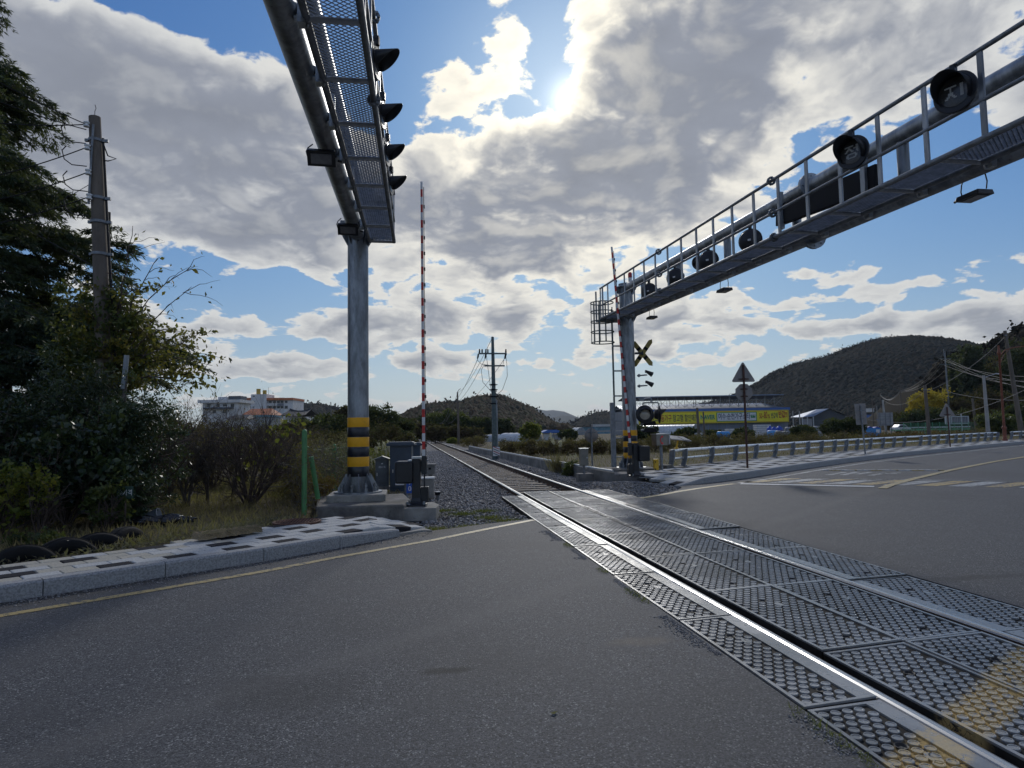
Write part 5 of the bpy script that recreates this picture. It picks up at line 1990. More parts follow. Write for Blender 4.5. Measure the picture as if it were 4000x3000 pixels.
def bare(name, label, base, h, spread, rs, n_main=7, depth=3, kids=4, mname='twig', leafm=None, nleaf=0, r0=.022, group=None, cat='shrub', lean=(0, 0), lsize=.035):
    t = thing(name, label, cat, base, group=group)
    mb, tips = twigs((0, 0, -.03), h, spread, n_main, rs, depth=depth, r0=r0, kids=kids, lean=lean)
    mb.build('branches', [mname], t, kind='stuff')
    if leafm and nleaf:
        tp = np.array([tuple(p) for p in tips])
        idx = rs.randint(0, len(tp), nleaf)
        p = tp[idx] + rs.normal(size=(nleaf, 3)) * .07
        leaf_obj('leaves', leaves(p, lsize, .55, leafm, None, 1, rs), t, kind='stuff')
    return t


rs = np.random.RandomState(11)
# deodar cedars at the left edge
b0 = D(85, 1700, 15.5)
cedar('cedar_tree', 'tall dark drooping cedar rising out of the top left corner', (b0.x - .1, b0.y, 0), 13.5, 4.0, rs, zmin=1.8, az=(-1.2, 1.0), nn=1.9, lean=(-1.9, .3))
b0 = D(395, 1700, 16.0)
cedar('cedar_tree', 'shorter dark cedar behind the concrete utility pole', (b0.x, b0.y, 0), 6.9, 3.1, rs, zmin=1.2, az=(-1.8, .9), nn=1.7)
b0 = D(-160, 1700, 13.5)
cedar('cedar_tree', 'dark cedar half outside the picture left of the tall one', (b0.x, b0.y, 0), 9.5, 3.2, rs, zmin=1.0, az=(-1.2, 1.0), nn=1.6)


def bushp(px, py, dist, radii, **k):
    p = D(px, py, dist)
    return dict(base=(p.x, p.y, .08), radii=radii, **k)


# evergreen planting behind the left pavement
def B(name, label, px, dist, radii, mname, **k):
    p = D(px, 1700, dist)
    return bush(name, label, (p.x, p.y, .05), radii, mname, rs, **k)


B('evergreen_shrub', 'large dark glossy shrub at the right end of the evergreen planting', 520, 10.6, (.62, .62, 1.02), 'leaf_glossy', ncl=150, per=110, size=.062, aspect=.42)
B('evergreen_shrub', 'low glossy shrub crowding the small green board', 505, 9.9, (.36, .34, .52), 'leaf_glossy', ncl=70, per=80, size=.06, aspect=.42)
B('evergreen_shrub', 'tall feathery dark shrub in the middle of the evergreen planting', 330, 10.9, (.80, .70, 1.22), 'leaf_dark', ncl=160, per=110, size=.075, aspect=.28)
B('evergreen_shrub', 'wide dark shrub left of the feathery one', 130, 10.4, (.85, .7, 1.12), 'leaf_dark', ncl=150, per=110, size=.075, aspect=.35)
B('evergreen_shrub', 'dark shrub cut by the left picture edge', -60, 9.8, (.8, .7, 1.1), 'leaf_dark', ncl=130, per=90, size=.08, aspect=.4)
B('broadleaf_shrub', 'dark broad-leaved shrub above the old tyres', 270, 9.7, (.75, .40, .62), 'leaf_dark', ncl=90, per=60, size=.10, aspect=.6, h0=.85)
B('leaf_bush', 'yellow-green leafy bush near the left edge above the tyres', 20, 8.7, (.42, .35, .52), 'leaf_lime', ncl=34, per=24, size=.075, aspect=.6, h0=.72, surf=.3)
B('leaf_bush', 'sprig of lime leaves between the dark shrubs and the tyres', 165, 8.9, (.36, .25, .26), 'leaf_lime', ncl=22, per=16, size=.07, aspect=.6, h0=.72, surf=.3)
B('leaf_bush', 'small mottled green bush at the foot of the glossy shrub', 420, 9.25, (.26, .22, .26), 'leaf_mid', ncl=30, per=30, size=.07, aspect=.5, h0=.42)
B('creeping_plant', 'low green weeds at the back of the pavement beside the tyre', 150, 8.1, (.34, .18, .10), 'leaf_mid', ncl=24, per=26, size=.05, aspect=.6, h0=.14, cat='weeds', ntw=3)
# small tree wrapped in yellowing creeper, sprays reaching right over the shrubs
cr_ = D(410, 1700, 12.2)
t = thing('creeper_tree', 'thin tree wrapped in yellow-green creeper beside the utility pole', 'tree', (cr_.x, cr_.y, 0))
mb = MB()
tips = []
def spray(p, target, r, nseg=9, bow=.25):
    p, target = Vector(p), Vector(target)
    pts = [p.lerp(target, k / nseg) + Vector((0, 0, bow * 4 * (k / nseg) * (1 - k / nseg))) + Vector(rs.normal(size=3)) * .015 for k in range(nseg + 1)]
    mb.tube(pts, r, 4, r1=r * .25, caps=False)
    return pts
def rel(px, py, dist):
    q = D(px, py, dist)
    return (q.x - cr_.x, q.y - cr_.y, q.z)
trunkp = spray((0, 0, 0), rel(455, 1150, 12.2), .05, bow=.1)
LP, LV = [], []
for (x0, y0, x1, y1, lf, mmin) in ((440, 1350, 760, 1040, 8, .6), (445, 1400, 620, 1010, 10, .3), (450, 1420, 750, 1120, 10, .5), (450, 1380, 520, 880, 8, .3), (450, 1450, 690, 1290, 120, .2),
                                (450, 1480, 830, 1430, 150, .25), (450, 1500, 780, 1360, 150, .25), (450, 1500, 760, 1500, 150, .2), (455, 1530, 800, 1480, 120, .2), (450, 1450, 640, 1400, 130, .1), (450, 1500, 690, 1560, 90, .2),
                                (450, 1400, 330, 1200, 120, .1), (450, 1450, 260, 1330, 140, .1), (440, 1500, 560, 1250, 130, .1), (440, 1300, 500, 1150, 120, .1), (450, 1300, 400, 1120, 120, .1)):
    pts = spray(rel(x0, y0, 12.2), rel(x1, y1, 11.8 + rs.uniform(-.5, .5)), .018, bow=rs.uniform(.1, .3))
    for _ in range(4):
        i = rs.randint(3, 9)
        e = Vector(pts[i]) + Vector((rs.uniform(.1, .7) * (1 if x1 > 440 else -1), rs.uniform(-.3, .3), rs.uniform(-.25, .3)))
        sub = spray(pts[i], e, .007, 5, .08)
        for _ in range(int(lf / 5)):
            q = sub[rs.randint(1, 6)]
            LP.append(np.array(q) + rs.normal(size=3) * .05)
            LV.append(rs.uniform(0, 1))
    for _ in range(lf // 3):
        q = pts[rs.randint(int(10 * mmin), 10)]
        LP.append(np.array(q) + rs.normal(size=3) * .07)
        LV.append(rs.uniform(0, 1))
mb.build('branches', ['twig'], t, kind='stuff')
leaf_obj('leaves', leaves(np.array(LP), .085, .6, 'leaf_yellow', None, 1, rs, up=-.6), t, kind='stuff')
p, v = clumps((0, 0, 0), (.80, .45, 1.05), 90, 70, rs, cr=.2)
p = p + np.array(rel(390, 1330, 12.1))
leaf_obj('creeper_leaves', leaves(p, .085, .55, 'leaf_mid', None, 1, rs, vals=v), t, kind='stuff')
p, v = clumps((0, 0, 0), (.45, .35, .5), 22, 26, rs, cr=.2)
p = p + np.array(rel(470, 1440, 11.9))
leaf_obj('autumn_leaves', leaves(p, .085, .6, 'leaf_yellow', None, 1, rs, vals=v), t, kind='stuff')

# bare shrubs on the scrub plot
q1 = G(970, 1985, 0)
bare('bare_shrub', 'dark bare many-stemmed shrub standing alone left of the green post', (q1.x, q1.y, 0), 1.75, .95, rs, n_main=11, depth=3, kids=4, r0=.030, mname='twig', leafm='leaf_brown', nleaf=260)
for (px, py, h, lb) in ((735, 1990, 1.7, 'thin crooked bare tree at the edge of the evergreen planting'), (812, 1985, 1.6, 'second thin bare tree, just left of the dark lone shrub')):
    q1 = G(px, py, 0)
    bare('bare_tree', lb, (q1.x, q1.y, 0), h, .5, rs, n_main=3, depth=3, kids=5, r0=.032, mname='bark_grey', leafm='leaf_brown', nleaf=300, cat='tree')
bn_l = ['brown twiggy shrub behind the thin bare trees', 'brown twiggy shrub below the white house', 'brown twiggy shrub below the orange roof', 'brown twiggy shrub left of the dark tiled roof', 'brown twiggy shrub near the green mesh fence',
        'taller brown shrub against the evergreen planting', 'rusty brown shrub farthest back on the scrub plot']
for (px, d_, rr, hh), lb in zip(((720, 16.5, 1.0, 1.0), (830, 17.5, 1.2, .95), (950, 18.5, 1.3, .92), (1080, 19, 1.3, .88), (1150, 16.0, .8, .62), (660, 15.0, .8, 1.05), (900, 23, 2.2, 1.0)), bn_l):
    q = D(px, 1700, d_)
    t = bush('twiggy_shrub', lb, (q.x, q.y, -.05), (rr, rr * .7, hh), 'leaf_brown', rs, ncl=70, per=55, size=.045, aspect=.45, ntw=0, group='brown twiggy shrubs on the scrub plot')
    m2, _ = twigs((0, 0, 0), hh * 2.15, .75, 13, rs, depth=3, r0=.02, kids=4)
    m2.build('twigs', ['twig'], t, kind='stuff')
# yellow-leaved vines climbing there
for (px, py, d_, n_, lb) in ((1100, 1660, 12.5, 60, 'vine with large yellow-green leaves hanging above the green post'), (1010, 1770, 12.8, 50, 'lower trail of yellow-green vine leaves left of the green post'), (870, 1700, 13.5, 16, 'few bright yellow leaves on a twig over the brown shrubs')):
    q = D(px, py, d_)
    t = thing('vine', lb, 'vine', (q.x, q.y, 0))
    pts = [Vector((-.5, .1, q.z - .7)), Vector((-.2, 0, q.z - .15)), Vector((.1, 0, q.z + .05)), Vector((.45, 0, q.z - .1))]
    MB().tube([(-.5, .1, 0)] + pts, .008, 4).build('stem', ['twig'], t)
    P = np.array([tuple(pts[rs.randint(1, 4)].lerp(pts[rs.randint(1, 4)], rs.rand())) for _ in range(n_)]) + rs.normal(size=(n_, 3)) * .11
    leaf_obj('leaves', leaves(P, .10, .75, 'leaf_lime', None, 1, rs), t, kind='stuff')

# green mesh fence smothered by dry creeper
fg = thing('mesh_fence', 'green mesh fence smothered in dry creeper behind the footing', 'fence', (-2.2, 15, 0))
fp = [(G(1188, 2025, 0), 1.42, .043), (Vector((-2.05, 14.0, 0)), 1.1, .045), (Vector((-1.75, 16.2, 0)), 1.1, .045), (Vector((-1.45, 18.6, 0)), 1.1, .045)]
for (p, h, r_) in fp:
    m_ = MB().cyl(p + Vector((0, 0, -.1)), p + Vector((0, 0, h)), r_, n=14)
    m_.lathe([(r_, 0), (r_ * .8, .02), (r_ * .3, .035)], (p.x, p.y, h), 14)
    m_.build('post', ['green_post'], fg, world=True)
p = fp[0][0]
mb = MB()
a, b = Vector((p.x + .20, p.y + .15, .3)), Vector((p.x + .10, p.y + .05, 1.0))
mb.cyl(a, b, .042, n=10)
mb.build('brace', ['green_post'], fg, world=True)
for i in range(len(fp) - 1):
    a, b = fp[i][0], fp[i + 1][0]
    mb = MB()
    for k in range(9):
        z = .08 + k * .12
        mb.cyl(a + Vector((0, 0, z)), b + Vector((0, 0, z)), .004, n=3, caps=False)
    n_ = int((b - a).length / .06)
    for k in range(n_):
        q = a.lerp(b, k / n_)
        mb.cyl(q + Vector((0, 0, .05)), q + Vector((0, 0, 1.08)), .0025, n=3, caps=False)
    mb.build('wire_panel', ['green_post'], fg, world=True, kind='stuff')
for i, lb in ((0, 'tangle of dry grey creeper over the first mesh fence bay'), (1, 'tangle of dry creeper with white seed heads over the second fence bay'), (2, 'creeper and weeds over the farthest fence bay')):
    a, b = fp[i][0], fp[i + 1][0]
    t = thing('creeper', lb, 'creeper', ((a.x + b.x) / 2, (a.y + b.y) / 2, 0), group='dry creeper on the mesh fence')
    mb = MB()
    L_ = (b - a).length
    u = (b - a).normalized()
    for _ in range(330):
        s, z = rs.uniform(-.5, .5) * L_, rs.uniform(.0, 1.05)
        q = Vector((u.x * s, u.y * s, z)) + Vector(rs.normal(size=3)) * .09
        e = q + Vector(rs.normal(size=3)) * .16 + Vector((0, 0, -.12))
        mb.tube([q, q.lerp(e, .5) + Vector(rs.normal(size=3)) * .05, e], .0045, 3, caps=False)
    mb.build('stems', ['twig_grey'], t, kind='stuff')
    n_ = 2600
    s, z = rs.uniform(-.5, .5, n_) * L_, rs.uniform(.0, 1.1, n_)
    P = np.stack([u.x * s, u.y * s, z], -1) + rs.normal(size=(n_, 3)) * .12
    leaf_obj('dead_leaves', leaves(P, .045, .5, 'leaf_dry' if i else 'leaf_brown', None, 1, rs), t, kind='stuff')
# scrub between the fence, footing and cabinets
for (px, d_, rad, mname, lb, sz) in ((1245, 12.9, (.42, .4, .36), 'leaf_rust', 'low rusty red bush left of the concrete footing', .04), (1170, 13.6, (.5, .4, .45), 'leaf_brown', 'brown weeds around the tall green post', .045),
                                 (1300, 19.5, (1.1, .9, .62), 'leaf_dry', 'pale dry weeds behind the banded column', .05), (1350, 21.5, (.9, .8, .60), 'leaf_mid', 'green weeds behind the banded column', .06),
                                 (1470, 21.0, (.75, .7, .58), 'leaf_lime', 'yellow-green bush right of the banded column', .07), (1440, 17.5, (.6, .5, .42), 'leaf_dry', 'dry weeds between column and grey cabinet', .05),
                                 (1530, 24.0, (.9, .8, .60), 'leaf_mid', 'green weeds beyond the grey cabinet', .06), (1240, 27, (2.2, 1.2, .9), 'leaf_brown', 'wide brown thicket beyond the mesh fence', .06),
                                 (1220, 21, (.9, .7, .62), 'leaf_dry', 'grey dry thicket beside the mesh fence', .05)):
    q = D(px, 1700, d_)
    bush('weed_clump' if sz < .06 else 'small_bush', lb, (q.x, q.y, -.1), rad, mname, rs, ncl=60, per=60, size=sz, aspect=.4, ntw=6, twig='twig_grey')


def pampas(px, py, dist, h, n, label, rs=rs):
    q = D(px, py, dist)
    t = thing('plume_grass', label, 'grass clump', (q.x, q.y, -.1))
    mb = MB()
    P, Dd = [], []
    for _ in range(n):
        a = rs.uniform(0, 6.28)
        b = Vector((rs.normal() * .12, rs.normal() * .12, 0))
        tip = b + Vector((math.cos(a) * .35 * h * rs.rand(), math.sin(a) * .3 * h * rs.rand(), h * rs.uniform(.7, 1)))
        m_ = (b + tip) / 2 + Vector((0, 0, .08))
        mb.tube([b, m_, tip], .004, 3, caps=False)
        d = (tip - m_).normalized()
        k = 26
        w = rs.uniform(0, 1, k)
        P.append(np.array(tip)[None] + np.array(d)[None] * (w * .16 * h)[:, None] + rs.normal(size=(k, 3)) * .012 * h)
        Dd.append(np.tile(np.array(d), (k, 1)))
    mb.build('stems', ['twig_grey'], t, kind='stuff')
    leaf_obj('plumes', leaves(np.concatenate(P), .075 * max(.7, h), .22, 'plume', np.concatenate(Dd), .35, rs), t, kind='stuff')
    n_ = 160
    P = rs.normal(size=(n_, 3)) * np.array([.14, .12, .02])
    P[:, 2] = np.abs(P[:, 2])
    leaf_obj('blades', leaves(P, .55 * h, .03, 'grass_dry', np.tile([0, 0, 1.0], (n_, 1)), .35, rs), t, kind='stuff')
    return t


for a in ((1530, 1800, 20, 1.05, 26, 'tall white plume grass right of the banded column'), (1565, 1790, 23, 1.0, 20, 'white plume grass behind the blue cabinet'), (1465, 1840, 17.5, .75, 10, 'small plume grass beside the grey cabinet'),
          (1300, 1800, 24, .9, 8, 'sparse plume grass beyond the mesh fence'), (1724, 1725, 95, 2.0, 14, 'pale plume grass along the far right side of the track'),
          (2175, 1850, 22.5, 1.15, 9, 'white plume grass leaning over the trough wall'), (2265, 1850, 21.0, .62, 7, 'short plume grass beside the grey post box')):
    pampas(*a)
q = G(2232, 1862, -.1)
bush('small_bush', 'small deep green bush beside the plume grass at the trough wall', (q.x, q.y, -.12), (.26, .24, .26), 'leaf_mid', rs, ncl=40, per=50, size=.08, aspect=.25, up=.5)


# ---- grass and litter
def tufts(name, label, n, fx, size, mname, zf, rs=rs, lean=.55):
    x, y = fx(n)
    P = np.stack([x, y, zf(x, y)], -1)
    D_ = np.tile([0, 0, 1.0], (len(x), 1))
    v = np.clip(.5 + .35 * np.sin(x * 1.7) * np.cos(y * 1.3) + rs.normal(size=len(x)) * .22, 0, 1)
    V, Fc, vv, m = leaves(P, size, .09, mname, D_, lean, rs, vals=v)
    return leaf_obj(name, (V, Fc, vv, m), None, kind='stuff', label=label)


def fx_left(n):
    x = rs.uniform(-9.5, -.2, n)
    y = rs.uniform(7.5, 24, n)
    k = ~inside(x, y, polyL) & ~inside(x, y, [(-1.7, 11.2), (.05, 11.2), (.05, 13.4), (-1.8, 13.4)]) & (seg_dist(x, y, KL) > .9) & (seg_dist(x, y, backL) > .28) & ((x < -1.2) | (y > 13.4))
    return x[k], y[k]


tufts('dry_grass', 'short dry brown grass on the scrub plot', 42000, fx_left, .13, 'grass_dry', ground_z)


def fx_ramp(n):
    c = np.array([(.55, 9.75), (.9, 10.05), (.35, 9.95), (.9, 11.6), (1.3, 11.0), (.55, 12.2), (.2, 11.6), (1.5, 10.55), (1.3, 11.9), (.3, 9.5)])
    i = rs.randint(0, len(c), n)
    p = c[i] + rs.normal(size=(n, 2)) * np.array([.13, .09])
    return p[:, 0], p[:, 1]


tufts('weeds', 'green moss and weeds in the ballast beside the left ramp', 5200, fx_ramp, .05, 'grass_green', lambda x, y: np.full(x.shape, -.06))


def fx_panel(n):
    y = rs.uniform(2.2, 8.5, n)
    cl_ = np.sin(y * 5.1) + np.sin(y * 2.3 + 1) > .75
    x = 1.86 - np.abs(rs.normal(size=n)) * .035
    return x[cl_], y[cl_]


tufts('weeds', 'thin yellow-green weeds in the crack beside the near rubber panels', 2600, fx_panel, .035, 'grass_green', lambda x, y: np.full(x.shape, .0), lean=.9)


def fx_field(n):
    y = rs.uniform(18, 62, n)
    x = rs.uniform(5.6, 60, n)
    k = (seg_dist(x, y, GR + [(60, 51)]) > .5) & ~inside(x, y, KR + [(160, 0), (6, 0)]) & (inside(x, y, [(5.6, 19.5)] + GR + [(60, 51), (60, 90), (5.6, 90)]))
    return x[k], y[k]


tufts('stubble', 'pale rice stubble and dry grass on the field behind the guardrail', 60000, fx_field, .17, 'grass_dry', ground_z, lean=.5)
n_ = 9000
x, y = rs.uniform(-4.4, -1.2, n_), rs.uniform(7.2, 11.0, n_)
k = ~inside(x, y, polyL) & (seg_dist(x, y, backL) < .75)
P = np.stack([x[k], y[k], ground_z(x[k], y[k]) + .02 + rs.uniform(0, .04, k.sum())], -1)
leaf_obj('leaf_litter', leaves(P, .06, .3, 'leaf_dry', None, 1, rs, up=-.0), None, kind='stuff', label='fallen leaves and dry straw along the back of the left pavement')
# loose grit by the panel edge and chips in the gutter
n_ = 5200
y = rs.uniform(2.0, 9.5, n_)
cl_ = np.sin(y * 4.3 + 2) + .6 * np.sin(y * 1.7) > .1
x = 1.865 - np.abs(rs.normal(size=n_)) * (.022 + .03 * (np.sin(y * 3.1) > 0))
rocks('grit', np.stack([x, y, np.full(n_, .002)], -1)[cl_], .007, 'ballast_stone', kind='stuff', label='crumbled grey grit along the edge of the near panels')
n_ = 1500
ss = rs.uniform(0, 1, n_)
i = (ss * (len(KL) - 1)).astype(int)
fr_ = ss * (len(KL) - 1) - i
ka = np.array(KL)
pp = ka[i] * (1 - fr_)[:, None] + ka[np.minimum(i + 1, len(KL) - 1)] * fr_[:, None]
pp = pp + np.array([.60, -.70]) * np.abs(rs.normal(size=n_))[:, None] * .14
rocks('grit', np.stack([pp[:, 0], pp[:, 1], np.full(n_, .003)], -1), .009, 'ballast_stone', kind='stuff', label='small chips gathered in the gutter below the left kerb')

# ---- old tyres, board, bag, bucket, straw mat
mat('tyre', (.004, .004, .0045), .9, var=.3, scale=8, bump=.004)
mat('bag', (.010, .010, .012), .25, var=.3, scale=4, bump=.02, bscale=9, spec=.7)
mat('board_green', (.02, .055, .04), .5, var=.2, scale=4)
mat('straw', (.34, .26, .15), .9, var=.5, scale=30, bump=.01, stretch=(1, 6, 6))
mat('bucket', (.20, .22, .25), .5, var=.15, scale=4)
mat('cloth_blue', (.06, .16, .22), .8, var=.2, scale=4)
for (px, py, rz, tilt, lb) in ((20, 2230, .5, 1.45, 'half-buried old tyre at the left picture edge'), (200, 2195, .65, 1.50, 'big half-buried old tyre behind the left pavement'), (335, 2170, .7, 1.40, 'old tyre standing next to the big one'), (455, 2140, 1.25, 1.45, 'upright old tyre at the foot of the glossy shrub')):
    q = G(px, py, .1)
    t = thing('tyre', lb, 'tyre', (q.x - .05, q.y + .40, -.08), group='old tyres edging the planting')
    pr = [(.20, -.07), (.33, -.10), (.36, -.06), (.365, 0), (.36, .06), (.33, .10), (.20, .07), (.22, 0)]
    mb = MB()
    mb.smooth = False
    mb.lathe(pr + [pr[0]], (0, 0, 0), 36, Matrix.Rotation(rz, 4, 'Z') @ Matrix.Rotation(tilt, 4, 'X'), smooth=True, cap=False)
    mb.build('rubber_ring', ['tyre'], t)
    MB().lathe([(.367, -.05), (.372, -.045), (.372, -.015), (.367, -.01), (.367, .01), (.372, .015), (.372, .045), (.367, .05)], (0, 0, 0), 36, Matrix.Rotation(rz, 4, 'Z') @ Matrix.Rotation(tilt, 4, 'X'), smooth=False, cap=False).build('tread', ['tyre'], t)
q = D(488, 1938, 9.3)
bd_ = thing('price_board', 'small dark green board with white handwriting among the glossy leaves', 'sign', (q.x, q.y, .05))
MB().cyl((0, .02, 0), (0, .02, q.z), .012, n=6).build('stake', ['twig'], bd_)
MB().box((0, 0, q.z), (.23, .012, .17), rz=-.2).build('board', ['board_green'], bd_)
to = text_obj('handwriting', '꽃가격', 'label_white', bd_, (-.10, -.014 + .02, q.z - .05), .20, .08, rot=(math.pi / 2, 0, -.2))
to.location = (-.098, .012, q.z - .04)
q = G(600, 2050, .12)
bmb = bmesh.new()
bmesh.ops.create_icosphere(bmb, subdivisions=4, radius=1)
for v in bmb.verts:
    p_ = v.co.copy()
    rg = abs(mnoise.noise(p_ * 2.3)) * .55 + abs(mnoise.noise(p_ * 5.5 + Vector((3, 1, 2)))) * .25
    p_ *= .75 + rg
    w_ = 1 + .3 * math.sin(p_.x * 7)
    v.co = Vector((p_.x * .40, p_.y * .12 * w_ + p_.x * .14, max(-.05, p_.z * .085 * w_ - .02 * p_.x)))
me_ = bpy.data.meshes.new('bin_bag')
bmb.to_mesh(me_)
bmb.free()
me_.materials.append(MATS['bag'])
me_.polygons.foreach_set('use_smooth', [True] * len(me_.polygons))
link('bin_bag', me_, None, loc=q + Vector((.12, .05, .05)), label='crumpled black plastic bag lying beside the evergreen planting', cat='bag')
q = G(582, 2040, .15)
bk = thing('bucket', 'pale blue-grey plastic bucket lying on the black bag', 'bucket', (q.x, q.y + .12, .22))
M_ = Matrix.Rotation(R(75), 4, 'Y')
MB().lathe([(.001, -.09), (.07, -.09), (.09, .09), (.096, .09), (.094, .10), (.085, .10), (.066, -.07), (.001, -.07)], (0, 0, 0), 20, M_, cap=False).build('shell', ['bucket'], bk)
MB().tube([M_ @ Vector((.09 * math.cos(a), .09 * math.sin(a), .09 + .05 * abs(math.sin(a)))) for a in [math.pi * k / 10 for k in range(11)]], .003, 5).build('handle', ['galv_dull'], bk)
o = MB().lathe([(.001, -.03), (.05, -.02), (.06, .01), (.03, .035), (.001, .04)], (0, 0, 0), 8, Matrix.Rotation(.5, 4, 'Y'), cap=False).build('rag', ['cloth_blue'], None, loc=(q.x - .16, q.y + .2, .28), label='blue rag tucked behind the bucket', cat='rag')
a, b = G(765, 2098, .2), G(1010, 2065, .2)
rl = thing('straw_roll', 'flattened roll of brown straw matting behind the left pavement', 'mat', ((a + b) / 2))
d_ = (b - a)
mb = MB()
ns = 16
vs = []
prof = [(-.09, -.03), (-.07, .03), (-.02, .055), (.04, .05), (.09, .02), (.10, -.03)]
for k in range(ns + 1):
    c = d_ * (k / ns - .5)
    nn_ = Vector((-d_.y, d_.x, 0)).normalized()
    for (w, z) in prof:
        s = 1 + .18 * math.sin(k * 1.9 + w * 30)
        vs.append(c + nn_ * w * s + Vector((0, 0, z * s)))
m_ = len(prof)
mb.add(vs, [(i * m_ + k, (i + 1) * m_ + k, (i + 1) * m_ + k + 1, i * m_ + k + 1) for i in range(ns) for k in range(m_ - 1)] + [tuple(range(m_)), tuple(range(ns * m_ + m_ - 1, ns * m_ - 1, -1))], False)
mb.build('matting', ['straw'], rl)
n_ = 500
P = np.array([tuple(d_ * (rs.rand() - .5) + Vector((-d_.y, d_.x, 0)).normalized() * rs.uniform(-.1, .1) + Vector((0, 0, .045))) for _ in range(n_)])
leaf_obj('straws', leaves(P, .11, .05, 'leaf_dry', np.tile(np.array(d_), (n_, 1)), .5, rs), rl, kind='stuff')
q = G(2150, 2792, 0)
leaf_obj('fallen_leaf', leaves(np.array([[q.x, q.y, .008]]), .060, .5, 'leaf_dry', np.array([[1.0, .2, .05]]), .01, rs, vals=np.array([.6])), None, label='single pale dry leaf on the asphalt near the bottom', cat='leaf')
# ================================================================ farther things
YW = YAW
mat('wall_white', (.64, .64, .63), .8, var=.12, scale=.6, dirt=(.44, .43, .41))
mat('wall_grey', (.20, .22, .25), .7, var=.12, scale=.5)
mat('wall_dark', (.09, .10, .11), .7, var=.15, scale=.5)
mat('roof_orange', (.50, .17, .07), .7, var=.15, scale=2)
mat('roof_tile', (.045, .05, .06), .7, var=.3, scale=2)
mat('roof_blue', (.06, .15, .42), .45, metal=.1, var=.1, scale=.4)
mat('roof_metal', (.20, .26, .36), .5, metal=.3, var=.15, scale=.6)
mat('tank_ochre', (.48, .32, .05), .5, var=.1, scale=2)
mat('window', (.04, .05, .06), .2, var=.3, scale=3)
mat('plastic_film', (.50, .53, .55), .35, var=.2, scale=3, spec=.6)
mat('film_grey', (.28, .31, .33), .45, var=.2, scale=3)
mat('banner_yellow', (.90, .78, .04), .55, var=.06, scale=.4)
mat('ink_navy', (.02, .03, .08), .6, var=.1, scale=1)
mat('ink_red', (.45, .04, .03), .6, var=.1, scale=1)
mat('ink_green', (.02, .26, .09), .6, var=.1, scale=1)
mat('tank_blue', (.04, .28, .62), .45, var=.1, scale=1)
mat('tank_deep', (.02, .07, .42), .45, var=.1, scale=1)
mat('bale', (.17, .18, .19), .6, var=.35, scale=2.5)
mat('pallet_white', (.62, .62, .60), .6, var=.15, scale=3)
mat('board_back', (.34, .34, .35), .6, var=.12, scale=2)
mat('fence_green', (.12, .36, .20), .6, var=.2, scale=2)
mat('car_white', (.72, .73, .75), .25, var=.03, scale=2, spec=.7)
mat('car_glass', (.03, .035, .05), .1, var=.1, scale=2)
mat('net_blue', (.16, .30, .36), .8, var=.2, scale=2)
mat('concrete_far', (.36, .35, .33), .8, var=.15, scale=1)
mat('concrete_trough', (.20, .195, .18), .9, var=.35, scale=2, detail=8, dirt=(.09, .085, .07))
mat('pipe_pale', (.55, .58, .58), .4, var=.15, scale=4)


def forest(name, cols):
    m, q, b = new_mat(name)
    at = q.n('ShaderNodeAttribute', attribute_name='v')
    co = q.n('ShaderNodeNewGeometry').outputs['Position']
    rp = q.n('ShaderNodeValToRGB')
    q.put(rp.inputs[0], q.m('MULTIPLY_ADD', q.m('SUBTRACT', q.noise(co, .018, 4, .6), .5), 1.3, at.outputs['Fac'], clamp=True))
    els = rp.color_ramp.elements
    while len(els) < len(cols):
        els.new(.5)
    for i, c in enumerate(cols):
        els[i].position = i / (len(cols) - 1)
        els[i].color = (*c, 1)
    c = q.mix(q.m('MULTIPLY', q.noise(co, .9, 3, .7), .55), rp.outputs[0], (.012, .016, .010))
    q.nt.links.new(c, b.inputs['Base Color'])
    b.inputs['Roughness'].default_value = .95
    b.inputs['Specular IOR Level'].default_value = .1


forest('forest_green', [(.003, .009, .012), (.006, .013, .014), (.009, .016, .014), (.022, .020, .014), (.034, .025, .016)])
forest('forest_brown', [(.020, .026, .016), (.040, .034, .020), (.065, .046, .026), (.085, .055, .030), (.05, .055, .025)])
forest('forest_near', [(.008, .010, .007), (.018, .014, .009), (.030, .020, .012), (.011, .015, .008)])
forest('forest_blue', [(.03, .045, .05), (.04, .055, .055), (.05, .062, .055)])  # far mountains: blue haze of distance put into the wood's colour


def crowns(P, size, mname, rs_, name, parent=None, **tags):
    """rounded tree crowns, one low mesh for a far wood"""
    n = len(P)
    bmi = bmesh.new()
    bmesh.ops.create_icosphere(bmi, subdivisions=1, radius=1)
    base = np.array([tuple(v.co) for v in bmi.verts])
    tri = np.array([[v.index for v in f.verts] for f in bmi.faces])
    bmi.free()
    k = len(base)
    V = base[None] * rs_.uniform(.7, 1.3, (n, k, 1)) * np.array([1, 1, 1.15])
    V = V * (size * rs_.uniform(.6, 1.3, n))[:, None, None] + P[:, None]
    Fc = (tri[None] + (np.arange(n) * k)[:, None, None]).reshape(-1, 3)
    return link(name, np_mesh(name, V.reshape(-1, 3), Fc, mname, np.repeat(rs_.uniform(0, 1, n), k)), parent, **tags)


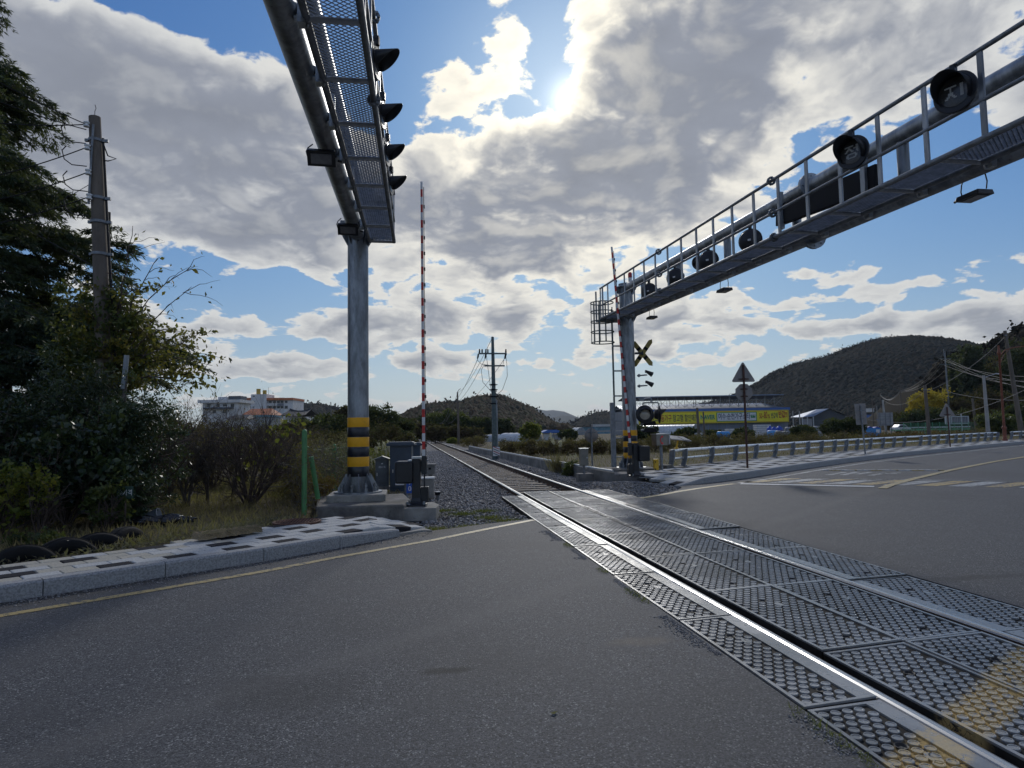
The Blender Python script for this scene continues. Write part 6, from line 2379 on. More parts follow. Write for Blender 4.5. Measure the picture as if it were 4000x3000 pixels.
def hill(label, prof, dist, depth, mname, n, csize, seed=1, base=-.5, wood=True):
    """a hill whose skyline runs through the given photograph points at its own distance"""
    r_ = np.random.RandomState(seed)
    pts = [D(x, y, dist) for x, y in prof]
    cx = np.array([p.x for p in pts])
    cy = np.array([p.y for p in pts])
    cz = np.array([p.z for p in pts])
    m = 90
    s = np.linspace(0, len(pts) - 1, m)
    ii_ = np.arange(len(pts))
    X, Y, Z = np.interp(s, ii_, cx), np.interp(s, ii_, cy), np.interp(s, ii_, cz)
    Z = np.maximum(Z - csize * (.9 if wood else 0), base)
    cd, sd_ = -math.sin(YW), math.cos(YW)
    rows = []
    vv = np.linspace(-1, 1, 26)
    nv = 26
    grid = np.zeros((nv, m, 3))
    for j, v in enumerate(vv):
        f = math.cos(v * math.pi / 2) ** 1.15
        wob = 1 + .14 * np.sin(s * .9 + v * 5 + seed) * (1 - f) * 2
        dd = v * depth
        grid[j, :, 0] = X + cd * dd * (X * 0 + 1)
        grid[j, :, 1] = Y + sd_ * dd
        grid[j, :, 2] = base + (Z - base) * f * np.clip(wob, .3, 1.3 if f < .98 else 1)
    V = grid.reshape(-1, 3)
    iq = np.arange(nv * m).reshape(nv, m)
    Fq_ = np.stack([iq[:-1, :-1], iq[:-1, 1:], iq[1:, 1:], iq[1:, :-1]], -1).reshape(-1, 4)
    h = link('hill', np_mesh('hill', V, Fq_, mname, np.full(len(V), .4), smooth=True), kind='structure', label=label)
    if wood:
        a = r_.uniform(0, nv * .56, n)
        b = r_.uniform(0, m - 1.01, n)
        i0, j0 = a.astype(int), b.astype(int)
        fa, fb = a - i0, b - j0
        P = (grid[i0, j0] * ((1 - fa) * (1 - fb))[:, None] + grid[np.minimum(i0 + 1, nv - 1), j0] * (fa * (1 - fb))[:, None]
             + grid[i0, j0 + 1] * ((1 - fa) * fb)[:, None] + grid[np.minimum(i0 + 1, nv - 1), j0 + 1] * (fa * fb)[:, None])
        # trees along the ridge stand a little higher
        crowns(P + np.array([0, 0, csize * .25]), csize, mname, r_, 'hill_wood', kind='stuff', label='wood covering the ' + label)
        lx, ly, lz = grid[12:14, :, :].reshape(-1, 3).T
        n2 = n // 12
        k = r_.randint(0, len(lx), n2)
        P2 = np.stack([lx[k], ly[k], lz[k]], -1) + r_.normal(size=(n2, 3)) * np.array([csize, csize, csize * .3])
        rad = csize * .8
        pp = np.repeat(P2, 14, 0) + r_.normal(size=(n2 * 14, 3)) * rad * np.array([.6, .6, .6]) + np.array([0, 0, csize * .5])
        V_, F_, v_, mm = leaves(pp, csize * .75, .6, mname, None, 1, r_)
        leaf_obj('ridge_trees', (V_, F_, v_, mm), None, kind='stuff', label='ragged trees along the ridge of the ' + label)
    return h


hill('dark wooded dome-shaped hill on the right', [(2550, 1640), (2700, 1590), (2800, 1572), (2900, 1543), (3000, 1492), (3080, 1438), (3160, 1412), (3240, 1400), (3320, 1365), (3400, 1336), (3480, 1325), (3550, 1333),
      (3620, 1358), (3700, 1395), (3800, 1440), (3900, 1480), (4050, 1540), (4250, 1600)], 620, 260, 'forest_green', 30000, 2.3, 3)
hill('low brownish wooded hill behind the railway', [(1480, 1690), (1560, 1672), (1600, 1640), (1650, 1603), (1700, 1588), (1750, 1584), (1810, 1583), (1850, 1566), (1900, 1558), (1960, 1556), (2010, 1580), (2060, 1602),
      (2100, 1632), (2130, 1660), (2160, 1680)], 420, 130, 'forest_brown', 9000, 2.6, 5)
hill('small wooded ridge beyond the apartment block', [(1040, 1640), (1120, 1596), (1160, 1585), (1200, 1592), (1250, 1586), (1290, 1600), (1340, 1625), (1400, 1650)], 700, 150, 'forest_green', 4000, 4, 8)
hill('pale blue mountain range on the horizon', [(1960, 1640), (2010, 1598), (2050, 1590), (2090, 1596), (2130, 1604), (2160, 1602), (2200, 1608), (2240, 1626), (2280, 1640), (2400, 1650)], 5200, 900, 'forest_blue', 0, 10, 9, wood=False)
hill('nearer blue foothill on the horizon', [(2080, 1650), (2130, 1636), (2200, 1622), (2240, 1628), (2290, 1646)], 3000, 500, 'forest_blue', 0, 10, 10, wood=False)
hill('low dark tree-covered rise right of the far mountains', [(2240, 1660), (2290, 1640), (2330, 1625), (2380, 1620), (2440, 1622), (2520, 1626), (2600, 1640), (2700, 1655)], 800, 150, 'forest_green', 5000, 4.5, 12)
hill('wooded slope rising at the right edge of the picture', [(3560, 1690), (3640, 1600), (3690, 1500), (3740, 1410), (3800, 1385), (3850, 1390), (3900, 1350), (4000, 1300), (4150, 1240), (4350, 1200)], 150, 45, 'forest_near', 5000, 1.5, 14)


def tree(name, label, px, ytop, dist, wpx, mname, cat='tree', ybase=None, ncl=70, per=40, size=None, group=None, rz=1.0, trunk=True, crown_from=.25, aspect=.5, surf=.5):
    top = D(px, ytop, dist)
    h = top.z + .1
    rr = wpx / 2 / F * dist
    t = thing(name, label, cat, (top.x, top.y, -.15), group=group)
    cz = h * (1 + crown_from) / 2
    p, v = clumps((0, 0, cz), (rr, rr * .8, h * (1 - crown_from) / 2), ncl, per, rs, cr=.24, surf=surf, flat=.1)
    leaf_obj('crown', leaves(p, size or max(.06, dist * .0042), aspect, mname, None, 1, rs, vals=v), t, kind='stuff')
    if trunk:
        mb, _ = twigs((0, 0, -.1), h * .9, .35, 3, rs, depth=2, r0=.03 + h * .012)
        mb.cyl((0, 0, -.2), (0, 0, h * .5), .03 + h * .014, .02 + h * .006, n=7)
        mb.build('trunk', ['bark'], t)
    return t


T = tree
# left background
for a in ((1490, 1583, 62, 130, 'leaf_far', 'tall dark green tree right of the banded column'), (1555, 1640, 66, 110, 'leaf_far', 'dark green tree sloping down towards the track'), (1425, 1590, 64, 100, 'leaf_far', 'dark green tree hidden behind the banded column'),
          (1580, 1690, 60, 60, 'leaf_far', 'small dark green tree at the edge of the track'), (1290, 1625, 62, 130, 'leaf_far', 'green tree left of the banded column'), (1340, 1595, 70, 60, 'leaf_far_brown', 'thin brownish tree touching the banded column'),
          (1235, 1640, 60, 110, 'leaf_mid', 'mid green tree below the small wooded ridge'), (1130, 1655, 66, 90, 'leaf_far_brown', 'brown tree right of the dark tiled roof'), (1190, 1640, 75, 90, 'leaf_far', 'far green tree between tiled roof and ridge')):
    T('tree', a[5], a[0], a[1], a[2], a[3], a[4], ncl=90, per=60)
for a in ((1380, 1668, 40, 170, 'leaf_far_brown', 'brown rounded thicket behind the column'), (1500, 1660, 42, 190, 'leaf_far_brown', 'brown rounded thicket right of the column'), (1575, 1700, 38, 90, 'leaf_far_brown', 'brown thicket edge near the blue cabinets'),
          (1260, 1680, 38, 170, 'leaf_far_brown', 'brown thicket left of the column'), (1140, 1680, 36, 160, 'leaf_brown', 'brown thicket behind the green post'), (1010, 1668, 40, 170, 'leaf_brown', 'brown thicket under the orange roof'),
          (860, 1650, 40, 190, 'leaf_brown', 'brown thicket under the white house'), (700, 1630, 36, 160, 'leaf_brown', 'brown thicket behind the evergreen planting')):
    T('thicket', a[5], a[0], a[1], a[2], a[3], a[4], cat='thicket', ncl=90, per=70, trunk=False, crown_from=.05, size=.13)
# centre background
for a in ((1745, 1603, 120, 120, 'leaf_mid', 'broad green tree on the wood edge left of the second pole'), (1690, 1618, 125, 90, 'leaf_far', 'green tree at the left end of the wood edge'), (1810, 1625, 120, 100, 'leaf_mid', 'green tree right of the second pole'),
          (1865, 1632, 118, 80, 'leaf_far', 'dark green tree left of the main pole'), (1905, 1640, 118, 60, 'leaf_far', 'dark green tree next to the main pole'), (1960, 1640, 118, 80, 'leaf_far', 'dark green tree right of the main pole'),
          (1660, 1655, 95, 70, 'leaf_far_brown', 'brown tree on the far right side of the track'), (1700, 1668, 90, 80, 'leaf_far_brown', 'brown tree behind the far poles'), (1770, 1668, 95, 100, 'leaf_far_brown', 'brown low tree in front of the wood edge'),
          (1840, 1675, 95, 90, 'leaf_far_brown', 'brown low tree behind the long greenhouse'), (1722, 1685, 112, 44, 'leaf_far', 'small dark round tree beside the track'), (1612, 1640, 200, 60, 'leaf_far_brown', 'far brown trees where the rails vanish'),
          (2070, 1655, 85, 80, 'leaf_lime', 'thin yellowish tree in front of the arched greenhouse'), (2222, 1682, 80, 62, 'leaf_far', 'dark round bush right of the blue roofed shed'), (1768, 1718, 86, 30, 'leaf_lime', 'yellow-green bush beside the round T sign')):
    T('tree' if 'bush' not in a[5] else 'bush', a[5], a[0], a[1], a[2], a[3], a[4], ncl=80, per=50)
for i, (px, d_, w, yt, mname) in enumerate(((1850, 66, 110, 1706, 'leaf_brown'), (1990, 46, 110, 1722, 'leaf_brown'), (2080, 40, 120, 1716, 'leaf_brown'), (2170, 41, 120, 1712, 'leaf_brown'), (2260, 40, 120, 1712, 'leaf_brown'), (2350, 40, 120, 1716, 'leaf_brown'),
                                        (2440, 40, 120, 1706, 'leaf_brown'), (2560, 42, 140, 1700, 'leaf_brown'), (2680, 44, 140, 1697, 'leaf_brown'), (2800, 46, 140, 1697, 'leaf_brown'), (2920, 48, 140, 1694, 'leaf_brown'), (3040, 50, 140, 1692, 'leaf_brown'),
                                        (3160, 52, 140, 1692, 'leaf_brown'), (3290, 54, 150, 1690, 'leaf_brown'), (3420, 58, 150, 1688, 'leaf_rust'), (3550, 62, 150, 1684, 'leaf_rust'), (3680, 66, 150, 1680, 'leaf_rust'), (3800, 70, 140, 1678, 'leaf_brown'), (3900, 72, 120, 1670, 'leaf_brown'))):
    where = ['beside the trough wall', 'below the arched greenhouse', 'under the yellowish tree', 'under the blue roofed shed', 'left of the round sign', 'behind the round sign', 'behind the banded right column', 'behind the phone box', 'behind the solar panel',
             'below the shiny tunnel greenhouse', 'below the pale blue tank', 'below the deep blue tanks', 'below the grey bales', 'left of the oblong sign', 'right of the oblong sign', 'below the white car', 'behind the far triangular sign', 'below the billboard frame', 'by the rusty lamp post'][i]
    t = T('hedge_shrub', 'brown leafless hedge shrub ' + where, px, yt, d_, w * 1.15, mname, cat='shrub', ncl=60, per=60, trunk=False, crown_from=.02, size=.10, group='brown shrubs along the field')
    m2, _ = twigs((0, 0, 0), 1.15, .6, 10, rs, depth=2, r0=.02)
    m2.build('stems', ['twig'], t, kind='stuff')
# right background plants
for a in ((2500, 1668, 75, 110, 'leaf_far', 'dark bush right of the banded right column'), (2690, 1676, 72, 90, 'leaf_far', 'dark bush in front of the tunnel greenhouse'), (2780, 1686, 70, 56, 'leaf_far', 'small dark bush left of the pale blue tank'),
          (2900, 1680, 68, 70, 'leaf_far', 'dark bush right of the pale blue tank'), (3140, 1668, 62, 80, 'leaf_far', 'dark round bush before the grey bales'), (3262, 1642, 66, 100, 'leaf_far', 'dark bushy tree in front of the grey shed'), (3330, 1640, 66, 80, 'leaf_far', 'second dark bushy tree in front of the grey shed'),
          (3590, 1605, 95, 130, 'leaf_far', 'dark green tree under the golden ginkgo'), (3680, 1600, 95, 120, 'leaf_far', 'dark rounded tree behind the triangular sign'), (3520, 1620, 98, 90, 'leaf_far_brown', 'brownish tree left of the golden ginkgo'),
          (3615, 1535, 110, 130, 'ginkgo', 'golden yellow ginkgo tree below the dark hill'), (3740, 1560, 110, 110, 'leaf_far_brown', 'brown tree right of the golden ginkgo'), (3760, 1450, 125, 120, 'leaf_far_brown', 'tall brown tree on the right slope'),
          (3850, 1420, 120, 130, 'leaf_far_brown', 'brown crown on the right slope above the white lamp'), (3940, 1400, 115, 130, 'leaf_far', 'dark crown on the right slope behind the leaning pole'), (3990, 1330, 110, 120, 'leaf_far', 'dark pine at the right picture edge'),
          (3880, 1520, 100, 150, 'leaf_far_brown', 'low brown tree on the right slope'), (3890, 1620, 72, 140, 'leaf_mid', 'green bush behind the rusty lamp post'), (3975, 1580, 76, 110, 'leaf_far', 'dark bush at the foot of the leaning pole'),
          (3790, 1345, 118, 90, 'needle', 'pine with layered branches on the skyline of the right slope'), (3740, 1400, 122, 60, 'needle', 'smaller pine left of the layered pine')):
    T('tree' if 'bush' not in a[5] or 'bushy' in a[5] else 'bush', a[5], a[0], a[1], a[2], a[3], a[4], ncl=150, per=60, surf=.35)


def frame_at(px, dist, z=0.0):
    p = D(px, 1680, dist)
    return Vector((p.x, p.y, z))


def hz(px):
    return HC + (2000 - px) * math.tan(ROLL)


def zz_(px, py, dist):
    return D(px, py, dist).z


class Far:
    """a building facing the viewer, drawn with photograph extents at its own distance"""
    def __init__(s, name, label, cat, px0, px1, dist, group=None, rz=0):
        s.d = dist
        a, b = frame_at(px0, dist), frame_at(px1, dist)
        s.c = (a + b) / 2
        s.px0, s.px1 = px0, px1
        s.k = dist / F
        s.t = thing(name, label, cat, (s.c.x, s.c.y, 0), YW + rz, group)

    def x(s, px):
        return (px - (s.px0 + s.px1) / 2) * s.k

    def z(s, px, py):
        return H + (hz(px) - py) * s.k * 1.0

    def box(s, name, m, x0, x1, y0, y1, dep=1.0, front=0.0, parent=None):
        """y0 = top, y1 = bottom photograph rows (None = ground)"""
        zt = s.z((x0 + x1) / 2, y0)
        zb = -.3 if y1 is None else s.z((x0 + x1) / 2, y1)
        return MB().box(((s.x(x0) + s.x(x1)) / 2, front + dep / 2, (zt + zb) / 2), (s.x(x1) - s.x(x0), dep, zt - zb)).build(name, [m], parent or s.t)


# white flat-roofed house
f = Far('house', 'white flat-roofed house left of the apartment block', 'house', 776, 940, 170)
w_ = f.box('wall', 'wall_white', 790, 928, 1572, None, 8)
f.box('cornice', 'wall_white', 776, 940, 1562, 1574, 9.6, -.8)
f.box('stair_house', 'wall_white', 836, 874, 1549, 1562, 4, 2)
f.box('roof_shed', 'wall_dark', 884, 932, 1546, 1563, 4, 1)
f.box('canopy', 'wall_dark', 800, 912, 1592, 1598, 9, -1.2)
for a in ((845, 857, 1578, 1590), (870, 884, 1578, 1588), (900, 914, 1577, 1590), (808, 820, 1578, 1590), (830, 842, 1602, 1614), (870, 884, 1602, 1614)):
    f.box('window', 'window', *a, .1, -.05, w_)
# apartment block
f = Far('apartment_block', 'white apartment block with orange eaves and ochre roof tanks', 'building', 930, 1142, 240)
w_ = f.box('wall', 'wall_white', 934, 1140, 1562, None, 12, 1.5)
f.box('stair_tower', 'wall_white', 979, 1040, 1540, None, 8, 0)
f.box('end_bay', 'wall_white', 1105, 1141, 1562, None, 12, .6)
for a in ((930, 980), (1038, 1106), (1104, 1143)):
    f.box('eave_roof', 'roof_orange', a[0], a[1], 1554, 1563, 13.5, 0.1)
for i, a in enumerate(((988, 1004, 1517), (1013, 1028, 1523))):
    c = (f.x((a[0] + a[1]) / 2), 3, 0)
    r_ = (f.x(a[1]) - f.x(a[0])) / 2
    MB().cyl((c[0], 3, f.z(1000, 1541)), (c[0], 3, f.z(1000, a[2])), r_, n=20).build('water_tank', ['tank_ochre'], f.t)
for a in ((986, 990), (1032, 1036)):
    pass
for x0 in (1044, 1060, 1076, 1090):
    for y0 in (1565, 1586):
        f.box('window', 'window', x0, x0 + 11, y0, y0 + 9, .2, 1.35, w_)
for y0 in (1576,):
    f.box('balcony', 'wall_white', 1040, 1080, y0, y0 + 9, 1.2, .5, w_)
    f.box('balcony', 'wall_grey', 1080, 1104, y0, y0 + 9, 1.2, .5, w_)
for a in ((1110, 1120, 1565, 1574), (1110, 1121, 1585, 1596), (987, 990, 1546, 1550), (991, 994, 1546, 1550), (987, 990, 1566, 1570), (991, 994, 1566, 1570), (987, 990, 1588, 1593), (940, 950, 1568, 1576), (955, 967, 1566, 1574), (965, 975, 1586, 1594)):
    f.box('window', 'window', *a, .2, -.12 if a[0] in (987, 991) else .45, w_)
MB().cyl((f.x(1036), 3, f.z(1036, 1541)), (f.x(1036), 3, f.z(1036, 1510)), .06, n=6).build('aerial', ['galv_dull'], f.t)
# lower roofs in front
f = Far('house', 'low house with a bright orange metal roof', 'house', 940, 1052, 120)
f.box('wall', 'concrete_far', 945, 1048, 1619, None, 7, .6)
mb = MB()
z0, z1 = f.z(996, 1621), f.z(996, 1594)
mb.add([(f.x(940), 0, z0), (f.x(1052), 0, z0), (f.x(1052), 8, z0), (f.x(940), 8, z0), (f.x(952), 3.5, z1), (f.x(1036), 3.5, z1)], [(0, 1, 5, 4), (1, 2, 5), (2, 3, 4, 5), (3, 0, 4), (3, 2, 1, 0)], False)
mb.build('roof', ['roof_orange'], f.t)
f = Far('house', 'traditional house with a dark curved tile roof', 'house', 1096, 1194, 105)
f.box('wall', 'wall_white', 1104, 1186, 1628, None, 5, 1)
mb = MB()
vs, nx_ = [], 12
for j, (yy_, y_) in enumerate(((1629, 0), (1614, 2.2), (1606, 3.6))):
    for i in range(nx_ + 1):
        u = i / nx_
        sag_ = (2 * u - 1) ** 2
        px = 1096 + 98 * u if j == 0 else 1102 + 86 * u
        vs.append((f.x(px), y_, f.z(1145, yy_) + sag_ * .30))
fs = [(j * (nx_ + 1) + i, j * (nx_ + 1) + i + 1, (j + 1) * (nx_ + 1) + i + 1, (j + 1) * (nx_ + 1) + i) for j in range(2) for i in range(nx_)]
mb.add(vs, fs, False)
vs2 = [(x, 7.2 - y, z) for x, y, z in vs]
mb.add(vs2, [tuple(reversed(q)) for q in fs], False)
for i in range(26):
    u = (i + .5) / 26
    s_ = (2 * u - 1) ** 2 * .30
    mb.cyl((f.x(1096 + 98 * u), -.02, f.z(1145, 1629) + s_ + .05), (f.x(1102 + 86 * u), 3.6, f.z(1145, 1606) + s_ + .05), .05, n=5)
mb.build('roof', ['roof_tile'], f.t)
mb = MB()
for i in range(8):
    u0, u1 = i / 8, (i + 1) / 8
    mb.cyl((f.x(1102 + 86 * u0), 3.6, f.z(1145, 1604) + (2 * u0 - 1) ** 2 * .4), (f.x(1102 + 86 * u1), 3.6, f.z(1145, 1604) + (2 * u1 - 1) ** 2 * .4), .13, n=6)
mb.build('ridge', ['roof_tile'], f.t)
f = Far('house', 'grey-roofed low house in front of the white house', 'house', 872, 962, 115)
f.box('wall', 'wall_white', 880, 955, 1634, None, 5, .6)
mb = MB()
z0, z1 = f.z(910, 1636), f.z(910, 1618)
mb.add([(f.x(872), 0, z0), (f.x(962), 0, z0), (f.x(962), 7, z0), (f.x(872), 7, z0), (f.x(885), 3.5, z1), (f.x(948), 3.5, z1)], [(0, 1, 5, 4), (1, 2, 5), (2, 3, 4, 5), (3, 0, 4), (3, 2, 1, 0)], False)
mb.build('roof', ['roof_tile'], f.t)
f = Far('shed', 'pale green glazed shed under the orange roof', 'shed', 990, 1062, 108)
f.box('wall', 'film_grey', 996, 1056, 1630, None, 4, .4)
f.box('roof', 'net_blue', 990, 1062, 1622, 1629, 5, 0)
for px in (1004, 1016, 1030, 1044):
    f.box('post', 'pipe_pale', px, px + 2, 1629, None, .1, .2)

# warehouse with the long yellow banner
WD = 150
f = Far('warehouse', 'large blue-roofed warehouse carrying a long yellow shop banner', 'warehouse', 2440, 3088, WD)
f.box('wall', 'wall_grey', 2440, 3082, 1600, None, 20, .4)
for px in range(2480, 3082, 36):
    f.box('wall_seam', 'roof_metal', px, px + 2, 1652, None, .2, .3)
mb = MB()
ze, zr = f.z(2760, 1602), f.z(2760, 1573)
mb.add([(f.x(2436), 0, ze), (f.x(3088), 0, ze), (f.x(3030), 9, zr), (f.x(2436), 9, zr), (f.x(3088), 19, ze), (f.x(2436), 19, ze)], [(0, 1, 2, 3), (1, 4, 2), (4, 5, 3, 2)], False)
for px in range(2440, 3084, 8):
    mb.add([(f.x(px), 0, ze + .02), (f.x(px) + .04, 0, ze + .07), (f.x(px) + .08, 0, ze + .02), (f.x(min(px, 3028)), 9, zr + .02), (f.x(min(px, 3028)) + .04, 9, zr + .07), (f.x(min(px, 3028)) + .08, 9, zr + .02)], [(0, 1, 4, 3), (1, 2, 5, 4)], False)
mb.build('roof', ['roof_metal'], f.t)
f.box('gutter', 'roof_blue', 2436, 3088, 1597, 1606, .3, -.2)
mb = MB()
zt = f.z(2760, 1548)
mb.box(((f.x(2436) + f.x(3060)) / 2, 3.2, zt - .25), (f.x(3060) - f.x(2436), 7.0, .12), M=Matrix.Rotation(R(-4), 4, 'X'))
mb.build('solar_roof', ['roof_tile'], f.t)
f.box('roof_edge', 'roof_metal', 2436, 3062, 1546, 1549.5, .15, -.75)
zm0, zm1 = f.z(2760, 1592), f.z(2760, 1553)
px = 2470
while px < 3062:
    for yy_ in (.3, 6.0):
        MB().box((f.x(px), yy_, (f.z(2760, 1590) + zt) / 2 + (.8 if yy_ > 3 else 0) * 0), (.09, .09, zt - f.z(2760, 1590))).build('strut', ['galv'], f.t)
    mb = MB()
    a_, b_ = f.x(px), f.x(px + 35)
    mb.cyl((a_, .3, zm1 - .2), (b_, .3, zm0 + .1), .04, n=5).cyl((b_, .3, zm1 - .2), (a_, .3, zm0 + .1), .04, n=5).cyl((a_, .3, (zm0 + zm1) / 2), (b_, .3, (zm0 + zm1) / 2), .03, n=5)
    mb.build('brace', ['galv'], f.t)
    px += 35
bn = f.box('banner', 'banner_yellow', 2488, 3080, 1606, 1653, .08, -.30)
fr_ = MB()
x0, x1, z0, z1 = f.x(2492), f.x(3077), f.z(2780, 1650.5), f.z(2780, 1608.5)
for a in (((x0 + x1) / 2, -.31, z0, x1 - x0, .06), ((x0 + x1) / 2, -.31, z1, x1 - x0, .06)):
    fr_.box((a[0], -.31, a[2]), (a[3], .01, .07))
fr_.box((x0, -.31, (z0 + z1) / 2), (.07, .01, z1 - z0)).box((x1, -.31, (z0 + z1) / 2), (.07, .01, z1 - z0))
fr_.build('banner_rim', ['ink_red'], bn)


def btext(txt, m, p0, p1, y0, y1, parent=bn, bold=.012, dy=-.33):
    text_obj('banner_lettering', txt, m, parent, (f.x(p0), dy, f.z(2780, y1)), f.x(p1) - f.x(p0), (y1 - y0) * f.k, bold=bold)


bn.location = (0, 0, 0)
btext('유명브랜드', 'ink_navy', 2504, 2570, 1617, 1645)
btext('1등가구', 'ink_red', 2577, 2624, 1617, 1645)
btext('창고형', 'ink_navy', 2629, 2669, 1617, 1645)
btext('할인매장', 'ink_navy', 2675, 2727, 1617, 1645)
btext('NAVER', 'label_white', 2736, 2795, 1620, 1639, bold=.05)
btext('NAVER', 'ink_green', 2737, 2794, 1620.5, 1638.5, bold=.03, dy=-.35)
gb = f.box('search_box', 'ink_green', 2799, 2956, 1610, 1646, .06, -.34, bn)
f.box('search_field', 'label_white', 2802, 2953, 1612.5, 1643.5, .06, -.37, bn)
btext('여수·순천가구스타', 'ink_navy', 2806, 2930, 1615, 1640, dy=-.39)
f.box('search_button', 'ink_green', 2932, 2950, 1620, 1632, .04, -.40, bn)
btext('검색', 'label_white', 2934, 2948, 1622, 1630, dy=-.42)
btext('50~', 'ink_red', 2966, 2983, 1618, 1638)
btext('80', 'ink_red', 2984, 2997, 1612, 1638)
btext('%', 'ink_red', 2999, 3007, 1622, 1638)
btext('반값에', 'ink_navy', 3012, 3037, 1616, 1638)
btext('반값!!', 'ink_red', 3041, 3074, 1610, 1637, bold=.03)
f2 = Far('notice_board', 'pale lettered board beside the banner, partly behind the right column', 'board', 2470, 2496, 148)
f2.box('board', 'label_white', 2470, 2495, 1612, 1675, .1, 0)
f2.box('orange_band', 'roof_orange', 2470, 2495, 1620, 1630, .02, -.03)

# grey shed and yard
f = Far('shed', 'dark grey gabled metal shed right of the warehouse', 'shed', 3130, 3305, 125)
mb = MB()
zb, ze, zr = -.3, f.z(3220, 1626), f.z(3220, 1598)
xs = (f.x(3172), f.x(3305))
xm = f.x(3238)
mb.add([(xs[0], 0, zb), (xs[1], 0, zb), (xs[1], 0, f.z(3300, 1624)), (xm, 0, zr), (xs[0], 0, ze), (xs[0], 4, zb), (xs[1], 4, zb), (xs[1], 4, f.z(3300, 1624)), (xm, 4, zr), (xs[0], 4, ze)],
       [(0, 1, 2, 3, 4), (9, 8, 7, 6, 5), (0, 5, 6, 1), (1, 6, 7, 2), (0, 4, 9, 5)], False)
mb.build('wall', ['wall_dark'], f.t)
for k in range(9):
    MB().box(((xs[0] + xs[1]) / 2, -.02, zb + .35 + k * .28), (xs[1] - xs[0], .04, .03)).build('siding_rib', ['wall_grey'], f.t)
mb = MB()
mb.add([(f.x(3130), -.8, f.z(3150, 1630)), (f.x(3172), -.9, f.z(3180, 1627)), (xm, -.3, zr + .05), (f.x(3205), 1, zr + .02), (f.x(3125), 4, ze), (xm, 4, zr + .05)], [(0, 1, 2, 3), (3, 2, 5, 4), (0, 3, 4)], False)
mb.add([(xm, -.3, zr + .05), (xs[1] + .3, -.3, f.z(3300, 1624) + .05), (xs[1] + .3, 4.2, f.z(3300, 1624) + .05), (xm, 4.2, zr + .05)], [(0, 1, 2, 3)], False)
mb.build('roof', ['roof_metal'], f.t)
for px in (3128, 3148, 3171):
    f.box('post', 'pipe_pale', px, px + 3, 1628, None, .12, -.8)
f.box('door', 'board_back', 3134, 3169, 1636, None, .1, -.5)

f = Far('tunnel_greenhouse', 'shiny tunnel greenhouse with ribbed plastic in front of the warehouse', 'greenhouse', 2558, 2768, 105)


def tunnel(f, xa, xb, ytop, ybase, length, ang, mname='plastic_film', ribs=14):
    """arched tunnel: its axis turned by ang from the view direction"""
    w = f.x(xb) - f.x(xa)
    h = f.z((xa + xb) / 2, ytop)
    cx = (f.x(xa) + f.x(xb)) / 2
    M_ = Matrix.Translation((cx, 0, 0)) @ Matrix.Rotation(ang, 4, 'Z')
    n = 16
    vs, fs = [], []
    for j in range(ribs + 1):
        for k in range(n + 1):
            a = math.pi * k / n
            s = 1 if j % 2 == 0 else .985
            vs.append(M_ @ Vector((-w / 2 * math.cos(a) * s, length * j / ribs, -.2 + (h + .2) * math.sin(a) ** .75 * s)))
    for j in range(ribs):
        for k in range(n):
            fs.append((j * (n + 1) + k, (j + 1) * (n + 1) + k, (j + 1) * (n + 1) + k + 1, j * (n + 1) + k + 1))
    MB().add(vs, fs, True).build('plastic_cover', [mname], f.t)
    MB().add(vs[:n + 1], [tuple(range(n + 1))], False).build('end_wall', ['film_grey'], f.t)
    for j in range(0, ribs + 1):
        MB().tube([vs[j * (n + 1) + k] for k in range(n + 1)], .035, 4).build('hoop', ['pipe_pale'], f.t)
    for u in (-.25, 0, .25):
        p = M_ @ Vector((w * u, -.03, 0))
        MB().cyl(p, p + Vector((0, 0, h * .9)), .03, n=5).build('end_post', ['pipe_pale'], f.t)


tunnel(f, 2668, 2768, 1657, 1690, 11, R(58), ribs=22)
f = Far('long_greenhouse', 'long low white greenhouse running behind the poles', 'greenhouse', 1748, 1955, 96)
tunnel(f, 1930, 1972, 1697, 1722, 7.5, R(82), ribs=24)
f = Far('arched_greenhouse', 'wide arched greenhouse with grey end wall behind the brown hedge', 'greenhouse', 1945, 2130, 88)
tunnel(f, 2040, 2128, 1690, 1728, 6, R(38), ribs=10)
f = Far('shed', 'small open shed with a bright blue roof', 'shed', 2104, 2206, 95)
mb = MB()
zr, ze = f.z(2150, 1679), f.z(2150, 1691)
mb.add([(f.x(2112), 0, ze), (f.x(2140), 0, zr), (f.x(2175), 0, zr), (f.x(2206), 0, ze), (f.x(2104), 5, ze), (f.x(2132), 5, zr), (f.x(2168), 5, zr), (f.x(2200), 5, ze)], [(0, 1, 5, 4), (1, 2, 6, 5), (2, 3, 7, 6), (0, 3, 2, 1)], False)
mb.build('roof', ['roof_blue'], f.t)
f.box('wall', 'wall_white', 2126, 2150, 1694, None, 3, .5)
f.box('wall', 'board_back', 2160, 2196, 1696, None, 3, .5)
for px in (2112, 2156, 2202):
    f.box('post', 'pipe_pale', px, px + 2, 1690, None, .08, .1)

# yard goods
def tankv(px, dist, wpx, ytop, label, m='tank_deep'):
    f = Far('water_tank', label, 'water tank', px - wpx / 2, px + wpx / 2, dist, group='blue tanks in the yard')
    r_ = wpx / 2 * f.k
    zt = f.z(px, ytop)
    MB().lathe([(r_ * .9, -.2), (r_, .1), (r_, zt * .70), (r_ * .8, zt * .86), (r_ * .35, zt * .93)], (0, 0, 0), 18).build('body', [m], f.t)
    MB().lathe([(r_ * .36, zt * .92), (r_ * .36, zt), (.001, zt)], (0, 0, 0), 14, cap=False).build('lid', [m], f.t)


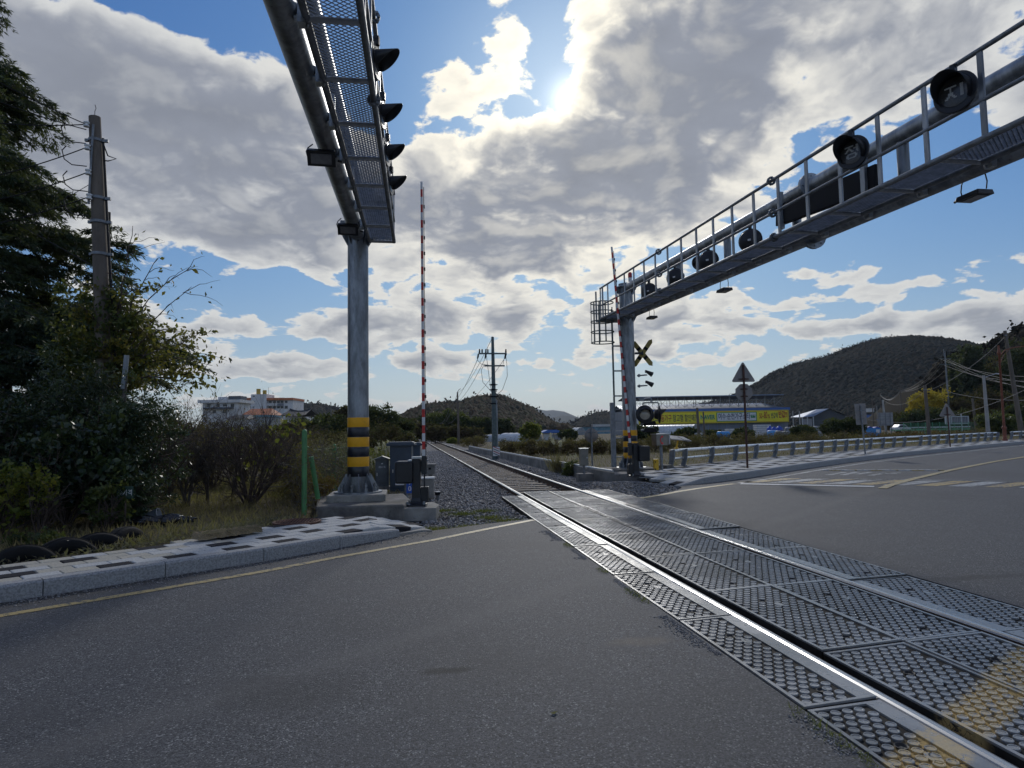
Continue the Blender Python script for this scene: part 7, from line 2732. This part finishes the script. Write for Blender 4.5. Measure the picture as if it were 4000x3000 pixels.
tankv(3008, 76, 26, 1664, 'deep blue round water tank, leftmost of the three')
tankv(3024, 72, 26, 1666, 'deep blue round water tank, middle of the three')
tankv(3044, 74, 28, 1663, 'deep blue round water tank, rightmost of the three')
f = Far('water_tank', 'light blue tank lying on its side in the yard', 'water tank', 2800, 2850, 68, group='blue tanks in the yard')
r_ = 12 * f.k
MB().lathe([(.001, -1), (r_ * .7, -.98), (r_, -.85), (r_, .85), (r_ * .7, .98), (.001, 1)], (0, 0, f.z(2825, 1697)), 18, Matrix.Rotation(R(90), 4, 'Y') @ Matrix.Scale(25 * f.k, 4, (0, 0, 1)), cap=False).build('body', ['tank_blue'], f.t)
MB().box((0, 0, .05), (1.0, .5, .5)).build('cradle', ['wall_dark'], f.t)
f = Far('tank_row', 'pale blue low tank in front of the deep blue tanks', 'water tank', 2998, 3036, 66, group='blue tanks in the yard')
MB().lathe([(.001, -.5), (.42, -.48), (.5, -.4), (.5, .4), (.42, .48), (.001, .5)], (0, 0, .45), 16, Matrix.Rotation(R(90), 4, 'Y'), cap=False).build('body', ['tank_blue'], f.t)
stk = [(2842, 2914, 1674, 72, 5, 'white stack of long panels in the yard'), (2956, 3012, 1658, 78, 7, 'tall white stack of sheets left of the deep blue tanks'), (2722, 2762, 1690, 70, 3, 'low white stack of panels by the tunnel greenhouse')]
for (a, b, yt, dist, n_, lb) in stk:
    f = Far('panel_stack', lb, 'stack', a, b, dist)
    zt = f.z((a + b) / 2, yt)
    for k in range(n_):
        MB().box((rs.uniform(-.05, .05), .5, zt * (k + .5) / n_), (f.x(b) - f.x(a), 1.2, zt / n_ * .82)).build('panel', ['pallet_white'], f.t)
bl = ['grey wrapped bale at the left end of the bale row', 'dark wrapped bale, second in the row', 'brownish wrapped bale in the middle of the row', 'grey bale with a round dark end', 'pale wrapped bale below the blue tanks', 'pale bale right of that below the tanks', 'light grey bale at the right end of the row']
for (a, b, yt, dist, c), lb in zip(((3075, 3100, 1668, 70, 0), (3100, 3128, 1663, 72, 0), (3150, 3182, 1664, 70, 0), (3186, 3210, 1664, 70, 1), (3038, 3062, 1682, 64, 0), (3062, 3088, 1684, 64, 0), (3178, 3215, 1684, 62, 0)), bl):
    f = Far('wrapped_bale', lb, 'bale', a, b, dist, group='wrapped bales in the yard')
    zt = f.z((a + b) / 2, yt)
    w = f.x(b) - f.x(a)
    MB().lathe([(.001, -.5), (.40, -.5), (.5, -.38), (.5, .38), (.40, .5), (.001, .5)], (0, .5, zt * .5), 14, Matrix.Scale(zt, 4, (0, 0, 1)) @ Matrix.Scale(w, 4, (1, 0, 0)) @ Matrix.Rotation(R(90), 4, 'Y'), cap=False).build('wrap', ['bale'], f.t)
for (a, b, yt, lb) in ((3358, 3382, 1667, 'bright blue bin left of the oblong sign post'), (3384, 3412, 1666, 'bright blue bin right of the oblong sign post'), (3412, 3440, 1667, 'bright blue bin with a pale front panel')):
    f = Far('blue_bin', lb, 'bin', a, b, 80)
    zt = f.z(a, yt)
    w = f.x(b) - f.x(a)
    MB().box((0, .4, zt * .42), (w, .8, zt * .84)).build('body', ['tank_blue'], f.t)
    MB().prism([(-w / 2, zt * .84), (w / 2, zt * .84), (0, zt)], -.85, .05, M=Matrix.Rotation(R(90), 4, 'X')).build('lid', ['tank_deep'], f.t)
    if 'pale' in lb:
        MB().box((w * .1, -.02, zt * .5), (w * .5, .03, zt * .4)).build('panel', ['label_white'], f.t)

# white car behind the far barrier
f = Far('parked_car', 'white car passing behind the pale green barrier', 'car', 3500, 3562, 92)
L_ = f.x(3562) - f.x(3500)
pr = [(-.5, .25), (.5, .25), (.5, .55), (.30, .60), (.12, .92), (-.22, .95), (-.38, .66), (-.5, .58)]
MB().prism([(x * L_, z * 1.35) for x, z in pr], -1.5, 0, M=Matrix.Translation((0, 0, 0)) @ Matrix.Rotation(R(90), 4, 'X')).build('body', ['car_white'], f.t, bev=.06)
MB().prism([(x * L_, z * 1.35) for x, z in ((.24, .62), (.10, .87), (-.20, .89), (-.33, .66))], .0, .02, M=Matrix.Rotation(R(90), 4, 'X')).build('window', ['car_glass'], f.t)
for s in (-.32, .32):
    MB().cyl((s * L_, -.02, .30), (s * L_, .25, .30), .30, n=16).build('wheel', ['tyre'], f.t)
f = Far('road_barrier', 'pale green and white road barrier behind the field', 'barrier', 3480, 3790, 88)
for z in (.55, .85):
    MB().box((0, 0, z), (f.x(3790) - f.x(3480), .06, .16)).build('rail', ['pipe_pale' if z > .8 else 'fence_green'], f.t)
for k in range(8):
    MB().box((f.x(3485 + k * 43), .1, .4), (.1, .1, 1.0)).build('post', ['galv_dull'], f.t)
f = Far('green_fence', 'light green mesh fence on the right of the field', 'fence', 3530, 3905, 80)
for k in range(14):
    MB().box((f.x(3532 + k * 28), 0, .75), (.05, .05, 1.5)).build('post', ['fence_green'], f.t)
mb = MB()
for z in np.arange(.1, 1.5, .13):
    mb.box((0, 0, z), (f.x(3905) - f.x(3530), .012, .014))
for k in range(80):
    mb.box((f.x(3530 + k * 4.7), 0, .75), (.014, .012, 1.4))
mb.build('mesh_panel', ['fence_green'], f.t, kind='stuff')
f = Far('billboard', 'white billboard frame seen from behind', 'billboard', 3695, 3786, 84)
z0, z1 = f.z(3740, 1655), f.z(3740, 1627)
MB().box((0, .1, (z0 + z1) / 2), (f.x(3786) - f.x(3695), .05, z1 - z0)).build('board', ['board_back'], f.t)
for z in (z0, z1):
    MB().box((0, 0, z), (f.x(3786) - f.x(3695), .12, .10)).build('frame_rail', ['pipe_pale'], f.t)
for px in (3696, 3718, 3785):
    MB().box((f.x(px), 0, (z0 + z1) / 2), (.09, .12, z1 - z0)).build('frame_post', ['pipe_pale'], f.t)
for k in range(6):
    MB().cyl((f.x(3725 + k * 10), .0, z0), (f.x(3730 + k * 10), .0, z1), .03, n=5).build('brace', ['galv_dull'], f.t)
for px in (3711, 3758):
    MB().cyl((f.x(px), .0, -.2), (f.x(px), .0, z1 + .3), .06, n=8).build('leg', ['pipe_pale'], f.t)
f = Far('sign_board', 'large grey signboard back behind the white pole', 'signboard', 3436, 3492, 88)
z0, z1 = f.z(3460, 1662), f.z(3460, 1612)
MB().box((0, .1, (z0 + z1) / 2), (f.x(3492) - f.x(3436), .05, z1 - z0)).build('board', ['board_back'], f.t)
for k in range(5):
    MB().box((0, .05, z0 + (z1 - z0) * (k + .5) / 5), (f.x(3492) - f.x(3436), .04, .05)).build('stiffener', ['galv_dull'], f.t)
for px in (3441, 3462, 3481):
    MB().cyl((f.x(px), .0, -.2), (f.x(px), .0, z1), .05, n=6).build('leg', ['galv_dull'], f.t)
# small far buildings in the gap by the mountains
for i, (a, b, y0, y1, dist, m, lb) in enumerate(((2182, 2210, 1649, 1653, 520, 'wall_white', 'thin white far roof under the mountains'), (2318, 2392, 1657, 1662, 300, 'wall_white', 'long white far shed left of the cable duct'), (2280, 2330, 1669, 1680, 210, 'net_blue', 'blue netted field frame in the distance'),
                                               (2330, 2384, 1667, 1678, 205, 'net_blue', 'second blue netted frame beside the cable duct'), (2198, 2215, 1661, 1665, 400, 'wall_white', 'tiny white far shed'), (1982, 2006, 1676, 1684, 180, 'wall_white', 'small white far shed left of the arched greenhouse'),
                                               (3395, 3420, 1595, 1605, 300, 'wall_white', 'small white far house at the foot of the hill'), (3390, 3440, 1620, 1626, 260, 'roof_blue', 'blue roofed far shed at the foot of the hill'), (3492, 3508, 1636, 1642, 150, 'roof_blue', 'tiny blue canopy behind the signboard'))):
    f = Far('far_building', lb, 'building', a, b, dist)
    f.box('wall', m, a, b, y0 + 1, None if i in (2, 3) else y1 + 4, 6, .3)
    f.box('roof', m if i not in (4,) else 'roof_metal', a - 1, b + 1, y0, y0 + 1.5, 7, 0)
f = Far('tunnel_greenhouse', 'far green-ended tunnel greenhouse with a white rim', 'greenhouse', 2252, 2286, 180)
tunnel(f, 2252, 2286, 1670, 1680, 6, R(10), ribs=4)
# field banks
for (a, b, y, dist, lb) in ((2100, 2440, 1683, 120, 'pale concrete field wall below the netted frames'),):
    f = Far('field_wall', lb, 'wall', a, b, dist)
    f.box('wall', 'concrete_far', a, b, y, y + 5, .4, 0)

# ---- trough wall with a pale pipe along its top
pts = [G(x, y, .26) for x, y in ((1833, 1743), (1900, 1757), (1960, 1766), (2060, 1785), (2180, 1806), (2260, 1820), (2320, 1831), (2392, 1843))]
tw = thing('trough_wall', 'weathered concrete trough wall with a pale pipe along its top beside the track', 'wall', (pts[4].x, pts[4].y, 0))
for a, b in zip(pts[:-1], pts[1:]):
    d_ = (b - a)
    c = (a + b) / 2
    MB().box((c.x, c.y, .05), (d_.length - .01, .12, .38), rz=math.atan2(d_.y, d_.x)).build('slab', ['concrete_trough'], tw, world=True)
MB().tube([p + Vector((0, -.03, .02)) for p in pts], .03, 8).build('pipe', ['pipe_pale'], tw, world=True)

# ---- utility poles and wires
def wirepts(a, b, s, r_=.012, label='', t=None):
    pass


def pole(label, px, ytop, ybase_px, dist, r0, r1, m='concrete_pole', arms=(), lean=None, xbase=None, cat='utility pole', name='utility_pole', z0=-.2):
    top = D(px, ytop, dist)
    base = D(xbase if xbase is not None else px + (hz(px) - ytop) * math.tan(ROLL), hz(px), dist)
    base = Vector((base.x, base.y, z0))
    t = thing(name, label, cat, base)
    tp = top - base
    MB().cyl((0, 0, 0), tp, r0, r1, n=16).build('shaft', [m], t)
    return t, tp, base


# concrete pole on the left with insulators
t, tp, b0 = pole('weathered concrete utility pole with insulator rack rising behind the creeper', 370, 458, None, 12.0, .165, .10, xbase=440)
up_ = tp.normalized()


def onp(s):
    return tp - up_ * s


for s in (.45, 1.55, 2.0, 2.6):
    q = onp(s)
    MB().cyl(q - Vector((0, 0, .025)), q + Vector((0, 0, .025)), .118 + s * .01, n=16).box(q + Vector((.16, 0, 0)), (.12, .05, .05)).box(q + Vector((-.15, 0, 0)), (.06, .05, .05)).build('clamp', ['galv_dull'], t)
rk = MB().box(onp(.95) + Vector((-.04, -.13, 0)), (.035, .02, 1.5), M=Matrix.Rotation(.03, 4, 'Y')).build('insulator_rack', ['galv_dull'], t)
ins = []
for s in (.22, .65, 1.12, 1.58):
    q = onp(s) + Vector((-.075, -.17, 0))
    ins.append(q)
    MB().lathe([(.03, -.05), (.05, -.045), (.05, -.02), (.035, -.012), (.035, .012), (.05, .02), (.05, .045), (.03, .05)], q, 14, cap=True).build('insulator', ['label_white'], t)
MB().tube([onp(.4) + Vector((.13, 0, 0)), onp(1.2) + Vector((.14, 0, 0)), onp(2.2) + Vector((.15, 0, 0)), onp(4.0) + Vector((.18, 0, 0)), onp(5.8) + Vector((.2, 0, 0))], .022, 6).build('riser_cable', ['wire'], t)
MB().tube([onp(.5) + Vector((.13, 0, 0)), onp(.75) + Vector((.22, -.05, 0)), onp(.8) + Vector((.36, -.05, 0)), onp(.85) + Vector((.22, -.05, 0)), onp(.82) + Vector((.12, 0, 0))], .012, 5).build('cable_loop', ['wire'], t)
for s in (2.95, 4.3, 4.95):
    MB().cyl(onp(s) + Vector((-.22, 0, 0)), onp(s) + Vector((.30, 0, 0)), .009, n=5).build('step_bolt', ['rust'], t)
MB().tube([tp, tp + Vector((0, 0, .12)), tp + Vector((.02, 0, .17)), tp + Vector((.0, 0, .24))], .006, 4).build('top_wire', ['wire'], t)
lw = thing('overhead_wires', 'black service wires running left from the concrete pole', 'wires', b0)
for q, (ex, ey) in zip(ins, ((-100, 470), (-100, 705), (-100, 800), (-100, 890))):
    e = D(ex, ey, 11.5) - b0
    MB().tube(sag(q, e, .05), .010, 5).build('wire', ['wire'], lw)
    lp = q + Vector((-.30, 0, -.02))
    MB().tube([lp + Vector((-.05, 0, .03)), lp + Vector((-.12, 0, -.06)), lp + Vector((-.08, 0, -.22)), lp + Vector((.05, 0, -.32)), q + Vector((0, 0, -.36))], .010, 5).build('jumper', ['wire'], lw)
for (sx, sy, ex, ey) in ((0, 0, -60, 290), (0, .1, -60, 375)):
    e = D(ex, ey, 10.5) - b0
    MB().tube(sag(ins[0] + Vector((0, 0, sx - sy)), e, .03), .009, 5).build('wire', ['wire'], lw)
for s, (ex, ey) in ((1.2, (215, 800)), (1.55, (255, 830)), (1.95, (300, 850)), (2.9, (-100, 780))):
    e = D(ex, ey, 14) - b0
    MB().tube([onp(s), e], .008, 4).build('guy_wire', ['wire'], lw)
# broken pole stub wrapped in plastic
q = D(500, 1390, 11.0)
st_ = thing('pole_stub', 'tilted pole stub wrapped in torn plastic beside the concrete pole', 'post', (q.x - .12, q.y, 0))
MB().cyl((0, 0, 0), (.10, 0, q.z), .035, .03, n=10).build('shaft', ['twig_grey'], st_)
MB().cyl((.062, 0, q.z - .55), (.10, 0, q.z + .01), .040, n=10).build('plastic_wrap', ['film_grey'], st_)

# main pole by the track with crossarms
t, tp, b0 = pole('tall steel utility pole with two crossarms beside the track', 1924, 1316, None, 33.5, .15, .07, m='steel_green', xbase=1932)
for s, w0, w1 in ((.86, .72, .70), (1.48, .45, .58)):
    q = tp - Vector((0, 0, s))
    MB().box(q + Vector(((w1 - w0) / 2, -.08, 0)), (w0 + w1, .07, .07)).build('crossarm', ['steel_green'], t)
    for x in ((-.68, -.55, -.36, -.26, .66) if s < 1 else ()):
        MB().lathe([(.02, 0), (.045, .03), (.03, .06), (.045, .09), (.03, .12), (.045, .15), (.02, .20)], q + Vector((x, -.08, .03)), 8).build('insulator', ['black_matt'], t)
    if s < 1:
        for x in (-.74, -.36, .66):
            MB().cyl(q + Vector((x, -.08, -.03)), q + Vector((x - .05, -.08, -.26)), .045, .03, n=8).build('fuse', ['black_matt'], t)
for pts_ in ([(-.74, -.3), (-.80, -.7), (-.6, -.9), (-.2, -.95)], [(-.36, -.25), (-.30, -.9), (-.22, -1.6), (-.1, -2.4)], [(.62, -.25), (.68, -.8), (.70, -1.5), (.45, -2.2), (.1, -2.5)], [(.5, -.9), (.6, -.4), (.68, -.3)], [(-.45, -.9), (-.62, -1.2), (-.55, -1.8), (-.1, -2.3)]):
    P_ = [tp + Vector((x, -.1, z - .5)) for x, z in pts_]
    sm = []
    for i in range(len(P_) - 1):
        for k in range(5):
            sm.append(P_[i].lerp(P_[i + 1], k / 5) + Vector((math.sin(i + k / 5) * .01, 0, 0)))
    MB().tube(sm + [P_[-1]], .012, 4).build('drop_cable', ['wire_pale'], t)
for s in (2.4, 2.65, 3.0, 3.35):
    MB().cyl(tp - Vector((0, 0, s)), tp - Vector((0, 0, s + .07)), .14, n=12).box(tp - Vector((0, .0, s + .03)), (.42, .05, .04)).build('clamp', ['black_matt'], t)
MB().cyl((.14, 0, 0), tp + Vector((.14, 0, -3.2)), .045, n=8).build('conduit', ['galv'], t)
MB().box((.05, -.17, .55), (.34, .02, .45)).build('stripe_sheet', ['label_white'], t)
for k in range(4):
    MB().box((.05, -.185, .40 + k * .11), (.34, .006, .035), M=Matrix.Rotation(R(24), 4, 'Y')).build('stripe', ['ink_red' if k % 2 else 'wall_dark'], t)
main_top, main_b = tp, b0
t, tp, b1 = pole('second utility pole farther down the track, with one crossarm', 1787, 1532, None, 74, .16, .08, m='concrete_pole', xbase=1792)
q = tp - Vector((0, 0, 1.0))
MB().box(q, (1.55, .08, .08)).build('crossarm', ['steel_green'], t)
for x in (-.7, -.3, .1, .7):
    MB().cyl(q + Vector((x, 0, .03)), q + Vector((x, 0, -.25)), .05, n=6).build('insulator', ['black_matt'], t)
MB().tube([tp, tp + Vector((.2, 0, .3)), tp + Vector((.35, 0, .38))], .03, 4).build('top_bracket', ['black_matt'], t)
second_arm = q + b1
lbs = ['third slim pole along the far right of the track', 'fourth slim pole beside the third', 'thin far pole near the vanishing rails', 'thinnest far pole at the vanishing rails', 'slim pole just right of the striped arm']
farp = []
for (px, yt, dist, r_), lb in zip(((1722, 1625, 130, .14), (1692, 1628, 140, .14), (1633, 1660, 260, .14), (1622, 1665, 330, .14), (1640, 1668, 300, .14)), lbs):
    t, tp, bb = pole(lb, px, yt, None, dist, r_, r_ * .6, xbase=px + 1, m='concrete_pole')
    MB().box(tp - Vector((0, 0, .8)), (1.6, .1, .1)).build('crossarm', ['steel_green'], t)
    farp.append(bb + tp - Vector((0, 0, .8)))
ow = thing('overhead_wires', 'line wires sagging from the main pole down the row of trackside poles', 'wires', main_b)
for x, x2 in ((-.72, -.7), (-.34, -.3), (.66, .7), (.0, .0)):
    a = main_top + Vector((x, -.08, -1.0 if x else 0))
    b = second_arm - main_b + Vector((x2, 0, -.2 if x else .9))
    MB().tube(sag(a, b, .5), .014, 4).build('wire', ['wire_pale'], ow)
    c = farp[0] - main_b + Vector((x2, 0, 0))
    MB().tube(sag(b, c, 1.3), .024, 4).build('wire', ['wire_pale'], ow)
    d2 = farp[1] - main_b + Vector((x2, 0, 0))
    MB().tube(sag(c, d2, .6), .03, 4).build('wire', ['wire_pale'], ow)
    d3 = farp[2] - main_b + Vector((x2, 0, 0))
    MB().tube(sag(d2, d3, 1.5), .04, 4).build('wire', ['wire_pale'], ow)
# round T sign
q = D(1752, 1707, 95)
ts = thing('whistle_sign', 'small round pale sign with a T beside the track', 'sign', (q.x, q.y, 0))
MB().cyl((0, 0, -.1), (0, 0, q.z + .3), .04, n=8).build('post', ['galv_dull'], ts)
MB().lathe([(.001, 0), (.48, 0), (.48, .03), (.001, .03)], (0, -.05, q.z), 24, Matrix.Rotation(R(90), 4, 'X'), cap=False).build('disc', ['label_white'], ts)
text_obj('letter', 'T', 'tank_blue', ts, (-.2, -.10, q.z - .27), .40, .54)

# poles on the right
R_ = [(3690, 1380, 110, .17, .10, 'galv_dull', 3712, 'grey steel pole with crossarms on the skyline left of the right slope'), (3612, 1505, 62, .17, .14, 'concrete_pole', 3628, 'weathered concrete pole in front of the golden ginkgo'),
      (3925, 1292, 58, .22, .13, 'concrete_pole', 3990, 'tall dark leaning pole at the right picture edge'), (3798, 1556, 80, .15, .11, 'concrete_pole', 3812, 'short concrete pole left of the white lamp pole'),
      (3448, 1562, 95, .17, .12, 'concrete_far', 3460, 'pale concrete pole left of the signboard'), (3515, 1515, 130, .14, .09, 'concrete_pole', 3525, 'thin far pole right of the signboard'),
      (2723, 1593, 60, .13, .11, 'concrete_pole', 2730, 'concrete pole in front of the banner'), (2747, 1608, 62, .09, .07, 'concrete_pole', 2751, 'thin short pole right of the pole before the banner'),
      (3240, 1545, 160, .13, .09, 'concrete_pole', 3244, 'far pole behind the grey shed'), (3406, 1545, 170, .14, .1, 'concrete_pole', 3412, 'far pole at the foot of the hill, left'), (3438, 1535, 180, .14, .1, 'concrete_pole', 3444, 'far pole at the foot of the hill, right'),
      (3096, 1605, 120, .10, .08, 'concrete_far', 3100, 'pale post between warehouse and grey shed'), (3122, 1605, 118, .12, .1, 'concrete_far', 3126, 'pale thick post at the corner of the grey shed'), (3424, 1585, 140, .08, .06, 'concrete_far', 3430, 'thin pale post near the signboard'),
      (2312, 1635, 250, .14, .1, 'concrete_pole', 2315, 'dark far pole left of the round sign'), (2126, 1646, 300, .16, .1, 'concrete_pole', 2128, 'far pole beside the foot of the low hill'), (3310, 1585, 200, .12, .09, 'concrete_pole', 3314, 'far pole above the dark bushy trees')]
tops = {}
for i, (px, yt, dist, r0, r1, m, xb_, lb) in enumerate(R_):
    t, tp, bb = pole(lb, px, yt, None, dist, r0, r1, m=m, xbase=xb_)
    tops[i] = bb + tp
    if i in (0, 5, 8, 9, 10, 15, 16):
        for s in (.9, 1.9) if i == 0 else (.6,):
            MB().box(tp - Vector((0, 0, s)), (2.2 if i == 0 else 1.6, .12, .10)).build('crossarm', ['steel_green'], t)
            for x in (-1, -.4, .5, 1):
                MB().cyl(tp - Vector((x * (1 if i == 0 else .7), 0, s - .25)), tp - Vector((x * (1 if i == 0 else .7), 0, s - .02)), .05, n=6).build('insulator', ['black_matt'], t)
        if i == 0:
            MB().box(tp + Vector((.1, 0, -.2)), (.08, .08, 1.2)).build('bracket', ['galv_dull'], t)
            MB().box(tp + Vector((-.15, 0, .1)), (.08, .08, 1.2)).build('bracket', ['galv_dull'], t)
    if i in (1, 2):
        for s in (.5, .75) if i == 1 else (.4, .9):
            MB().cyl(tp + Vector((.0, -.05, -s)), tp + Vector((-.3 if i == 2 else .35, -.05, -s)), .03, n=6).lathe([(.05, -.08), (.09, 0), (.05, .08)], tp + Vector((-.3 if i == 2 else .35, -.05, -s)), 10).build('insulator', ['black_matt'], t)
        MB().cyl(tp - Vector((0, 0, .45)), tp - Vector((0, 0, .37)), r1 * 1.15, n=14).build('clamp', ['galv_dull'], t)
ow = thing('overhead_wires', 'many thin wires crossing in front of the dark hill on the right', 'wires', tops[0])
o_ = tops[0]
for k in range(5):
    dz, dx = -.9 - (k % 2) * 1.0, (-1, -.4, .5, 1, 0)[k]
    MB().tube(sag(Vector((dx, 0, dz)), D(4150, 1470 + k * 16, 70) - o_, 1.0), .022, 4).build('wire', ['wire_pale'], ow)
    MB().tube(sag(Vector((dx, 0, dz)), tops[5] - o_ + Vector((0, 0, -.5 - k * .1)), 1.2), .026, 4).build('wire', ['wire_pale'], ow)
    MB().tube(sag(tops[5] - o_ + Vector((0, 0, -.5 - k * .1)), tops[10] - o_ + Vector((0, 0, -.5)), 1.5), .035, 4).build('wire', ['wire_pale'], ow)
for (a, b, s) in (((1, -.6), (2, -.5), 1.2),):
    pass
MB().tube(sag(tops[1] - o_ + Vector((0, 0, -.6)), tops[2] - o_ + Vector((0, 0, -.5)), .6), .018, 4).build('wire', ['wire_pale'], ow)
MB().tube(sag(D(3390, 1640, 70) - o_, D(4100, 1475, 50) - o_, 1.4), .02, 4).build('wire', ['wire_pale'], ow)
MB().tube(sag(D(3700, 1530, 90) - o_, D(4100, 1560, 70) - o_, .5), .025, 4).build('wire', ['wire_pale'], ow)
MB().tube(sag(tops[1] - o_ + Vector((0, 0, -.5)), tops[4] - o_, 1.0), .016, 4).build('wire', ['wire_pale'], ow)
# white street lamp
t, tp, bb = pole('white street lamp with a curved arm and flat head on the right', 3842, 1466, None, 64, .19, .12, m='concrete_far', xbase=3858, cat='street lamp', name='street_lamp')
pa_ = [tp - Vector((0, 0, .25)), tp + Vector((.6, 0, -.05)), tp + Vector((1.3, 0, .12))]
MB().tube(pa_, .04, 6).build('arm', ['galv'], t)
MB().lathe([(.001, -.05), (.10, -.04), (.13, 0), (.09, .04), (.001, .06)], (0, 0, 0), 12, Matrix.Translation(tp + Vector((1.5, 0, .14))) @ Matrix.Scale(2.4, 4, (1, 0, 0)), cap=False).build('lamp_head', ['galv_bright'], t)
# rusty red lamp post behind the guardrail
q = G(3926, 1722, .17)
rl_ = thing('street_lamp', 'rusty red ornamental lamp post at the end of the long guardrail', 'street lamp', q)
dq = (Vector((q.x, q.y, 0))).length
zt = D(3912, 1412, 52.5).z
MB().lathe([(.16, -.1), (.16, .12), (.11, .16), (.11, .75), (.14, .80), (.14, .88), (.09, .92), (.075, 1.0), (.06, zt * .9), (.10, zt * .905), (.12, zt * .92), (.07, zt * .94), (.05, zt)], (0, 0, 0), 14).build('shaft', ['rusty_orange'], rl_)
M_ = Matrix.Rotation(YW, 4, 'Z')
MB().tube([M_ @ Vector(v) for v in ((0, 0, zt * .88), (.4, 0, zt * .95), (1.0, 0, zt * .975), (2.4, 0, zt * 1.0))], .035, 6).build('arm', ['rusty_orange'], rl_)
MB().tube([M_ @ Vector(v) for v in ((0, 0, zt * .80), (.3, 0, zt * .90), (.7, 0, zt * .96))], .02, 5).build('scroll', ['rusty_orange'], rl_)
# ================================================================ air
hz_m = bpy.data.materials.new('haze_air')
hz_m.use_nodes = True
t_ = hz_m.node_tree
t_.nodes.clear()
pv_ = t_.nodes.new('ShaderNodeVolumePrincipled')
pv_.inputs['Color'].default_value = (.78, .87, 1.0, 1)
pv_.inputs['Density'].default_value = 8e-5
pv_.inputs['Anisotropy'].default_value = .3
ot_ = t_.nodes.new('ShaderNodeOutputMaterial')
t_.links.new(pv_.outputs[0], ot_.inputs['Volume'])
MATS['haze_air'] = hz_m
mb = MB().box((200, 3700, 140), (13000, 10400, 290))
mb.build('haze', ['haze_air'], kind='stuff', label='thin pale haze over the land')
